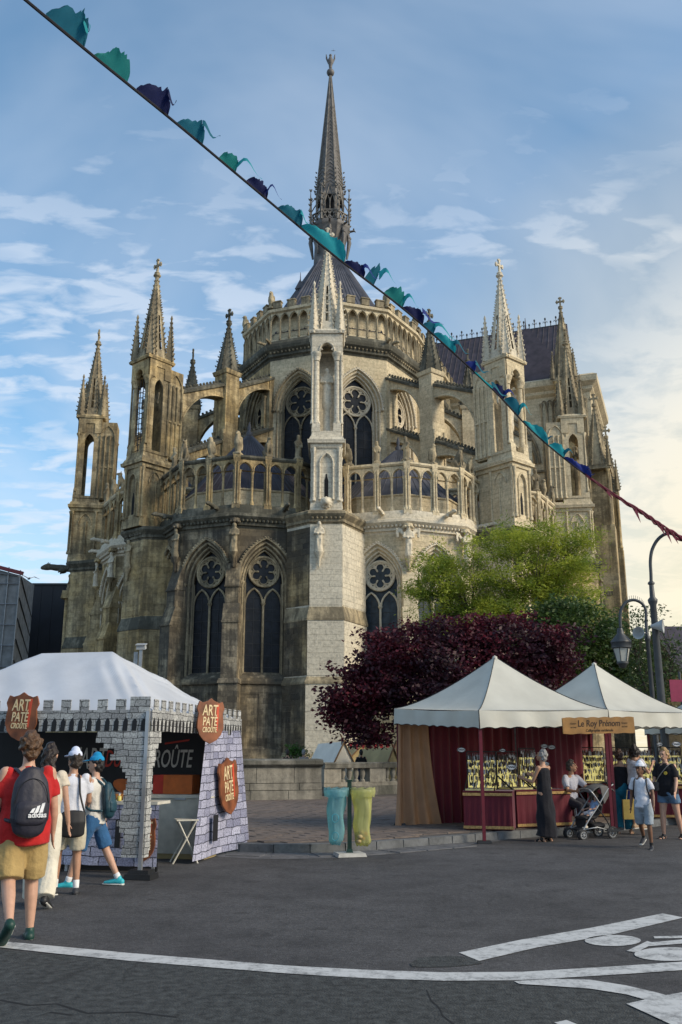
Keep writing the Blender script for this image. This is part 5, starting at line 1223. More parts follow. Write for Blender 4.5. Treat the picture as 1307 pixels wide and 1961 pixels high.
# ---- bunting
bp_ = [(-60, -95, 6.4), (40, -8, 7.0), (180, 108, 8.0), (340, 238, 9.4), (470, 347, 10.6), (640, 489, 12.4), (790, 606, 14.2), (940, 742, 16.4), (1020, 826, 17.8), (1100, 893, 19.2), (1180, 950, 20.8), (1235, 985, 22.0), (1282, 1018, 23.8), (1340, 1050, 25)]
bl = smooth_poly([pix(*q) for q in bp_], 8)
BU = empty('bunting', bl[0], 'line of torn teal and navy bunting stretched across the sky', 'bunting')
mk('cord', MB().tube(bl, .017, 6).mesh('cord', plain('cord_black', (.012, .012, .018), .8)), BU)
FC = [plain('flag_teal', (.008, .13, .19), .75, .1, trans=.4), plain('flag_green', (.010, .20, .19), .75, .1, trans=.4), plain('flag_navy', (.006, .012, .07), .75, .1, trans=.35), plain('flag_turquoise', (.02, .33, .38), .75, .1, trans=.4), plain('flag_blue', (.012, .03, .20), .75, .1, trans=.35), plain('flag_wine', (.13, .018, .04), .8, .2)]
cum = [0]
for a, b in zip(bl[:-1], bl[1:]): cum.append(cum[-1]+(b-a).length)
def on_line(s):
    for i in range(len(cum)-1):
        if cum[i+1] >= s: return bl[i].lerp(bl[i+1], (s-cum[i])/(cum[i+1]-cum[i]))
    return bl[-1]
def s_at(px):
    best = min(range(len(bl)), key=lambda i: abs(653.5+bl[i].x/(bl[i].y*cos(PITCH)+(bl[i].z-CAMZ)*sin(PITCH))*FPX-px)); return cum[best]
rf_ = random.Random(21)
def flag(s0, l, h, col, tail=0.0, up=1.0, tcol=None):
    """ragged cloth hung on the cord between s0 and s0+l, blown up and right by the wind"""
    nu, nv = 22, 7; V = []; ph = rf_.uniform(0, 6); edge = [h*(.04+.96*max(sin(pi*(i/nu)**1.15), 0)**.55)*rf_.uniform(.84, 1.06) for i in range(nu+1)]
    for i in range(nu+1):
        p = on_line(s0+l*i/nu)
        for j in range(nv+1):
            t = j/nv; wv = .05*l*sin(ph+t*4+i*.35)*t
            o = Vector((.52*t*edge[i], wv*1.2-.2*t*edge[i], up*t*edge[i]*(.92-.15*t*sin(ph+i*.4)**2))); V.append(p+o)
    mb = MB().add(V, [(i*(nv+1)+j, (i+1)*(nv+1)+j, (i+1)*(nv+1)+j+1, i*(nv+1)+j+1) for i in range(nu) for j in range(nv)])
    f = mk('flag', mb.mesh('flag', FC[col], 180), BU)
    if tail:
        p = on_line(s0+l*.72)+Vector((.52*edge[16]*.85, 0, up*edge[16]*.75)); V = []
        for i in range(8):
            t = i/7; c = p+Vector((tail*t, -.05*sin(t*5+ph), -tail*t*(.25+.45*t)+.05*sin(t*7+ph))); ww = .5*h*(1-t)**1.2+.01; V += [c+Vector((0, 0, ww*.4)), c-Vector((0, .03, ww*.6))]
        mk('torn_strip', MB().add(V, [(2*i, 2*i+2, 2*i+3, 2*i+1) for i in range(7)]).mesh('torn_strip', FC[tcol if tcol is not None else 3], 180), BU)
for px0, px1, hp, c, tl, tc in ((92, 158, 62, 0, .05, 3), (186, 246, 46, 1, .0, 0), (270, 322, 42, 2, .10, 2), (347, 394, 34, 0, .22, 0), (412, 455, 28, 1, .34, 3), (474, 515, 22, 2, .22, 4), (535, 575, 26, 0, .16, 3)):
    s0, s1 = s_at(px0), s_at(px1); D = on_line(s0).y; flag(s0, max(s1-s0, .25), hp*1.0*D/1500, c, tl, 1.0, tc)
k = 0
for px0, px1, hp, c, tl, tc, up in ((585, 655, 30, 3, .0, 3, .75), (655, 688, 18, 2, .28, 4, .8), (690, 722, 30, 0, .26, 3, 1), (735, 765, 24, 1, .26, 3, .9), (775, 800, 18, 2, .36, 4, .8), (808, 835, 16, 0, .45, 3, .9), (838, 880, 18, 3, .3, 0, .6), (884, 905, 15, 4, .3, 0, .7), (905, 935, 18, 3, .35, 0, -.5), (935, 962, 16, 2, .3, 4, .8), (962, 996, 20, 0, .25, 3, .7), (998, 1045, 14, 3, .2, 0, .8), (1045, 1080, 16, 3, .25, 0, .7), (1080, 1128, 14, 4, .2, 2, .6)):
    s0, s1 = s_at(px0), s_at(px1); D = on_line(s0).y; flag(s0, max(s1-s0, .25), hp*1.3*D/1560, c, tl, up, tc)
tw = MB()
s0, s1 = s_at(1122), s_at(1322)
for ph in (0, 2.1, 4.2):
    P = []
    for i in range(40):
        t = i/39; p = on_line(s0+(s1-s0)*t); r = .02+.05*t; a = ph+t*22; P.append(p+Vector((0, cos(a)*r, sin(a)*r)))
    tw.tube(P, [.012+.034*(i/39)*(.7+.3*sin(i*1.7+ph)) for i in range(40)], 5)
mk('twisted_cloth', tw.mesh('twisted_cloth', FC[5], 60), BU)
for px, l in ((1160, .25), (1215, .4), (1262, .3), (1274, .4), (1290, .3)):
    p = on_line(s_at(px)); mk('torn_strip', MB().add([p+Vector((-.06, 0, 0)), p+Vector((.05, 0, -.02)), p+Vector((.12, -.02, -l))], [(0, 1, 2)]).mesh('torn_strip', FC[5]), BU)
# a gull over the roofs on the left
gb = pix(56, 1108, 60); g = MB(); chain(g, [((0, .2, 0), .05, .05), ((0, 0, 0), .09, .08), ((0, -.22, .02), .05, .05)], n=7)
for s in (-1, 1): chain(g, [((s*.05, 0, .02), .08, .03), ((s*.35, .02, .16), .10, .02), ((s*.75, .10, .05), .03, .012)], side=(0, 1, 0), n=6)
mk('gull', skin(g, 'gull', plain('gull_grey', (.25, .26, .28), .7), .02, 1), None, RZ(gb, .6), label='small grey gull flying above the scaffolded building', cat='bird')

# ================================================================== market stalls
def text_mesh(s, size, mat, shear=.0, sx=1.0, ext=.003, bold=.0, align='CENTER'):
    c = bpy.data.curves.new('t', 'FONT'); c.body = s; c.size = size; c.shear = shear; c.align_x = align; c.align_y = 'CENTER'; c.extrude = ext; c.offset = bold; c.resolution_u = 3
    o = bpy.data.objects.new('t', c); COL.objects.link(o); dg = bpy.context.evaluated_depsgraph_get()
    me = bpy.data.meshes.new_from_object(o.evaluated_get(dg)); bpy.data.objects.remove(o); bpy.data.curves.remove(c)
    me.transform(Matrix.Diagonal((sx, 1, 1, 1)) @ Matrix.Identity(4)); me.transform(Matrix.Rotation(pi/2, 4, 'X')); me.materials.clear(); me.materials.append(mat); return me
def print_brick(name, cA, cB, mort, bw, bh, ms=.012, contrast=1.0):
    """printed masonry cloth: drawn blocks with dark joints and a painted-stone grain"""
    m, t, b = mat_new(name); L = t.links.new; uv = N(t, 'ShaderNodeUVMap')
    nd = N(t, 'ShaderNodeTexNoise', inp={'Scale': 6.0, 'Detail': 3.0}); L(uv.outputs[0], nd.inputs['Vector'])
    ad = N(t, 'ShaderNodeVectorMath', operation='MULTIPLY_ADD'); L(nd.outputs['Color'], ad.inputs[0]); ad.inputs[1].default_value = (.085, .06, 0); L(uv.outputs[0], ad.inputs[2])
    br = N(t, 'ShaderNodeTexBrick', inp={'Scale': 1.0, 'Mortar Size': ms, 'Mortar Smooth': .6, 'Brick Width': bw, 'Row Height': bh, 'Bias': .0}); br.squash = .8; br.squash_frequency = 3; br.offset_frequency = 2
    br.inputs['Color1'].default_value = (*cA, 1); br.inputs['Color2'].default_value = (*cB, 1); br.inputs['Mortar'].default_value = (*mort, 1); L(ad.outputs[0], br.inputs['Vector'])
    n = N(t, 'ShaderNodeTexNoise', inp={'Scale': 38.0, 'Detail': 6.0, 'Roughness': .7}); L(uv.outputs[0], n.inputs['Vector'])
    col = mixc(t, .9, br.outputs['Color'], ramp(t, n.outputs[0], [(.32, .35), (.5, 1.0), (.68, 1.6)]), 'MULTIPLY')
    L(col, b.inputs['Base Color']); b.inputs['Roughness'].default_value = .8; b.inputs['Specular IOR Level'].default_value = .2; return m
P_GREY = print_brick('printed_grey_masonry', (.44, .44, .42), (.25, .25, .245), (.018, .018, .020), .20, .085, .006)
P_BLUE = print_brick('printed_blue_masonry', (.40, .40, .50), (.20, .205, .29), (.022, .023, .036), .27, .125, .009)
TARP = plain('tarpaulin_white', (.56, .58, .62), .45, .10, 1.2, .8, bscale=2.4, spec=.4, trans=.15)
TARP2 = plain('tent_canvas_cream', (.55, .54, .475), .7, .12, 1.4, .7, bscale=2.6, trans=.18)
STEEL = plain('steel_tube', (.45, .46, .48), .35, .1, metal=.8); BLACKP = plain('black_plastic', (.012, .012, .013), .5); BANN = plain('banner_black', (.010, .010, .012), .6)
WHT = plain('print_white', (.50, .48, .43), .7); RDP = plain('print_red', (.45, .04, .025), .7); SHB = plain('shield_brown', (.19, .062, .024), .5, .5, 5.0); SHG = plain('shield_cream', (.66, .52, .30), .6, .1); RDS = plain('shield_red', (.55, .07, .03), .6)
CREAM = plain('cream_enamel', (.55, .52, .44), .4); ORN = plain('orange_panel', (.55, .13, .02), .5); BREAD = plain('pastry_crust', (.35, .14, .03), .5, .4, 9.0, .3)
LSC = Vector((-2.68, 13.1, 0)); ML = RZ(LSC, R_(-12.1)); FWD, SDL = 4.5, 4.0
CT = empty('castle_stall', LSC, 'white-roofed stall tent with printed grey castle battlements', 'tent')
def hip_canopy(zr=3.27, ze=2.20):
    mb = MB(); nx, ny = 90, 70; x0, x1 = -FWD, 0; ra, rb = -2.92, -1.58
    for j in range(ny+1):
        for i in range(nx+1):
            x = x0+(x1-x0)*i/nx; y = SDL*j/ny
            dx = (x-rb)/(x1-rb) if x > rb else ((ra-x)/(ra-x0) if x < ra else 0); dy = abs(y-SDL/2)/(SDL/2); t = max(dx, dy)
            wr = .012*sin(x*9+y*6)*sin(pi*t)+(.045*sin(30*(dx-dy)+x*4+y*2)*math.exp(-((dx-dy)/.22)**2)*sin(pi*t) if x > rb else 0)
            mb.v.append((x*1.0+(.02 if x > -.01 else 0), y, ze+(zr-ze)*(1-t)**1.10+wr))
    mb.f = [(j*(nx+1)+i, j*(nx+1)+i+1, (j+1)*(nx+1)+i+1, (j+1)*(nx+1)+i) for j in range(ny) for i in range(nx)]; return mb
mk('canopy', hip_canopy().mesh('canopy', TARP, 40), CT, ML)
def valance(L_, M, n):
    mb = MB(); mb.box(0, L_, -.012, 0, 1.93, 2.22)
    v = mk('valance', mb.mesh('valance', P_GREY), CT, M)
    for k in range(n):
        x = L_*(k+.5)/n; mk('merlon', MB().box(x-.075, x+.075, -.013, .002, 2.222, 2.37).mesh('merlon', P_GREY), v, M)
    mc = MB(); q = int(L_/.135)
    for k in range(q):
        x = L_*(k+.5)/q; mc.extr([(x-.038, 1.932), (x+.034, 1.932), (x+.040, 2.06), (x+.01, 2.12), (x-.030, 2.06)][::-1], -.016, -.0125)
    mk('printed_arches', mc.mesh('printed_arches', BANN), v, M, kind='stuff')
valance(FWD, ML @ Matrix.Translation((-FWD, -.03, 0)), 16)
valance(SDL, ML @ Matrix.Translation((.03, 0, 0)) @ Matrix.Rotation(pi/2, 4, 'Z'), 15)
mk('corner_merlon', MB().box(-.28, .02, -.048, -.032, 2.1, 2.40).mesh('corner_merlon', P_GREY), CT, ML)
dr = MB(); z = 1.93; rr = random.Random(5)
fw = lambda z: .74 if z > 1.85 else .62 if z > 1.76 else .50 if z > 1.55 else .34 if z > 1.40 else .28 if z > .95 else .34 if z > .62 else .26
while z > .34:
    a, b = fw(z)+rr.uniform(-.03, .03), (.33 if z > 1.84 else .24 if z > 1.7 else .18 if z > 1.5 else .11)+rr.uniform(-.025, .025)
    dr.box(-a, .03, -.062, -.05, z-.078, z-.001); dr.box(.032, .044, -.05, b, z-.078, z-.001); z -= .079
mk('corner_drape', dr.mesh('corner_drape', P_GREY), CT, ML)
for x, y in ((0, 0), (-FWD, 0), (0, SDL), (-FWD, SDL)):
    mk('leg', MB().box(x-.025, x+.025, y-.025-.05*(y == 0), y+.025-.05*(y == 0), .05, 2.2).mesh('leg', STEEL), CT, ML)
    mk('foot_weight', MB().box(x-.19, x+.19, y-.15, y+.15, .006, .07, .01, .01).box(x-.15, x+.15, y-.12, y+.12, .07, .12, .01, .01).mesh('foot_weight', BLACKP), CT, ML)
def shield_poly(w_, h):
    P = [(0, .5), (.12, .44), (.30, .40), (.42, .43), (.46, .36), (.50, .27), (.44, .16), (.47, 0), (.48, -.15), (.40, -.30), (.24, -.42), (0, -.5)]
    return [(x*w_, z*h) for x, z in P]+[(-x*w_, z*h) for x, z in P[-2:0:-1]]
def shield_print(parent, M, w_, h, board=True, nm='board'):
    if board: mk(nm, MB().extr(shield_poly(w_, h)[::-1], -.015, .015).mesh(nm, SHB), parent, M)
    for s, z, k in (('ART', .22, .34), ('PATÉ', -.02, .27), ('CROÛTE', -.20, .155)):
        mk('lettering', text_mesh(s, h*k, SHG, .12, .62, .002, h*.004), parent, M @ Matrix.Translation((-.04*w_, -.019, z*h)))
    mk('red_stripe', MB().extr([(.20*w_, .36*h), (.30*w_, .37*h), (.26*w_, -.22*h), (.21*w_, -.22*h)], -.018, -.0155).mesh('red_stripe', RDS), parent, M)
s1 = empty('shield_sign', ML @ Vector((-2.65, -.09, 2.1)), 'brown shield sign above the man in the red shirt', 'sign', 'shield signs on the castle stall'); sp1 = pix(42, 1372, (ML @ Vector((-2.0, -.12, 0))).y)
W[s1] = Matrix.Translation(sp1); s1.matrix_basis = W[s1]; shield_print(s1, Matrix.Translation(sp1) @ Matrix.Rotation(R_(-12), 4, 'Z') @ Matrix.Rotation(.03, 4, 'Y'), .51, .68)
q = ML @ Vector((.26, 1.75, 2.12)); s2 = empty('shield_sign', q, 'brown shield sign on the right side of the castle battlements', 'sign', 'shield signs on the castle stall'); shield_print(s2, Matrix.Translation(q) @ Matrix.Rotation(R_(-12+52), 4, 'Z'), .50, .70)
# counter with printed cloth
CO = empty('stall_counter', ML @ Vector((-2, .5, 0)), 'serving counter wrapped in blue printed masonry cloth under the castle stall', 'counter')
Mc = ML @ Matrix.Translation((0, .45, 0))
cl = MB(); nx = 60
for i in range(nx+1):
    x = -4.4+4.42*i/nx
    for z in (.10, .4, .7, .92): cl.v.append((x, .012*sin(x*7)*(1-z), z))
cl.f = [(i*4+j, (i+1)*4+j, (i+1)*4+j+1, i*4+j+1) for i in range(nx) for j in range(3)]
mk('cloth', cl.mesh('cloth', P_BLUE), CO, Mc); mk('counter_top', MB().box(-4.42, .0, -.02, .45, .925, .965).mesh('counter_top', CREAM), CO, Mc)
for x in (-4.2, -2.8, -1.4, -.08): mk('leg', MB().box(x-.02, x+.02, .1, .14, 0, .93).mesh('leg', STEEL), CO, Mc)
mk('shade_strip', MB().box(-4.3, -.1, .3, .34, .0, .12).mesh('shade_strip', BLACKP), CO, Mc)  # black strip added below the cloth in place of the shade there
shield_print(CO, Mc @ Matrix.Translation((-.17, -.02, .48)), .34, .62, nm='printed_shield')
mk('arrow_slit_print', MB().box(-.62, -.54, -.02, -.014, .35, .72).mesh('arrow_slit_print', BANN), CO, Mc)
rr = random.Random(9)
for k in range(8):
    x = -2.4+k*.27; l = MB(); chain(l, [((-.09, 0, 0), .045, .04), ((.09, 0, 0), .05, .045)], side=(0, 1, 0), n=8)
    mk('pastry_loaf', l.mesh('pastry_loaf', BREAD, 180), None, Mc @ Matrix.Translation((x, .25+rr.uniform(-.05, .2), 1.01)) @ Matrix.Rotation(rr.uniform(-.5, .5), 4, 'Z'), label='golden crust pastry loaf on the castle stall counter', cat='pastry', group='pastry loaves on the stall counter')
# black name banner at the back
NB = empty('name_banner', ML @ Vector((-2, 3.0, 1.1)), 'black back banner lettered in white and red inside the castle stall', 'banner'); Mn = ML @ Matrix.Translation((0, 3.0, 0))
mk('banner_cloth', MB().box(-4.4, .0, -.01, .01, .98, 1.98).mesh('banner_cloth', BANN), NB, Mn)
tx = 0
for s, x, m, k in (("L'ART", -2.42, WHT, .50), ('DU', -1.95, RDP, .40), ('PÂTÉ', -1.55, WHT, .46), ('CROÛTE', -.93, WHT, .42)):
    mk('lettering', text_mesh(s, k, m, .22, .52, .003, .003), NB, Mn @ Matrix.Translation((x, -.014, 1.52)))
mk('lettering', text_mesh('51110 WARM', .10, WHT, 0, .8, .002), NB, Mn @ Matrix.Translation((-1.45, -.014, 1.13)))
mk('red_swash', MB().extr([(-1.0, 1.80), (-.55, 1.86), (-.56, 1.83), (-1.0, 1.77)], -.015, -.011).mesh('red_swash', RDP), NB, Mn)
mk('pastry_picture', MB().extr([(-1.62+.30*cos(k*pi/8), 1.05+.13*sin(k*pi/8)+.25*.3*cos(k*pi/8)*-1) for k in range(16)], -.015, -.011).mesh('pastry_picture', ORN), NB, Mn)
FZ = empty('chest_freezer', ML @ Vector((-.3, 2.4, 0)), 'cream chest freezer with red panel behind the castle stall counter', 'freezer')
mk('body', MB().box(-.95, .05, 2.3, 2.9, .08, .92, .005, .005).mesh('body', CREAM), FZ, ML); mk('lid', MB().box(-.97, .07, 2.28, 2.92, .925, .98, .01, .01).mesh('lid', CREAM), FZ, ML); mk('handle', MB().box(-.5, -.3, 2.265, 2.28, .9, .93).mesh('handle', STEEL), FZ, ML)
mk('base', MB().box(-.93, .03, 2.32, 2.88, 0, .08).mesh('base', OCH), FZ, ML)
BX = empty('red_crate', ML @ Vector((-.4, 2.6, .99)), 'red and orange crate on top of the cream freezer', 'crate'); mk('box', MB().box(-.75, -.25, 2.4, 2.75, .985, 1.28).mesh('box', ORN), BX, ML); mk('end_panel', MB().box(-.93, -.752, 2.4, 2.75, .985, 1.28).mesh('end_panel', RDP), BX, ML)
ST = empty('folding_stool', ML @ Vector((-.1, 1.7, 0)), 'white folding trestle leaning before the cream freezer', 'stool'); q0 = ML @ Vector((-.05, 1.75, 0))
for y in (0, .32):
    mk('leg', MB().tube([(-.20, y, 0), (.14, y, .62)], .013, 6).mesh('leg', CREAM), ST, RZ(q0, .3)); mk('leg', MB().tube([(.18, y, 0), (-.14, y, .62)], .013, 6).mesh('leg', CREAM), ST, RZ(q0, .3))
mk('seat', MB().box(-.17, .17, -.02, .34, .62, .64).mesh('seat', CREAM), ST, RZ(q0, .3))
# hanging blue masonry cloth on the right side
HC = empty('printed_side_cloth', ML @ Vector((.1, 3, 0)), 'hanging blue masonry-print cloth with brown shield on the right of the castle stall', 'cloth')
tA, tB = ML @ Vector((.06, 2.15, 1.97)), ML @ Vector((.06, 4.0, 2.02)); bA, bB = G(364, 1650, .04), G(473, 1621, .05)
nu, nv = 36, 24; V = []; UVs = []
nrm = (bB-bA).cross(Vector((0, 0, 1))).normalized()
for j in range(nv+1):
    for i in range(nu+1):
        u, v = i/nu, j/nv; p = tA.lerp(tB, u).lerp(bA.lerp(bB, u), v**1.1)+nrm*(.03*sin(u*17)*(1-v)+.05*sin(u*7+1)*v*sin(pi*v*.6)); V.append(p)
hc = MB().add(V, [(j*(nu+1)+i, j*(nu+1)+i+1, (j+1)*(nu+1)+i+1, (j+1)*(nu+1)+i) for j in range(nv) for i in range(nu)])
hm = mk('cloth', hc.mesh('cloth', P_BLUE, 180), HC)
me = hm.data; lay = me.uv_layers[0].data      # follow the cloth, not the world
li = np.empty(len(me.loops), 'i'); me.loops.foreach_get('vertex_index', li)
uvs = np.stack([(li % (nu+1))/nu*2.0, 2.0-(li//(nu+1))/nv*2.0], 1); lay.foreach_set('uv', uvs.astype('f').ravel())
c1 = tA.lerp(tB, .52).lerp(bA.lerp(bB, .5), .46); dxy = (bB-bA).normalized(); azc = math.atan2(dxy.y, dxy.x)
shield_print(HC, Matrix.Translation(c1-nrm*0+nrm*(.09 if nrm.y < 0 else -.09)) @ Matrix.Rotation(azc, 4, 'Z') @ Matrix.Rotation(R_(-4), 4, 'X') @ Matrix.Rotation(R_(-5), 4, 'Y'), .80, .92, nm='printed_shield')
c2 = tA.lerp(tB, .3).lerp(bA.lerp(bB, .3), .78)+nrm*(.08 if nrm.y < 0 else -.08); mk('arrow_slit_print', MB().box(-.09, .09, -.004, .004, -.20, .20).mesh('arrow_slit_print', BANN), HC, Matrix.Translation(c2) @ Matrix.Rotation(azc, 4, 'Z'))

# ---- pagoda tents on the right
RED = plain('red_curtain', (.105, .006, .017), .8, .15, 3.0, sheen=.2); REDP = plain('red_pole', (.11, .008, .018), .45); BRN = plain('brown_curtain', (.36, .20, .11), .8, .12, 3.0); GLD = plain('gold_trim', (.42, .26, .09), .5, .4, 30.0); PIPE = plain('black_piping', (.01, .01, .012), .6)
def pagoda(label, F, L, B, R, za, ze=2.42, vb=2.08, gF=0.0, rise=(0, 0, 0, 0)):
    c = (F+L+B+R)/4; T = empty('pagoda_tent', (F.x, F.y, gF), label, 'tent', 'white peaked market tents')
    K = [F, R, B, L]; dz = list(rise)+[rise[0]]
    for ki, (a, b) in enumerate(zip(K, K[1:]+K[:1])):
        dza, dzb = dz[ki], dz[ki+1]
        mb = MB(); n, m = 18, 16
        for j in range(m+1):
            t = j/m
            for i in range(n+1):
                p = a.lerp(b, i/n).lerp(c, t); sag = .05*sin(pi*i/n)*(1-t)*(1 if t > .02 else .3)
                mb.v.append((p.x, p.y, ze+(za-ze)*t**1.38-sag*.6+(dza+(dzb-dza)*i/n)*(1-t)))
        mb.f = [(j*(n+1)+i, j*(n+1)+i+1, (j+1)*(n+1)+i+1, (j+1)*(n+1)+i) for j in range(m) for i in range(n)]
        mk('canopy_panel', mb.mesh('canopy_panel', TARP2, 180), T)
        d = (b-a); L_ = d.length; out = Vector((d.y, -d.x, 0)).normalized(); vv = MB(); q = 48
        for i in range(q+1):
            p = a.lerp(b, i/q)+out*.012; sc_ = .030*abs(sin(pi*i/q*9)); wv = .02*sin(i*.5)
            sg = -.03*sin(pi*i/q); dd = dza+(dzb-dza)*i/q
            for z, o in ((ze+sg+dd, 0), ((ze+vb)/2+dd, .012+wv), (vb+.02-sc_*-1-.03+dd, .02+wv*1.3)): vv.v.append((p.x+out.x*o, p.y+out.y*o, z))
        vv.f = [(i*3+j, (i+1)*3+j, (i+1)*3+j+1, i*3+j+1) for i in range(q) for j in range(2)]
        mk('valance', vv.mesh('valance', TARP2, 180), T); mk('trim', MB().tube([Vector(vv.v[i*3+2]) for i in range(q+1)], .006, 4).mesh('trim', PIPE), T)
        hp = [a.lerp(c, t/12)+Vector((0, 0, ze+(za-ze)*(t/12)**1.38+.008+dza*(1-t/12))) for t in range(13)]; mk('piping', MB().tube([a+Vector((0, 0, vb+.05+dza))]+hp, .008, 4).mesh('piping', PIPE), T)
        zg = gF if a is F else KZ
        i_ = a.lerp(c, .03); mk('pole', MB().box(i_.x-.03, i_.x+.03, i_.y-.03, i_.y+.03, zg+.03, ze+dza).mesh('pole', REDP), T); mk('foot_plate', MB().box(i_.x-.13, i_.x+.13, i_.y-.1, i_.y+.1, zg+.005, zg+.05, .01, .01).mesh('foot_plate', BLACKP), T)
    mk('peak_cap', MB().lathe([(.07, za-.10), (.05, za), (.0, za+.03)], 8, (c.x, c.y)).mesh('peak_cap', TARP2, 180), T)
    return T
F1 = G(927, 1616); F1.z = 0; L1 = Vector((1.18, 20.5, 0)); R1 = Vector((5.42, 19.0, 0)); B1 = L1+R1-F1
pagoda('cream peaked market tent nearest the plum tree, with brown side curtain', F1, L1, B1, R1, 3.62, rise=(0, .06, .12, .15))
F2 = Vector((5.50, 19.25, 0)); c2_ = Vector((5.86, 21.4, 0)); R2 = Vector((7.98, 21.05, 0)); L2_ = Vector((3.82, 21.95, 0)); B2 = L2_+R2-F2
pagoda('cream peaked market tent behind the hanging wooden name board', F2, L2_, B2, R2, 3.64, gF=KZ, rise=(.06, .08, .1, .1))
F3 = Vector((9.0, 21.9, 0)); pagoda('cream market tent just entering at the right edge', F3, F3+Vector((-1.0, 2.8, 0)), F3+Vector((1.8, 3.8, 0)), F3+Vector((2.8, 1.0, 0)), 3.64, gF=KZ)
def curtain(name, a, b, z0, z1, mat, label, flare=(0, 0), amp=.05, waves=9, parent=None):
    n, m = 90, 14; d = b-a; nr = Vector((d.y, -d.x, 0)).normalized(); mb = MB()
    for j in range(m+1):
        t = j/m
        for i in range(n+1):
            u = i/n; p = (a-d.normalized()*flare[0]*(1-t)**2).lerp(b+d.normalized()*flare[1]*(1-t)**2, u)+nr*(amp*sin(u*waves*2*pi+.6*sin(t*2))*(1.0-.45*t)+amp*.4*sin(u*waves*4.7+1)); mb.v.append((p.x, p.y, z0+(z1-z0)*t))
    mb.f = [(j*(n+1)+i, j*(n+1)+i+1, (j+1)*(n+1)+i+1, (j+1)*(n+1)+i) for j in range(m) for i in range(n)]
    return mk(name, mb.mesh(name, mat, 180), None, label=label, cat='curtain')
dLB = (B1-L1).normalized()
curtain('brown_curtain', L1+dLB*.05-Vector((.0, .12, 0)), L1+dLB*.78-Vector((0, .12, 0)), KZ+.01, 2.46, BRN, 'tan brown curtain gathered at the left corner of the first peaked tent', (.10, .26), .06, 3.2)
curtain('red_curtain', L1+dLB*.60-Vector((0, .02, 0)), B1, KZ+.02, 2.40, RED, 'dark red back curtain of the first peaked tent', (0, 0), .05, 11)
curtain('red_curtain', B1+Vector((.05, .12, 0)), B2, KZ+.02, 2.40, RED, 'dark red back curtain of the tent behind the name board', (0, 0), .05, 11)
# name board
bA_, bB_ = pix(1075, 1392, 18.30), pix(1211, 1389, 18.75); BD = empty('wooden_name_board', (bA_+bB_)/2, 'yellow-brown wooden name board hung between the two peaked tents', 'sign')
d = bB_-bA_; wL = d.length; Mb2 = Matrix.Translation((bA_+bB_)/2-Vector((0, .12, 0))) @ Matrix.Rotation(math.atan2(d.y, d.x), 4, 'Z') @ Matrix.Rotation(R_(-1.2), 4, 'Y')
top = [(-wL/2+wL*i/30, .155+.018*abs(sin(i*.62))) for i in range(31)]; bot = [(wL/2-wL*i/30, -.145-.006*sin(i)) for i in range(31)]
YW = plain('varnished_wood', (.23, .115, .028), .45, .3, 4.0, .15); INK = plain('ink', (.03, .012, .006), .7)
mk('board', MB().extr((top+bot)[::-1], -.015, .015).mesh('board', YW), BD, Mb2)
mk('lettering', text_mesh('Le Roy Prénom', .175, INK, .12, .86, .002, .002), BD, Mb2 @ Matrix.Translation((.0, -.018, .045)))
mk('lettering', text_mesh('Calligraphie médiévale', .075, INK, .15, .9, .002), BD, Mb2 @ Matrix.Translation((.0, -.018, -.085)))
for s in (-1, 1):
    for k, t_ in enumerate(('Gravure', 'sur bois')): mk('lettering', text_mesh(t_, .045, INK, .1, .9, .001), BD, Mb2 @ Matrix.Translation((s*.57, -.018, .05-.07*k)))
# tables and lit displays
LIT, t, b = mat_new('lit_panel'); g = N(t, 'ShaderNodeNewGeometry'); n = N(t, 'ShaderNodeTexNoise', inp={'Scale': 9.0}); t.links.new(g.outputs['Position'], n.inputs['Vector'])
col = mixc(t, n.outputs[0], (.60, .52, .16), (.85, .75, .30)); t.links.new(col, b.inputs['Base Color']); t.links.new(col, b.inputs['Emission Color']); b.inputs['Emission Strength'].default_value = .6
TRAY = plain('tray_yellow', (.60, .52, .24), .6, .25, 14.0); CHARM = [plain('charm_dark', (.02, .018, .016), .4), plain('charm_brown', (.10, .05, .03), .4), plain('charm_silver', (.35, .35, .36), .35, metal=.6)]
TAGW = plain('tag_white', (.62, .62, .62), .6)
rt = random.Random(17)
def table(p0, p1, dep, h, label):
    d = p1-p0; L_ = d.length; M = RZ((p0.x, p0.y, KZ), math.atan2(d.y, d.x)); T = empty('display_table', p0, label, 'table', 'red-draped display tables')
    mb = MB(); n = 40
    for i in range(n+1):
        x = L_*i/n
        for z, fl in ((.03, .02), (.4, .01), (h, 0)): mb.v.append((x, -fl+.010*sin(i*1.3)*(1-z/h), z))
    mb.f = [(i*3+j, (i+1)*3+j, (i+1)*3+j+1, i*3+j+1) for i in range(n) for j in range(2)]; mb.box(0, .01, .0, dep, .03, h); mb.box(L_-.01, L_, .0, dep, .03, h)
    mk('cloth', mb.mesh('cloth', RED), T, M); mk('table_top', MB().box(-.01, L_+.01, -.012, dep, h, h+.025).mesh('table_top', RED), T, M)
    for z in (.045, h-.07): mk('gold_trim', MB().box(-.012, L_+.012, -.032, -.022, z, z+.055).mesh('gold_trim', GLD), T, M)
    return M, L_, h
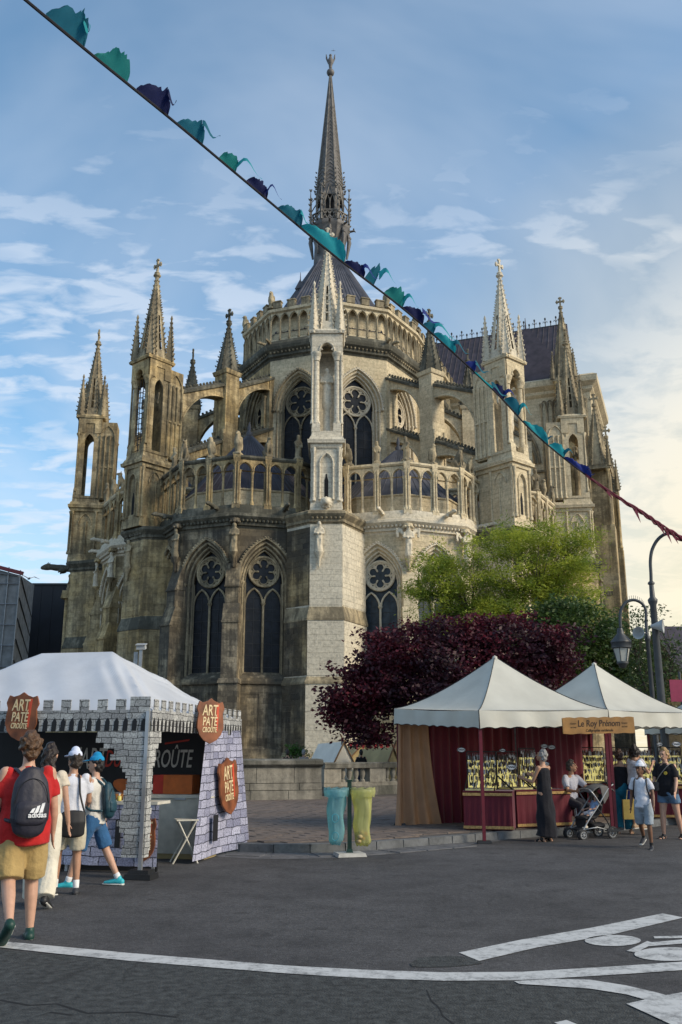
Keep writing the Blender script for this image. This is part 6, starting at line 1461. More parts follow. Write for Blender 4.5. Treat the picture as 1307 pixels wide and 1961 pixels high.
def display(M, x0, w_, hz, label, hh=.78, lit=True, tags=()):
    """raised back board hung with charms, black frame, flat tray in front"""
    D_ = empty('charm_display', M @ Vector((x0, .1, hz)), label, 'display', 'lit charm display boards'); y = .62
    mk('tray', MB().box(x0+.02, x0+w_-.02, .02, y-.03, hz+.028, hz+.06).mesh('tray', TRAY), D_, M)
    mk('board', MB().box(x0, x0+w_, y, y+.02, hz+.05, hz+.05+hh*.72).mesh('board', LIT), D_, M)
    fr = MB()
    for a, b in (((x0, y-.01, hz), (x0, y-.01, hz+hh)), ((x0+w_, y-.01, hz), (x0+w_, y-.01, hz+hh)), ((x0, y-.01, hz+hh), (x0+w_, y-.01, hz+hh)), ((x0, .05, hz+.03), (x0, y, hz+.30)), ((x0+w_, .05, hz+.03), (x0+w_, y, hz+.30))): fr.cbox(a, b, None, .022, .022)
    mk('frame', fr.mesh('frame', BLACKP), D_, M)
    for k, cm in enumerate(CHARM):
        mb = MB()
        for r_ in range(5):
            for i in range(int(w_/.027)):
                if rt.random() < (.85 if r_ < 3 else .45):
                    x = x0+.02+i*.027+rt.uniform(-.006, .006); z = hz+hh-.02-r_*hh*.17-rt.uniform(0, .04); l = rt.uniform(.08, .17); yy = y-.03-rt.uniform(0, .05)
                    mb.box(x-.002, x+.002, yy, yy+.004, z-l*.5, z); mb.box(x-.011, x+.011, yy-.004, yy+.006, z-l, z-l*.35)
        for i in range(int(w_/.05)*4):
            x = x0+.04+rt.random()*(w_-.08); yy = .05+rt.random()*(y-.12); mb.box(x-.008, x+.008, yy-.02, yy+.02, hz+.06, hz+.07)
        mk('charms', mb.mesh('charms', cm), D_, M, kind='stuff')
def oval_tag(px, py, D, w_, label):
    p = pix(px, py, D); T = empty('oval_tag', p, label, 'tag', 'white oval price tags on the charm displays'); P = [(w_/2*cos(k*pi/12), w_*.30*sin(k*pi/12)) for k in range(24)]
    mk('plate', MB().extr(P[::-1], -.006, .006).mesh('plate', TAGW), T, Matrix.Translation(p)); mk('rim', MB().tube([(x*.9, -.009, z*.9) for x, z in P], .006, 4, True).mesh('rim', BLACKP), T, Matrix.Translation(p))
    mk('scrollwork', MB().tube([(w_*.32*(k/10-1)*1.0, -.010, w_*.10*sin(k*1.15)) for k in range(21)], w_*.022, 4).mesh('scrollwork', BLACKP), T, Matrix.Translation(p))
    mk('hook', MB().tube([(0, 0, w_*.3), (0, 0, w_*.55)], .005, 4).mesh('hook', BLACKP), T, Matrix.Translation(p))
M1, l1, h1 = table(G(890, 1591, KZ), G(984, 1593, KZ), .75, .74, 'left red-draped table with gold braid under the lit charm boards')
display(M1, .02, l1*.62, h1, 'leftmost lit yellow board of hanging charms beside the red pole')
M2, l2, h2 = table(G(992, 1588, KZ), G(1096, 1584, KZ), .75, .74, 'middle red-draped table behind the woman in the long black dress')
display(M2, -.05, .50, h2, 'second lit charm board behind the front red pole'); display(M2, .52, .40, h2, 'third charm board behind the woman in the long black dress', .85)
M3, l3, h3 = table(G(1128, 1566, KZ), G(1330, 1570, KZ), .75, .76, 'long right-hand red-draped table behind the shoppers')
for k, lab in enumerate(('lit charm board left of the second red pole', 'lit charm board behind the woman in the black vest top', 'charm board behind the boy in the cap', 'rightmost charm board behind the woman in black tee')): display(M3, -.10+k*.60, .52, h3, lab, .86)
for px, py, D, w_, lab in ((884, 1436, 19.0, .17, 'leftmost white oval tag beside the first charm board'), (963, 1437, 19.2, .13, 'upper white oval tag on the second charm board'), (980, 1469, 18.9, .20, 'larger lower white oval tag on the second charm board'), (1043, 1429, 19.3, .15, 'white oval tag above the grey-haired woman'), (1046, 1463, 19.2, .15, 'white oval tag right at the grey-haired woman head'),
                          (1057, 1431, 19.4, .16, 'slanted white oval tag right of the grey-haired woman'), (1264, 1425, 20.6, .14, 'white oval tag left of the blonde woman'), (1296, 1425, 20.6, .20, 'rightmost large white oval tag above the blonde woman'), (1252, 1457, 20.6, .11, 'small white oval tag above the boy')): oval_tag(px, py, D, w_, lab)
# no lamp built over the displays: their light is put into the glowing boards

# ---- recycling bag stand
BG = G(670, 1640); BS = empty('bag_stand', BG, 'dark green post holding two open waste bags at the kerb', 'bin stand')
GRN = plain('dark_green_paint', (.010, .035, .022), .4); CONC = plain('concrete_base', (.38, .37, .34), .8, .15, 8)
mk('base_plate', MB().box(-.24, .24, -.2, .2, .006, .06, .02, .02).mesh('base_plate', CONC), BS, RZ(BG, .25)); mk('post', MB().box(-.035, .035, -.035, .035, .06, 1.17).box(-.06, .06, -.05, .05, .06, .12, .02, .015).mesh('post', GRN), BS, RZ(BG, 0)); mk('post_cap', MB().box(-.045, .045, -.045, .045, 1.17, 1.20).mesh('post_cap', GRN), BS, RZ(BG, 0))
def bag_mat(name, col):
    m, t, b = mat_new(name); L = t.links.new; g = N(t, 'ShaderNodeNewGeometry'); n = N(t, 'ShaderNodeTexNoise', inp={'Scale': 7.0, 'Detail': 5.0}); L(g.outputs['Position'], n.inputs['Vector'])
    c = mixc(t, n.outputs[0], tuple(x*.8 for x in col), tuple(min(x*1.15, 1) for x in col)); L(c, b.inputs['Base Color']); b.inputs['Roughness'].default_value = .3
    tr = N(t, 'ShaderNodeBsdfTransparent'); tr.inputs[0].default_value = (*[min(1, x*1.25+.1) for x in col], 1); tl = N(t, 'ShaderNodeBsdfTranslucent'); L(c, tl.inputs[0])
    m1 = N(t, 'ShaderNodeMixShader'); m1.inputs[0].default_value = .45; L(b.outputs[0], m1.inputs[1]); L(tl.outputs[0], m1.inputs[2]); m2 = N(t, 'ShaderNodeMixShader'); m2.inputs[0].default_value = .48; L(m1.outputs[0], m2.inputs[1]); L(tr.outputs[0], m2.inputs[2]); L(m2.outputs[0], t.nodes['Material Output'].inputs[0])
    bp = N(t, 'ShaderNodeBump', inp={'Strength': .5, 'Distance': .03}); L(n.outputs[0], bp.inputs['Height']); L(bp.outputs[0], b.inputs['Normal']); return m
for sx, colr, nm, lab, z0 in ((-1, (.34, .60, .63), 'blue', 'translucent turquoise waste bag hanging left of the green post', .20), (1, (.66, .66, .34), 'yellow', 'translucent yellow waste bag hanging right of the green post', .18)):
    bm_ = bag_mat('bag_'+nm, colr); c = BG+Vector((sx*.215, -.02, 0)); T = empty('waste_bag', (c.x, c.y, z0), lab, 'waste bag', 'waste bags on the green post'); mb = MB(); n, m = 28, 16
    for j in range(m+1):
        t = j/m; z = z0+(1.06-z0)*t
        for i in range(n):
            a = 2*pi*i/n; r = (.148+.020*sin(i*2.7+j*.25+sx)+.014*sin(i*5.1-j*.2))*(.76+.24*t+.06*sin(j*.9+sx*2)*sin(i*.45+1))*(1 if j > 0 else .75); mb.v.append((c.x+r*cos(a)+.012*sin(j*.7+sx), c.y+r*(.50+.28*t)*sin(a), z+(.03*sin(i*1.7) if j == 0 else 0)))
    mb.f = [(j*n+i, j*n+(i+1) % n, (j+1)*n+(i+1) % n, (j+1)*n+i) for j in range(m) for i in range(n)]+[tuple(range(n))[::-1]]
    mk('bag', mb.mesh('bag', bm_, 180), T)
    cu = MB()
    for j, (r, z) in enumerate(((.165, 1.06), (.20, 1.07), (.205, 1.0), (.19, .93))):
        for i in range(n): a = 2*pi*i/n; q = r+.012*sin(i*2.3+j); cu.v.append((c.x+q*cos(a), c.y+q*.8*sin(a), z+.012*sin(i*1.9+j)))
    cu.f = [(j*n+i, j*n+(i+1) % n, (j+1)*n+(i+1) % n, (j+1)*n+i) for j in range(3) for i in range(n)]; mk('folded_rim', cu.mesh('folded_rim', bm_, 180), T)
    mk('hoop', MB().tube([(c.x+.17*cos(k*pi/12), c.y+.136*sin(k*pi/12), 1.055) for k in range(24)], .010, 6, True).mesh('hoop', GRN), BS)
    if sx < 0:
        em = plain('bag_print_teal', (.05, .28, .36), .6)
        for z in (.60, .32): mk('printed_mark', MB().tube([(c.x-.02+.055*cos(k*pi/8), c.y-.118, z+.065*sin(k*pi/8)) for k in range(16)], .006, 4, True).mesh('printed_mark', em), T)
    else:
        for k in range(5):
            q = MB().ball((0, 0, 0), .05, 8, 6, sz=.7); mk('rubbish', q.mesh('rubbish', BREAD if k % 2 else OCH, 180), T, Matrix.Translation((c.x+rt.uniform(-.07, .07), c.y+rt.uniform(-.06, .06), z0+.06+k*.035)))
# ================================================================== people
SK = [plain('skin_light', (.50, .29, .20), .5, .08, 20.0), plain('skin_tan', (.40, .22, .14), .5, .08, 20.0), plain('skin_brown', (.17, .085, .05), .5, .08, 20.0)]
def cloth(name, col, rough=.85, var=.12, bump=.5, sc=14): return plain(name, col, rough, var, 6.0, min(1, bump*1.8), bscale=sc, sheen=.1, spec=.2)
def hairm(name, col): return plain(name, col, .45, .4, 40.0, .6, bscale=70)
EYE = plain('eye_dark', (.02, .015, .012), .3); SOLE = plain('shoe_sole', (.55, .54, .50), .7)
def person(label, loc, az, h, legs, arms, skin_m, fat=1.0, lean=0, turn=0, tilt=0, hs=1.0, seat=None, wide=1.0, female=False):
    """joints of a figure that faces -y; legs/arms: {-1: left on screen when facing us, +1: right}"""
    s = h/1.75; P = empty('person', loc, label, 'person'); M = RZ(loc, az) @ Matrix.Scale(s, 4); J = {'P': P, 'M': M, 's': s, 'fat': fat}
    drop = []
    for q in (-1, 1):
        th, kb = R_(legs[q][0]), R_(legs[q][1]); drop.append(.43*cos(th)+.42*cos(th-kb)+.075+(.05 if len(legs[q]) > 3 else 0))
    hz = seat/s if seat is not None else max(drop)
    J['hz'] = hz; ln = R_(lean); up = lambda z, y=0: Vector((0, -sin(ln)*z+y*cos(ln), hz+cos(ln)*z))
    J['up'] = up; b = MB(); f = fat; hw = .092*wide
    chain(b, [(up(-.04), .15*f, .105*f), (up(.06), .158*f, .115*f), (up(.17), .132*f, .10*f), (up(.30), .148*f, .108*f), (up(.42), .168*f**.7, .10), (up(.485), .135, .075), (up(.53), .06, .055)])
    chain(b, [(up(.50), .056, .056), (up(.63, -.01), .050, .052)])
    for q in (-1, 1):
        th, kb = R_(legs[q][0]), R_(legs[q][1]); out = R_(legs[q][2] if len(legs[q]) > 2 else 0)
        H = up(-.02)+Vector((q*hw, 0, 0)); d1 = Vector((q*sin(out), -sin(th)*cos(out), -cos(th)*cos(out))); K = H+d1*.43; d2 = Vector((q*sin(out)*.6, -sin(th-kb), -cos(th-kb))).normalized(); A = K+d2*.42
        J['H', q], J['K', q], J['A', q], J['d2', q] = H, K, A, d2
        chain(b, [(H, .082*f, .085*f), (H.lerp(K, .4), .074*f, .078*f), (K, .052*f**.7, .056*f**.7), (K+d2*.12, .052*f**.6, .058*f**.6), (K+d2*.28, .040*f**.5, .043*f**.5), (A, .031, .034)])
        fp = R_(legs[q][3]) if len(legs[q]) > 3 else 0.0          # heel-lift pitch
        toe = Vector((q*.12, -cos(fp), -sin(fp))).normalized(); J['toe', q] = toe; dn = Vector((0, sin(fp)*-1, -cos(fp))); J['dn', q] = dn
        heel = A+Vector((0, 0, 0))-toe*.045+dn*.045; chain(b, [(A, .032, .036), (A+toe*.02+dn*.03, .034, .035), (A+toe*.10+dn*.05, .038, .022), (A+toe*.165+dn*.055, .034, .016)]); chain(b, [(A, .03, .03), (heel, .028, .026)])
        f_, ab, el = (R_(x) for x in arms[q][:3]); inn = R_(arms[q][3]) if len(arms[q]) > 3 else 0
        S = up(.455)+Vector((q*.178*(.94 if female else 1.02)*f**.35, 0, 0)); u1 = Vector((q*sin(ab), -sin(f_)*cos(ab), -cos(f_)*cos(ab))); E = S+u1*.285
        u2 = Vector((q*sin(ab)*.5-q*sin(inn), -sin(f_+el)*cos(inn), -cos(f_+el))).normalized(); Wt = E+u2*.25
        J['S', q], J['E', q], J['W', q], J['u2', q] = S, E, Wt, u2; af = (.88 if female else 1.0)*f**.5
        chain(b, [(S-u1*.02, .052*af, .055*af), (S.lerp(E, .45), .045*af, .048*af), (E, .036*af, .038*af), (E+u2*.08, .038*af, .039*af), (Wt, .025, .021)])
        # hand: palm, four unequal fingers, thumb on the side
        side = Vector((0, -1, 0)) if abs(u2.y) < .7 else Vector((0, 0, 1)); side = (side-u2*side.dot(u2)).normalized(); pal = u2.cross(side).normalized()*(-q)
        chain(b, [(Wt, .024, .018), (Wt+u2*.05, .040, .015), (Wt+u2*.085, .040, .013)], side=side)
        cu = .45
        for k in range(4):
            o = (k-1.5)*.0205; l = (.060, .075, .080, .070)[k]; r0 = Wt+u2*.085-side*o; c1 = r0+u2*l*.5+pal*l*.12*cu; c2 = c1+u2*l*.38+pal*l*.45*cu; chain(b, [(r0, .0085, .0085), (c1, .0082, .0082), (c2, .0065, .0065)], n=8)
        t0 = Wt+u2*.03+side*.034; chain(b, [(t0, .012, .012), (t0+u2*.032+side*.024+pal*.01, .0105, .0105), (t0+u2*.062+side*.030+pal*.02, .008, .008)], n=8)
        J['hand', q] = Wt+u2*.09+pal*.02
    HM = Matrix.Translation(up(.70, -.012)) @ Matrix.Rotation(R_(turn), 4, 'Z') @ Matrix.Rotation(R_(tilt), 4, 'X') @ Matrix.Scale(hs, 4); J['HM'] = HM
    hd = MB(); chain(hd, [((0, .012, -.03), .070, .082), ((0, .014, .03), .077, .094), ((0, .012, .07), .066, .080), ((0, .010, .095), .040, .050)])
    chain(hd, [((0, -.035, .02), .058, .055), ((0, -.046, -.04), .050, .042), ((0, -.052, -.082), .034, .030)]); chain(hd, [((0, -.085, .025), .010, .012), ((0, -.100, -.005), .012, .014), ((0, -.112, -.022), .014, .012)], n=8)
    chain(hd, [((-.03, -.088, -.058), .008, .007), ((0, -.094, -.057), .012, .008), ((.03, -.088, -.058), .008, .007)], side=(0, 1, 0), n=8)
    for q in (-1, 1):
        chain(hd, [((q*.074, .012, .025), .008, .018), ((q*.078, .016, -.005), .010, .020), ((q*.070, .008, -.035), .006, .010)], side=(1, 0, 0), n=8); chain(hd, [((q*.012, -.083, .045), .010, .010), ((q*.045, -.076, .046), .010, .009)], side=(0, 0, 1), n=8)
    b.join(hd, HM); b.xf(Matrix.Scale(1, 4))
    o = mk('body', skin(b, 'body', skin_m, .0095/ max(s, .75), 2), P, M)
    for q in (-1, 1): mk('eye', MB().ball(tuple(HM @ Vector((q*.030, -.083, .022))), .0095*hs, 8, 6).mesh('eye', EYE, 180), P, M)
    return J
def put(J, name, mb, mat, vox=.012, it=3, noise=.006, freq=28): return mk(name, skin(mb, name, mat, vox/max(J['s'], .75), it, noise, freq), J['P'], J['M'])
def top_(J, mat, sleeve=.62, bottom=-.05, loose=.018, name='shirt', neck=.50):
    b = MB(); up, f = J['up'], J['fat']; l = loose
    chain(b, [(up(bottom), (.158*f+l), (.118*f+l)), (up(.07), .158*f+l, .118*f+l), (up(.17), .14*f+l, .108*f+l), (up(.30), .15*f+l, .112*f+l), (up(.42), .17*f**.7+l*.8, .103+l*.8), (up(.47), .140+l*.6, .08+l*.6), (up(neck), .075, .062)], flat=(1, 0))
    if sleeve:
        for q in (-1, 1):
            S, E = J['S', q], J['E', q]; a = .9+.1*f; chain(b, [(S+Vector((-q*.025, 0, .014)), .072*a, .074*a), (S.lerp(E, .35), .068*a, .070*a), (S.lerp(E, sleeve), .066*a, .068*a)], flat=(0, 1))
    return put(J, name, b, mat, noise=.014, freq=24)
def legs_(J, mat, length=.9, loose=.03, flare=0.0, name='shorts', waist=.10):
    b = MB(); up, f = J['up'], J['fat']; chain(b, [(up(-.06), .158*f+.012, .118*f+.014), (up(.03), .162*f+.012, .12*f+.012), (up(waist), .15*f+.008, .112*f+.008)])
    for q in (-1, 1):
        H, K, A = J['H', q], J['K', q], J['A', q]; pts = [(H+Vector((0, 0, .03)), .088*f+.01, .092*f+.012)]
        if length <= 1: pts += [(H.lerp(K, length*.5), .078*f+loose*.8, .082*f+loose*.8), (H.lerp(K, length), .066*f+loose*1.1, .07*f+loose*1.1)]
        else:
            pts += [(H.lerp(K, .5), .076*f+loose*.6, .08*f+loose*.6), (K, .056*f+loose, .06*f+loose)]
            e = length-1; pts += [(K.lerp(A, e*.5), .052*f+loose+flare*.5, .054*f+loose+flare*.5), (K.lerp(A, e), .044*f+loose+flare, .046*f+loose+flare)]
        chain(b, pts, flat=(0, 1))
    return put(J, name, b, mat, noise=.015, freq=20)
def shoes_(J, mat, sole=SOLE, name='shoe', accent=None):
    for q in (-1, 1):
        A, t, d = J['A', q], J['toe', q], J['dn', q]; b = MB(); chain(b, [(A-t*.045+d*.035, .042, .046), (A+t*.03+d*.03, .046, .043), (A+t*.11+d*.042, .050, .033), (A+t*.19+d*.052, .044, .025)]); chain(b, [(A+Vector((0, 0, .015)), .040, .044), (A+d*.035, .042, .042)])
        o = put(J, name, b, mat, .010, 2, 0)
        c = MB(); chain(c, [(A-t*.070+d*.068, .045, .017), (A+t*.05+d*.068, .049, .017), (A+t*.215+d*.066, .045, .016)]); mk('sole', skin(c, 'sole', sole, .010/max(J['s'], .75), 1), o, J['M'])
def sandals_(J, mat):
    for q in (-1, 1):
        A, t, d = J['A', q], J['toe', q], J['dn', q]; c = MB(); chain(c, [(A-t*.055+d*.075, .038, .012), (A+t*.05+d*.078, .042, .012), (A+t*.185+d*.075, .042, .012)]); chain(c, [(A+t*.10+d*.03, .050, .030), (A+t*.125+d*.04, .050, .027)]); chain(c, [(A+t*.01+d*.0, .043, .046), (A+t*.02+d*.015, .044, .046)])
        put(J, 'sandal', c, mat, .009, 1, 0)
def socks_(J, mat, l=.10):
    for q in (-1, 1): b = MB(); chain(b, [(J['A', q]-J['d2', q]*l, .042, .046), (J['A', q], .038, .042)]); put(J, 'sock', b, mat, .009, 1, 0)
def hair_(J, mat, kind='short', ext=()):
    b = MB(); HM = J['HM']; P = [((0, .022, .055), .084, .098), ((0, .030, .020), .085, .094), ((0, .045, -.03), .078, .075)]
    chain(b, [((0, .018, .098), .055, .062)]+P)
    if kind in ('mop',):
        for k in range(26):
            a = R_(-50+k*11); b.ball((.078*cos(a), .025+.085*sin(a), .03+.035*sin(k*2.1)), .028, 7, 5)
        b.ball((0, .03, .085), .075, 8, 6, sz=.7); b.ball((0, .06, -.05), .07, 8, 6)
    if kind == 'long': chain(b, [((0, .06, .02), .082, .06), ((0, .085, -.12), .085, .05), ((.01, .10, -.28), .080, .04), ((.02, .105, -.40), .05, .025)])
    if kind == 'bob':
        for q in (-1, 1): chain(b, [((q*.07, .02, .05), .03, .06), ((q*.082, .015, -.05), .028, .055), ((q*.07, .02, -.11), .02, .04)])
        chain(b, [((0, .075, 0), .08, .04), ((0, .08, -.11), .07, .03)])
    if kind == 'bun': b.ball((0, .115, .03), .045, 8, 6)
    if kind == 'pony': chain(b, [((0, .10, .035), .030, .030), ((0, .135, -.02), .032, .028), ((.01, .14, -.10), .02, .018)])
    o = MB().join(b, HM); return put(J, 'hair', o, mat, .009, 0, .013, 95)
def cap_(J, mat, brim=None, back=False):
    b = MB(); chain(b, [((0, .016, .122), .056, .066), ((0, .016, .098), .080, .098), ((0, .016, .055), .0885, .108)], flat=(0, 1)); o = put(J, 'cap', MB().join(b, J['HM']), mat, .010, 1, 0)
    v = MB(); chain(v, [((0, -.08, .058), .082, .010), ((0, -.13, .054), .078, .009), ((0, -.175, .044), .052, .008)])
    mk('brim', skin(MB().join(v, J['HM']), 'brim', brim or mat, .009, 1), o, J['M'])
def backpack(J, label, mat, w_=.30, h=.44, dep=.17, z=.24, logo=False, strap=None):
    up = J['up']; M = J['M']; P = empty('backpack', M @ up(z, .2), label, 'backpack'); b = MB(); yb = .10*J['fat']+.03
    chain(b, [(up(z-h*.48, yb+dep*.5), w_*.42, dep*.45), (up(z-h*.3, yb+dep*.55), w_*.5, dep*.52), (up(z, yb+dep*.5), w_*.5, dep*.5), (up(z+h*.3, yb+dep*.42), w_*.44, dep*.42), (up(z+h*.46, yb+dep*.36), w_*.30, dep*.3)])
    mk('pack', skin(b, 'pack', mat, .012, 3, .005, 24), P, M)
    k = MB(); chain(k, [(up(z-h*.34, yb+dep*.88), w_*.40, dep*.26), (up(z-h*.10, yb+dep*.86), w_*.40, dep*.26), (up(z-h*.02, yb+dep*.82), w_*.36, dep*.15)]); mk('front_pocket', skin(k, 'front_pocket', mat, .011, 2, .003, 30), P, M)
    for q in (-1, 1): mk('strap', MB().tube(smooth_poly([up(z+h*.42, yb+.03)+Vector((q*w_*.25, 0, 0)), up(.505, .045)+Vector((q*.115, 0, 0)), up(.47, -.075)+Vector((q*.125, 0, 0)), up(.30, -.12*J['fat']-.02)+Vector((q*.14, 0, 0)), up(.12, -.03)+Vector((q*.175*J['fat'], 0, 0)), up(z-h*.36, yb+.03)+Vector((q*w_*.42, 0, 0))], 5), .017, 6).mesh('strap', strap or mat, 180), P, M)
    mk('grab_loop', MB().tube([up(z+h*.46, yb+.06)+Vector((-.05, 0, 0)), up(z+h*.56, yb+.05), up(z+h*.46, yb+.06)+Vector((.05, 0, 0))], .011, 6).mesh('grab_loop', mat, 180), P, M)
    zp = MB().tube(smooth_poly([up(z-h*.05, yb+dep*.9)+Vector((-w_*.44, -.02, 0)), up(z+h*.25, yb+dep*.88)+Vector((-w_*.30, 0, 0)), up(z+h*.36, yb+dep*.80), up(z+h*.25, yb+dep*.88)+Vector((w_*.30, 0, 0)), up(z-h*.05, yb+dep*.9)+Vector((w_*.44, -.02, 0))], 5), .004, 4); mk('zip', zp.mesh('zip', BLACKP), P, M)
    if logo:
        WL = plain('logo_white', (.75, .75, .75), .6); yl = yb+dep*1.165; c = up(z-h*.24, 0); Ml = M @ Matrix.Translation((c.x+.045*-1, yl, c.z)) @ Matrix.Rotation(pi, 4, 'Z')
        for k2 in range(3): x = -.045+k2*.034; mk('logo_bar', MB().extr([(x-.012, 0), (x+.014, 0), (x+.028, .035+.018*k2-.02*0), (x+.006, .028+.018*k2)][::1], -.006, .004).mesh('logo_bar', WL), P, Ml @ Matrix.Translation((0, 0, .02)) @ Matrix.Scale(1.15, 4))
        mk('lettering', text_mesh('adidas', .062, WL, 0, 1, .004, .0015), P, Ml @ Matrix.Translation((0, -.004, .0)))
    return P
# ---- 1: man in the red shirt walking away, nearest on the left
gp = G(42, 1800); gp.z = 0
J = person('man in red shirt and khaki shorts walking away with a dark backpack', gp+Vector((-.06, -.02, 0)), pi+.48, 1.83, {-1: (8, 12, 3), 1: (-14, 32, 2, 42)}, {-1: (6, 12, 14), 1: (0, 12, 34)}, SK[0], 1.22, 1, turn=8)
top_(J, cloth('red_cotton', (.42, .018, .018)), .66, -.13, .042); legs_(J, cloth('khaki', (.36, .25, .10)), .92, .038); hair_(J, hairm('hair_brown', (.085, .042, .018)), 'mop'); shoes_(J, plain('shoe_green', (.010, .045, .035), .5)); backpack(J, 'dark navy backpack with white emblem worn over the red shirt', plain('nylon_navy', (.022, .021, .032), .55, .15, 6, .3), .33, .50, .18, .25, True)
# ---- 2: long-haired woman in cream trousers
gp = G(76, 1738); J = person('long-haired woman in cream trousers half hidden by the man in red', gp+Vector((-.04, .1, 0)), pi+.10, 1.74, {-1: (-10, 20, 2, 25), 1: (8, 4, 2)}, {-1: (5, 10, 15), 1: (10, 9, 40)}, SK[0], .98, 0, female=True)
top_(J, cloth('cream_top', (.60, .53, .42)), .35, -.02); legs_(J, cloth('cream_linen', (.62, .57, .46)), 1.95, .030, .03, 'trousers'); hair_(J, hairm('hair_dark', (.020, .012, .009)), 'long'); shoes_(J, plain('shoe_black', (.02, .02, .022), .5))
# ---- 3: man in the white cap
gp = G(146, 1716); J = person('man in white cap and white tee with black shoulder bag', gp+Vector((-.16, .10, 0)), pi+.35, 1.67, {-1: (4, 6, 3), 1: (14, 16, 3)}, {-1: (18, 8, 62), 1: (10, 8, 30)}, SK[1], 1.02, 1, turn=28)
tee = cloth('white_tee', (.58, .59, .64)); top_(J, tee, .55, -.09, .022); legs_(J, cloth('stone_shorts', (.50, .45, .34)), .86, .032); hair_(J, hairm('hair_short_dark', (.03, .02, .014)), 'short'); cap_(J, cloth('cap_white', (.62, .66, .80), bump=.1)); socks_(J, cloth('sock_white', (.7, .7, .7))); shoes_(J, plain('shoe_dark_grey', (.035, .035, .04), .6))
up = J['up']; M = J['M']; SB = empty('shoulder_bag', M @ up(-.02, .16), 'black flat shoulder bag on the back of the white-capped man', 'bag'); b = MB(); chain(b, [(up(-.20, .175)+Vector((-.02, 0, 0)), .150, .04), (up(-.05, .19)+Vector((-.02, 0, 0)), .160, .05), (up(.06, .18)+Vector((-.02, 0, 0)), .150, .035)]); mk('pouch', skin(b, 'pouch', plain('bag_black', (.012, .012, .014), .6, .2), .012, 2), SB, M)
mk('strap', MB().tube(smooth_poly([up(.05, .17)+Vector((-.16, 0, 0)), up(.28, .145)+Vector((-.09, 0, 0)), up(.50, .08)+Vector((-.07, 0, 0)), up(.47, -.09)+Vector((-.02, 0, 0)), up(.2, -.15)+Vector((.10, 0, 0)), up(.06, .0)+Vector((.18, 0, 0)), up(.03, .16)+Vector((.12, 0, 0))], 5), .012, 6).mesh('strap', BLACKP, 180), SB, M)
# ---- 4: person in the blue cap, striding left
gp = (G(200, 1694)+G(135, 1703))/2; J = person('person in bright blue cap, white tee and denim shorts striding left', gp+Vector((.02, .06, 0)), -pi/2-.12, 1.65, {-1: (-20, 8, 2), 1: (22, 6, 2)}, {-1: (-12, 8, 8), 1: (12, 8, 30)}, SK[0], .95, 2, turn=0, female=True)
top_(J, cloth('white_tee_warm', (.60, .58, .53)), .60, -.08, .022); legs_(J, cloth('denim', (.030, .10, .22)), .92, .030); hair_(J, hairm('hair_black', (.012, .010, .010)), 'short'); cap_(J, cloth('cap_blue', (.010, .23, .45), bump=.1)); socks_(J, cloth('sock_white2', (.7, .7, .7)), .06); shoes_(J, plain('shoe_teal', (.03, .36, .42), .5))
bk_ = backpack(J, 'small dark teal backpack on the person in the blue cap', plain('nylon_teal', (.010, .045, .065), .55, .2, 6, .3), .27, .40, .15, .24)
up = J['up']; BT = empty('hand_gel_bottle', J['M'] @ up(.22, .3), 'small yellow bottle clipped to the teal backpack', 'bottle'); q = up(.26, .29)+Vector((-.14, 0, 0)); mk('bottle', MB().lathe([(.02, -.05), (.03, -.045), (.03, .01), (.012, .025)], 10).mesh('bottle', plain('gel_yellow', (.55, .45, .10), .3), 50), BT, J['M'] @ Matrix.Translation(q)); mk('bottle_cap', MB().lathe([(.014, .025), (.014, .05)], 8).mesh('bottle_cap', TAGW), BT, J['M'] @ Matrix.Translation(q))
mk('wristband', MB().tube([J['W', -1]-J['u2', -1]*.01+Vector((.032*cos(k*pi/6), .032*sin(k*pi/6), 0)) for k in range(12)], .010, 5, True).mesh('wristband', BLACKP), J['P'], J['M'])
# ---- 5: grey-haired woman in the long black dress
gp = G(1050, 1612); BLK_C = cloth('black_jersey', (.012, .012, .016), .9, .1, .3)
J = person('grey-haired woman in long black sleeveless dress facing the charm boards', gp+Vector((0, .08, 0)), pi+.75, 1.69, {-1: (3, 4, 2), 1: (2, 3, 3)}, {-1: (28, 10, 85, 20), 1: (24, 8, 80, 15)}, SK[1], 1.0, 1, turn=14, tilt=-14, female=True)
top_(J, BLK_C, 0, -.05, .012, 'dress_bodice', .45); up = J['up']; b = MB(); chain(b, [(up(.10), .150, .118), (up(-.05), .185, .150), (up(-.35), .20, .17), (up(-.65), .215, .185), (Vector((0, .0, .10)), .24, .21)], flat=(0, 1)); put(J, 'dress_skirt', b, BLK_C, .014, 2, .02, 20)
for q in (-1, 1): mk('dress_strap', MB().tube([up(.43, .085)+Vector((q*.07, 0, 0)), up(.505, .03)+Vector((q*.085, 0, 0)), up(.43, -.09)+Vector((q*.07, 0, 0))], .010, 6).mesh('dress_strap', BLK_C), J['P'], J['M'])
hair_(J, hairm('hair_silver', (.26, .25, .24)), 'short'); sandals_(J, BLACKP)
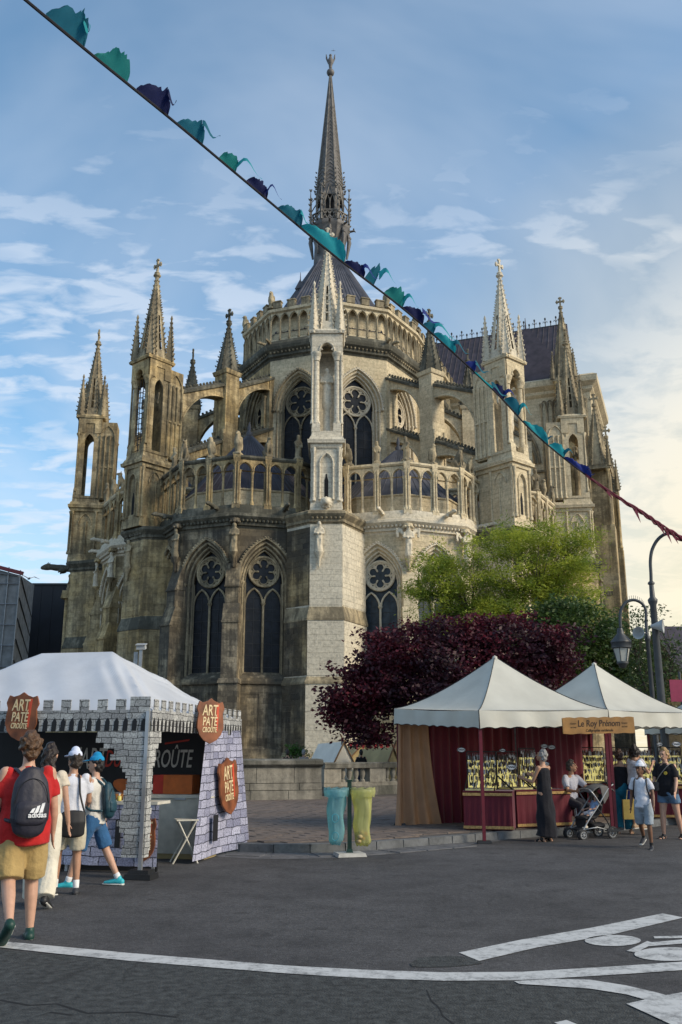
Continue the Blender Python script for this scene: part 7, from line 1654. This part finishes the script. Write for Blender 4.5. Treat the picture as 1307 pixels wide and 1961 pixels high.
# ---- 6: seated vendor
gp = pix(1090, 1500, 20.3); gp.z = KZ
J = person('seated vendor in pale shirt leaning on the table behind the stroller', gp, .55, 1.76, {-1: (80, 82, 4), 1: (78, 84, 6)}, {-1: (30, 12, 60), 1: (42, 16, 52)}, SK[1], 1.05, 8, turn=38, seat=.52); top_(J, cloth('pale_shirt', (.46, .47, .55)), .75, -.05); legs_(J, cloth('dark_trousers', (.03, .03, .04)), 1.9, .02, name='trousers'); hair_(J, hairm('hair_greying', (.06, .05, .045)), 'short'); shoes_(J, plain('shoe_black2', (.02, .02, .02)))
VS = empty('vendor_stool', gp, 'dark stool under the seated vendor', 'stool'); mk('seat', MB().lathe([(.19, .48), (.20, .50), (.19, .53)], 14).mesh('seat', BLACKP, 50), VS, Matrix.Translation((gp.x, gp.y, KZ)) @ Matrix.Translation((0, .05, -.10)))
for k in range(4): mk('leg', MB().tube([(.14*cos(k*pi/2+.7), .05+.14*sin(k*pi/2+.7), .40), (.19*cos(k*pi/2+.7), .05+.19*sin(k*pi/2+.7), 0)], .014, 6).mesh('leg', STEEL), VS, Matrix.Translation((gp.x, gp.y, KZ)))
# ---- 7: woman in black vest top and teal trousers, holding the stroller
gp = G(1200, 1598); J = person('woman in black vest top and loose teal trousers behind the stroller', gp+Vector((.02, .15, 0)), pi-.30, 1.69, {-1: (2, 3, 3), 1: (6, 10, 3)}, {-1: (26, 14, 34), 1: (26, 20, 30)}, SK[1], 1.03, 2, turn=-12, female=True)
top_(J, BLK_C, 0, -.02, .012, 'vest_top', .44); up = J['up']
for q in (-1, 1): mk('vest_strap', MB().tube([up(.42, .10)+Vector((q*.075, 0, 0)), up(.505, .03)+Vector((q*.09, 0, 0)), up(.43, -.09)+Vector((q*.07, 0, 0))], .009, 6).mesh('vest_strap', BLK_C), J['P'], J['M'])
legs_(J, cloth('teal_trousers', (.012, .12, .18)), 1.88, .045, .02, 'trousers'); hair_(J, hairm('hair_brown2', (.05, .022, .014)), 'bun'); sandals_(J, plain('sandal_tan', (.30, .20, .12)))
# ---- 8: dark-haired woman in patterned top, hand on cheek
gp = G(1236, 1590, KZ); BLUESK = cloth('blue_skirt', (.03, .04, .28), var=.6, sc=30); J = person('dark-haired woman in white patterned top and blue skirt beside the teal trousers', gp+Vector((.05, .55, 0)), pi-.9, 1.66, {-1: (2, 3, 2), 1: (3, 4, 2)}, {-1: (35, 10, 95, 10), 1: (45, 10, 105, 18)}, SK[1], 1.05, 4, turn=15, female=True)
top_(J, cloth('pattern_top', (.50, .48, .50), var=.4), .45, -.02); up = J['up']; b = MB(); chain(b, [(up(.08), .155, .12), (up(-.10), .18, .15), (up(-.42), .19, .16)], flat=(0, 1)); put(J, 'skirt', b, BLUESK, .014, 2, .012); hair_(J, hairm('hair_dark2', (.018, .012, .010)), 'bob'); shoes_(J, plain('shoe_tan', (.30, .2, .12)))
YB = empty('yellow_shopping_bag', gp, 'flat yellow shopping bag at the side of the teal-trousered woman', 'bag'); q = pix(1208, 1549, gp.y+.12); mk('bag_body', MB().box(-.16, .15, -.04, .04, -.20, .18, .01, .01).mesh('bag_body', plain('bag_ochre', (.55, .36, .08), .6)), YB, Matrix.Translation(q)); mk('bag_handle', MB().tube([(-.07, 0, .18), (-.04, 0, .36), (.04, 0, .36), (.07, 0, .18)], .008, 5).mesh('bag_handle', OCH), YB, Matrix.Translation(q))
# ---- 9: boy in cap
gp = G(1238, 1626); J = person('boy in black and white cap, white tee and grey shorts walking left', gp+Vector((.02, .05, 0)), -.50, 1.45, {-1: (-16, 30, 2, 20), 1: (6, 10, 2)}, {-1: (-8, 10, 16), 1: (6, 10, 24)}, SK[2], .98, 1, turn=-22, hs=1.12)
top_(J, cloth('boy_tee', (.62, .63, .68)), .60, -.08, .022); legs_(J, cloth('grey_shorts', (.26, .30, .34)), .95, .034); hair_(J, hairm('hair_black2', (.012, .010, .009)), 'short'); cap_(J, cloth('cap_white2', (.60, .63, .70), bump=.1), cloth('cap_black', (.015, .015, .018))); socks_(J, cloth('sock_black', (.02, .02, .02)), .06); shoes_(J, plain('shoe_black_white', (.03, .03, .035), .5))
backpack(J, 'black backpack worn by the boy in the cap', plain('nylon_black', (.014, .014, .018), .55), .26, .36, .12, .24)
# ---- 10: blonde woman in black tee and denim shorts
gp = (G(1262, 1608)+G(1312, 1606))/2; J = person('blonde woman in black tee and denim shorts looking down at the right edge', gp+Vector((.02, .05, 0)), -.75, 1.72, {-1: (4, 6, 5), 1: (-6, 6, 6)}, {-1: (14, 12, 24), 1: (12, 10, 24)}, SK[0], 1.16, 2, turn=-10, tilt=12, female=True)
top_(J, cloth('black_tee', (.013, .013, .016), .9), .72, -.10, .024); legs_(J, cloth('denim_light', (.10, .17, .26)), .52, .030); hair_(J, hairm('hair_blonde', (.32, .20, .08)), 'pony'); sandals_(J, BLACKP)
up = J['up']; mk('printed_badge', MB().extr([(.035*cos(k*pi/8), .035*sin(k*pi/8)) for k in range(16)][::-1], -.004, .004).mesh('printed_badge', plain('badge_yellow', (.60, .42, .05), .6)), J['P'], J['M'] @ Matrix.Translation(up(.34, -.162)+Vector((.06, 0, 0))))
CB = empty('crossbody_bag', J['M'] @ up(.1, -.1), 'small patterned crossbody bag at the hip of the blonde woman', 'bag'); q = up(.08, -.14)+Vector((-.18, 0, 0)); b = MB(); chain(b, [(q+Vector((0, 0, -.07)), .07, .03), (q+Vector((0, 0, .06)), .08, .03)]); mk('pouch', skin(b, 'pouch', plain('bag_pattern', (.06, .05, .045), .6, .6, 40), .011, 2), CB, J['M'])
mk('strap', MB().tube(smooth_poly([q+Vector((0, 0, .06)), up(.30, -.165)+Vector((-.06, 0, 0)), up(.49, -.07)+Vector((.09, 0, 0)), up(.5, .06)+Vector((.10, 0, 0)), up(.25, .16), up(.08, .12)+Vector((-.15, 0, 0)), q+Vector((-.02, .03, .05))], 5), .009, 6).mesh('strap', plain('strap_grey', (.2, .19, .18), .6), 180), CB, J['M'])
# ---- heads of visitors behind the wall
for px, py, D, col, lab in ((551, 1452, 37, (.03, .02, .015), 'person in dark clothes seen as a head left of the bush'), (582, 1451, 37.5, (.25, .24, .23), 'grey-haired person seen as a head right of the bush'), (692, 1450, 38, (.015, .015, .018), 'person in a dark hood behind the balustrade')):
    p = pix(px, py, D); J = person(lab, (p.x, p.y, .13), pi, 1.60, {-1: (2, 3, 2), 1: (3, 4, 2)}, {-1: (8, 8, 15), 1: (8, 8, 20)}, SK[1], 1.0); top_(J, cloth('clothes_'+str(px), col), .9); legs_(J, cloth('legs_'+str(px), (.04, .05, .08)), 1.9, .02, name='trousers'); hair_(J, hairm('hair_'+str(px), col), 'short')

# ---- stroller and baby
sp0 = G(1136, 1606)+Vector((0, .12, 0)); Ms = RZ(sp0, R_(20)); PR = empty('stroller', sp0, 'black and grey folding stroller in front of the teal trousers', 'stroller'); SILV = plain('stroller_tube', (.34, .35, .36), .4, metal=.5); FABR = plain('stroller_fabric', (.020, .020, .022), .85); FABG = plain('stroller_grey', (.12, .115, .11), .85); TYRE = plain('tyre_grey', (.035, .035, .037), .8)
# local: x along the direction of travel (front = -x), y across
def wheel(x, y, r):
    w_ = mk('wheel', MB().tube([(x+r*cos(k*pi/10), y, r+r*sin(k*pi/10)) for k in range(20)], .020, 8, True).mesh('wheel', TYRE, 180), PR, Ms); rm = MB().tube([(x+r*.72*cos(k*pi/10), y, r+r*.72*sin(k*pi/10)) for k in range(20)], .010, 6, True)
    for k in range(6): rm.tube([(x, y, r), (x+r*.72*cos(k*pi/3), y, r+r*.72*sin(k*pi/3))], .008, 5)
    rm.tube([(x, y-.02, r), (x, y+.02, r)], .02, 8); mk('rim', rm.mesh('rim', SILV, 60), w_, Ms)
for y in (-.24, .24):
    wheel(.34, y, .105)
    for o in (-.035, .035): wheel(-.36, y+o, .085)
for y in (-.22, .22):
    mk('frame_tube', MB().tube(smooth_poly([(-.36, y, .12), (-.18, y, .36), (.06, y, .62), (.30, y, .92), (.44, y, 1.02)], 4), .014, 8).mesh('frame_tube', SILV, 180), PR, Ms); mk('frame_tube', MB().tube(smooth_poly([(.34, y, .12), (.22, y, .36), (.02, y, .58)], 4), .013, 8).mesh('frame_tube', FABR, 180), PR, Ms)
    mk('frame_tube', MB().tube([(-.30, y, .18), (.0, y, .22), (.32, y, .14)], .011, 8).mesh('frame_tube', SILV, 180), PR, Ms)
mk('handle_bar', MB().tube([(.44, -.22, 1.02), (.47, -.15, 1.04), (.47, .15, 1.04), (.44, .22, 1.02)], .018, 8).mesh('handle_bar', FABR, 180), PR, Ms)
b = MB(); chain(b, [((-.22, 0, .38), .20, .045), ((.02, 0, .40), .20, .05), ((.14, 0, .50), .20, .05), ((.24, 0, .80), .19, .04)], side=(0, 1, 0)); mk('seat', skin(b, 'seat', FABR, .014, 2), PR, Ms)
b = MB(); chain(b, [((-.36, 0, .17), .17, .02), ((-.24, 0, .20), .18, .025), ((-.22, 0, .36), .18, .025)], side=(0, 1, 0)); mk('footrest', skin(b, 'footrest', FABR, .012, 2), PR, Ms)
b = MB(); chain(b, [((.0, 0, .24), .17, .05), ((.22, 0, .24), .17, .06)], side=(0, 1, 0)); mk('basket', skin(b, 'basket', FABR, .014, 2), PR, Ms)
hd = MB(); n, m = 14, 10
for j in range(m+1):
    a = R_(10+j*13)
    for i in range(n+1):
        y = -.23+.46*i/n; bul = 1+.06*sin(pi*i/n); hd.v.append((.20-.36*sin(a)*bul*.95+.05, y, .72+.36*-cos(a)*bul*-1*.0+.34*(1-cos(a))*.5*bul+.02))
hd.f = [(j*(n+1)+i, j*(n+1)+i+1, (j+1)*(n+1)+i+1, (j+1)*(n+1)+i) for j in range(m) for i in range(n)]
b = MB()
for k in range(9):
    a = R_(-40+k*11); c = Vector((.20, 0, .66)); r = .36; P_ = c+Vector((-r*sin(a)*1.0+.02, 0, r*cos(a)*.96)); chain(b, [(P_+Vector((0, -.21, -.02)), .045, .012), (P_+Vector((0, 0, .02)), .052, .014), (P_+Vector((0, .21, -.02)), .045, .012)], side=(cos(a), 0, sin(a)), n=8)
for y in (-.22, .22):
    for k in range(3): a = R_(-30+k*18); chain(b, [((.20, y, .66), .02, .01), ((.20-.33*sin(a), y, .66+.33*cos(a)), .06, .01)], side=(cos(a), 0, sin(a)), n=8)
mk('canopy_hood', skin(b, 'canopy_hood', FABG, .016, 2), PR, Ms); mk('hood_trim', MB().tube(smooth_poly([(.12, -.23, .62), (-.06, -.225, .86), (-.09, -.12, .93), (-.09, .12, .93), (-.06, .225, .86), (.12, .23, .62)], 4), .016, 8).mesh('hood_trim', SILV, 180), PR, Ms)
bp0 = Ms @ Vector((.06, 0, .43)); J = person('baby in light blue top and grey shorts sitting in the stroller', (bp0.x, bp0.y, bp0.z), R_(20)-pi/2, .80, {-1: (78, 66, 14), 1: (74, 58, 14)}, {-1: (28, 14, 50), 1: (30, 12, 55)}, SK[0], 1.12, -24, turn=14, tilt=10, hs=1.55, seat=.05)
top_(J, cloth('baby_blue', (.25, .36, .55)), .6, -.03); legs_(J, cloth('baby_shorts', (.42, .42, .46)), .8, .03); hair_(J, hairm('hair_baby', (.20, .12, .06)), 'short'); shoes_(J, plain('baby_shoe', (.55, .50, .42), .6))

bpy.data.scenes.remove(TS)

# pieces too small to pick apart one by one stay joined
for o in bpy.data.objects:
    if o.type == 'MESH' and o.parent is not None and o.name.split('.')[0] in ('crockets', 'colonnettes', 'ridge_cresting', 'roof_seams', 'spire_ribs', 'lantern', 'caryatids', 'glazing_bars', 'bird_spikes', 'scaffold_bars', 'printed_arches', 'leaf_frieze'):
        o['kind'] = 'stuff'
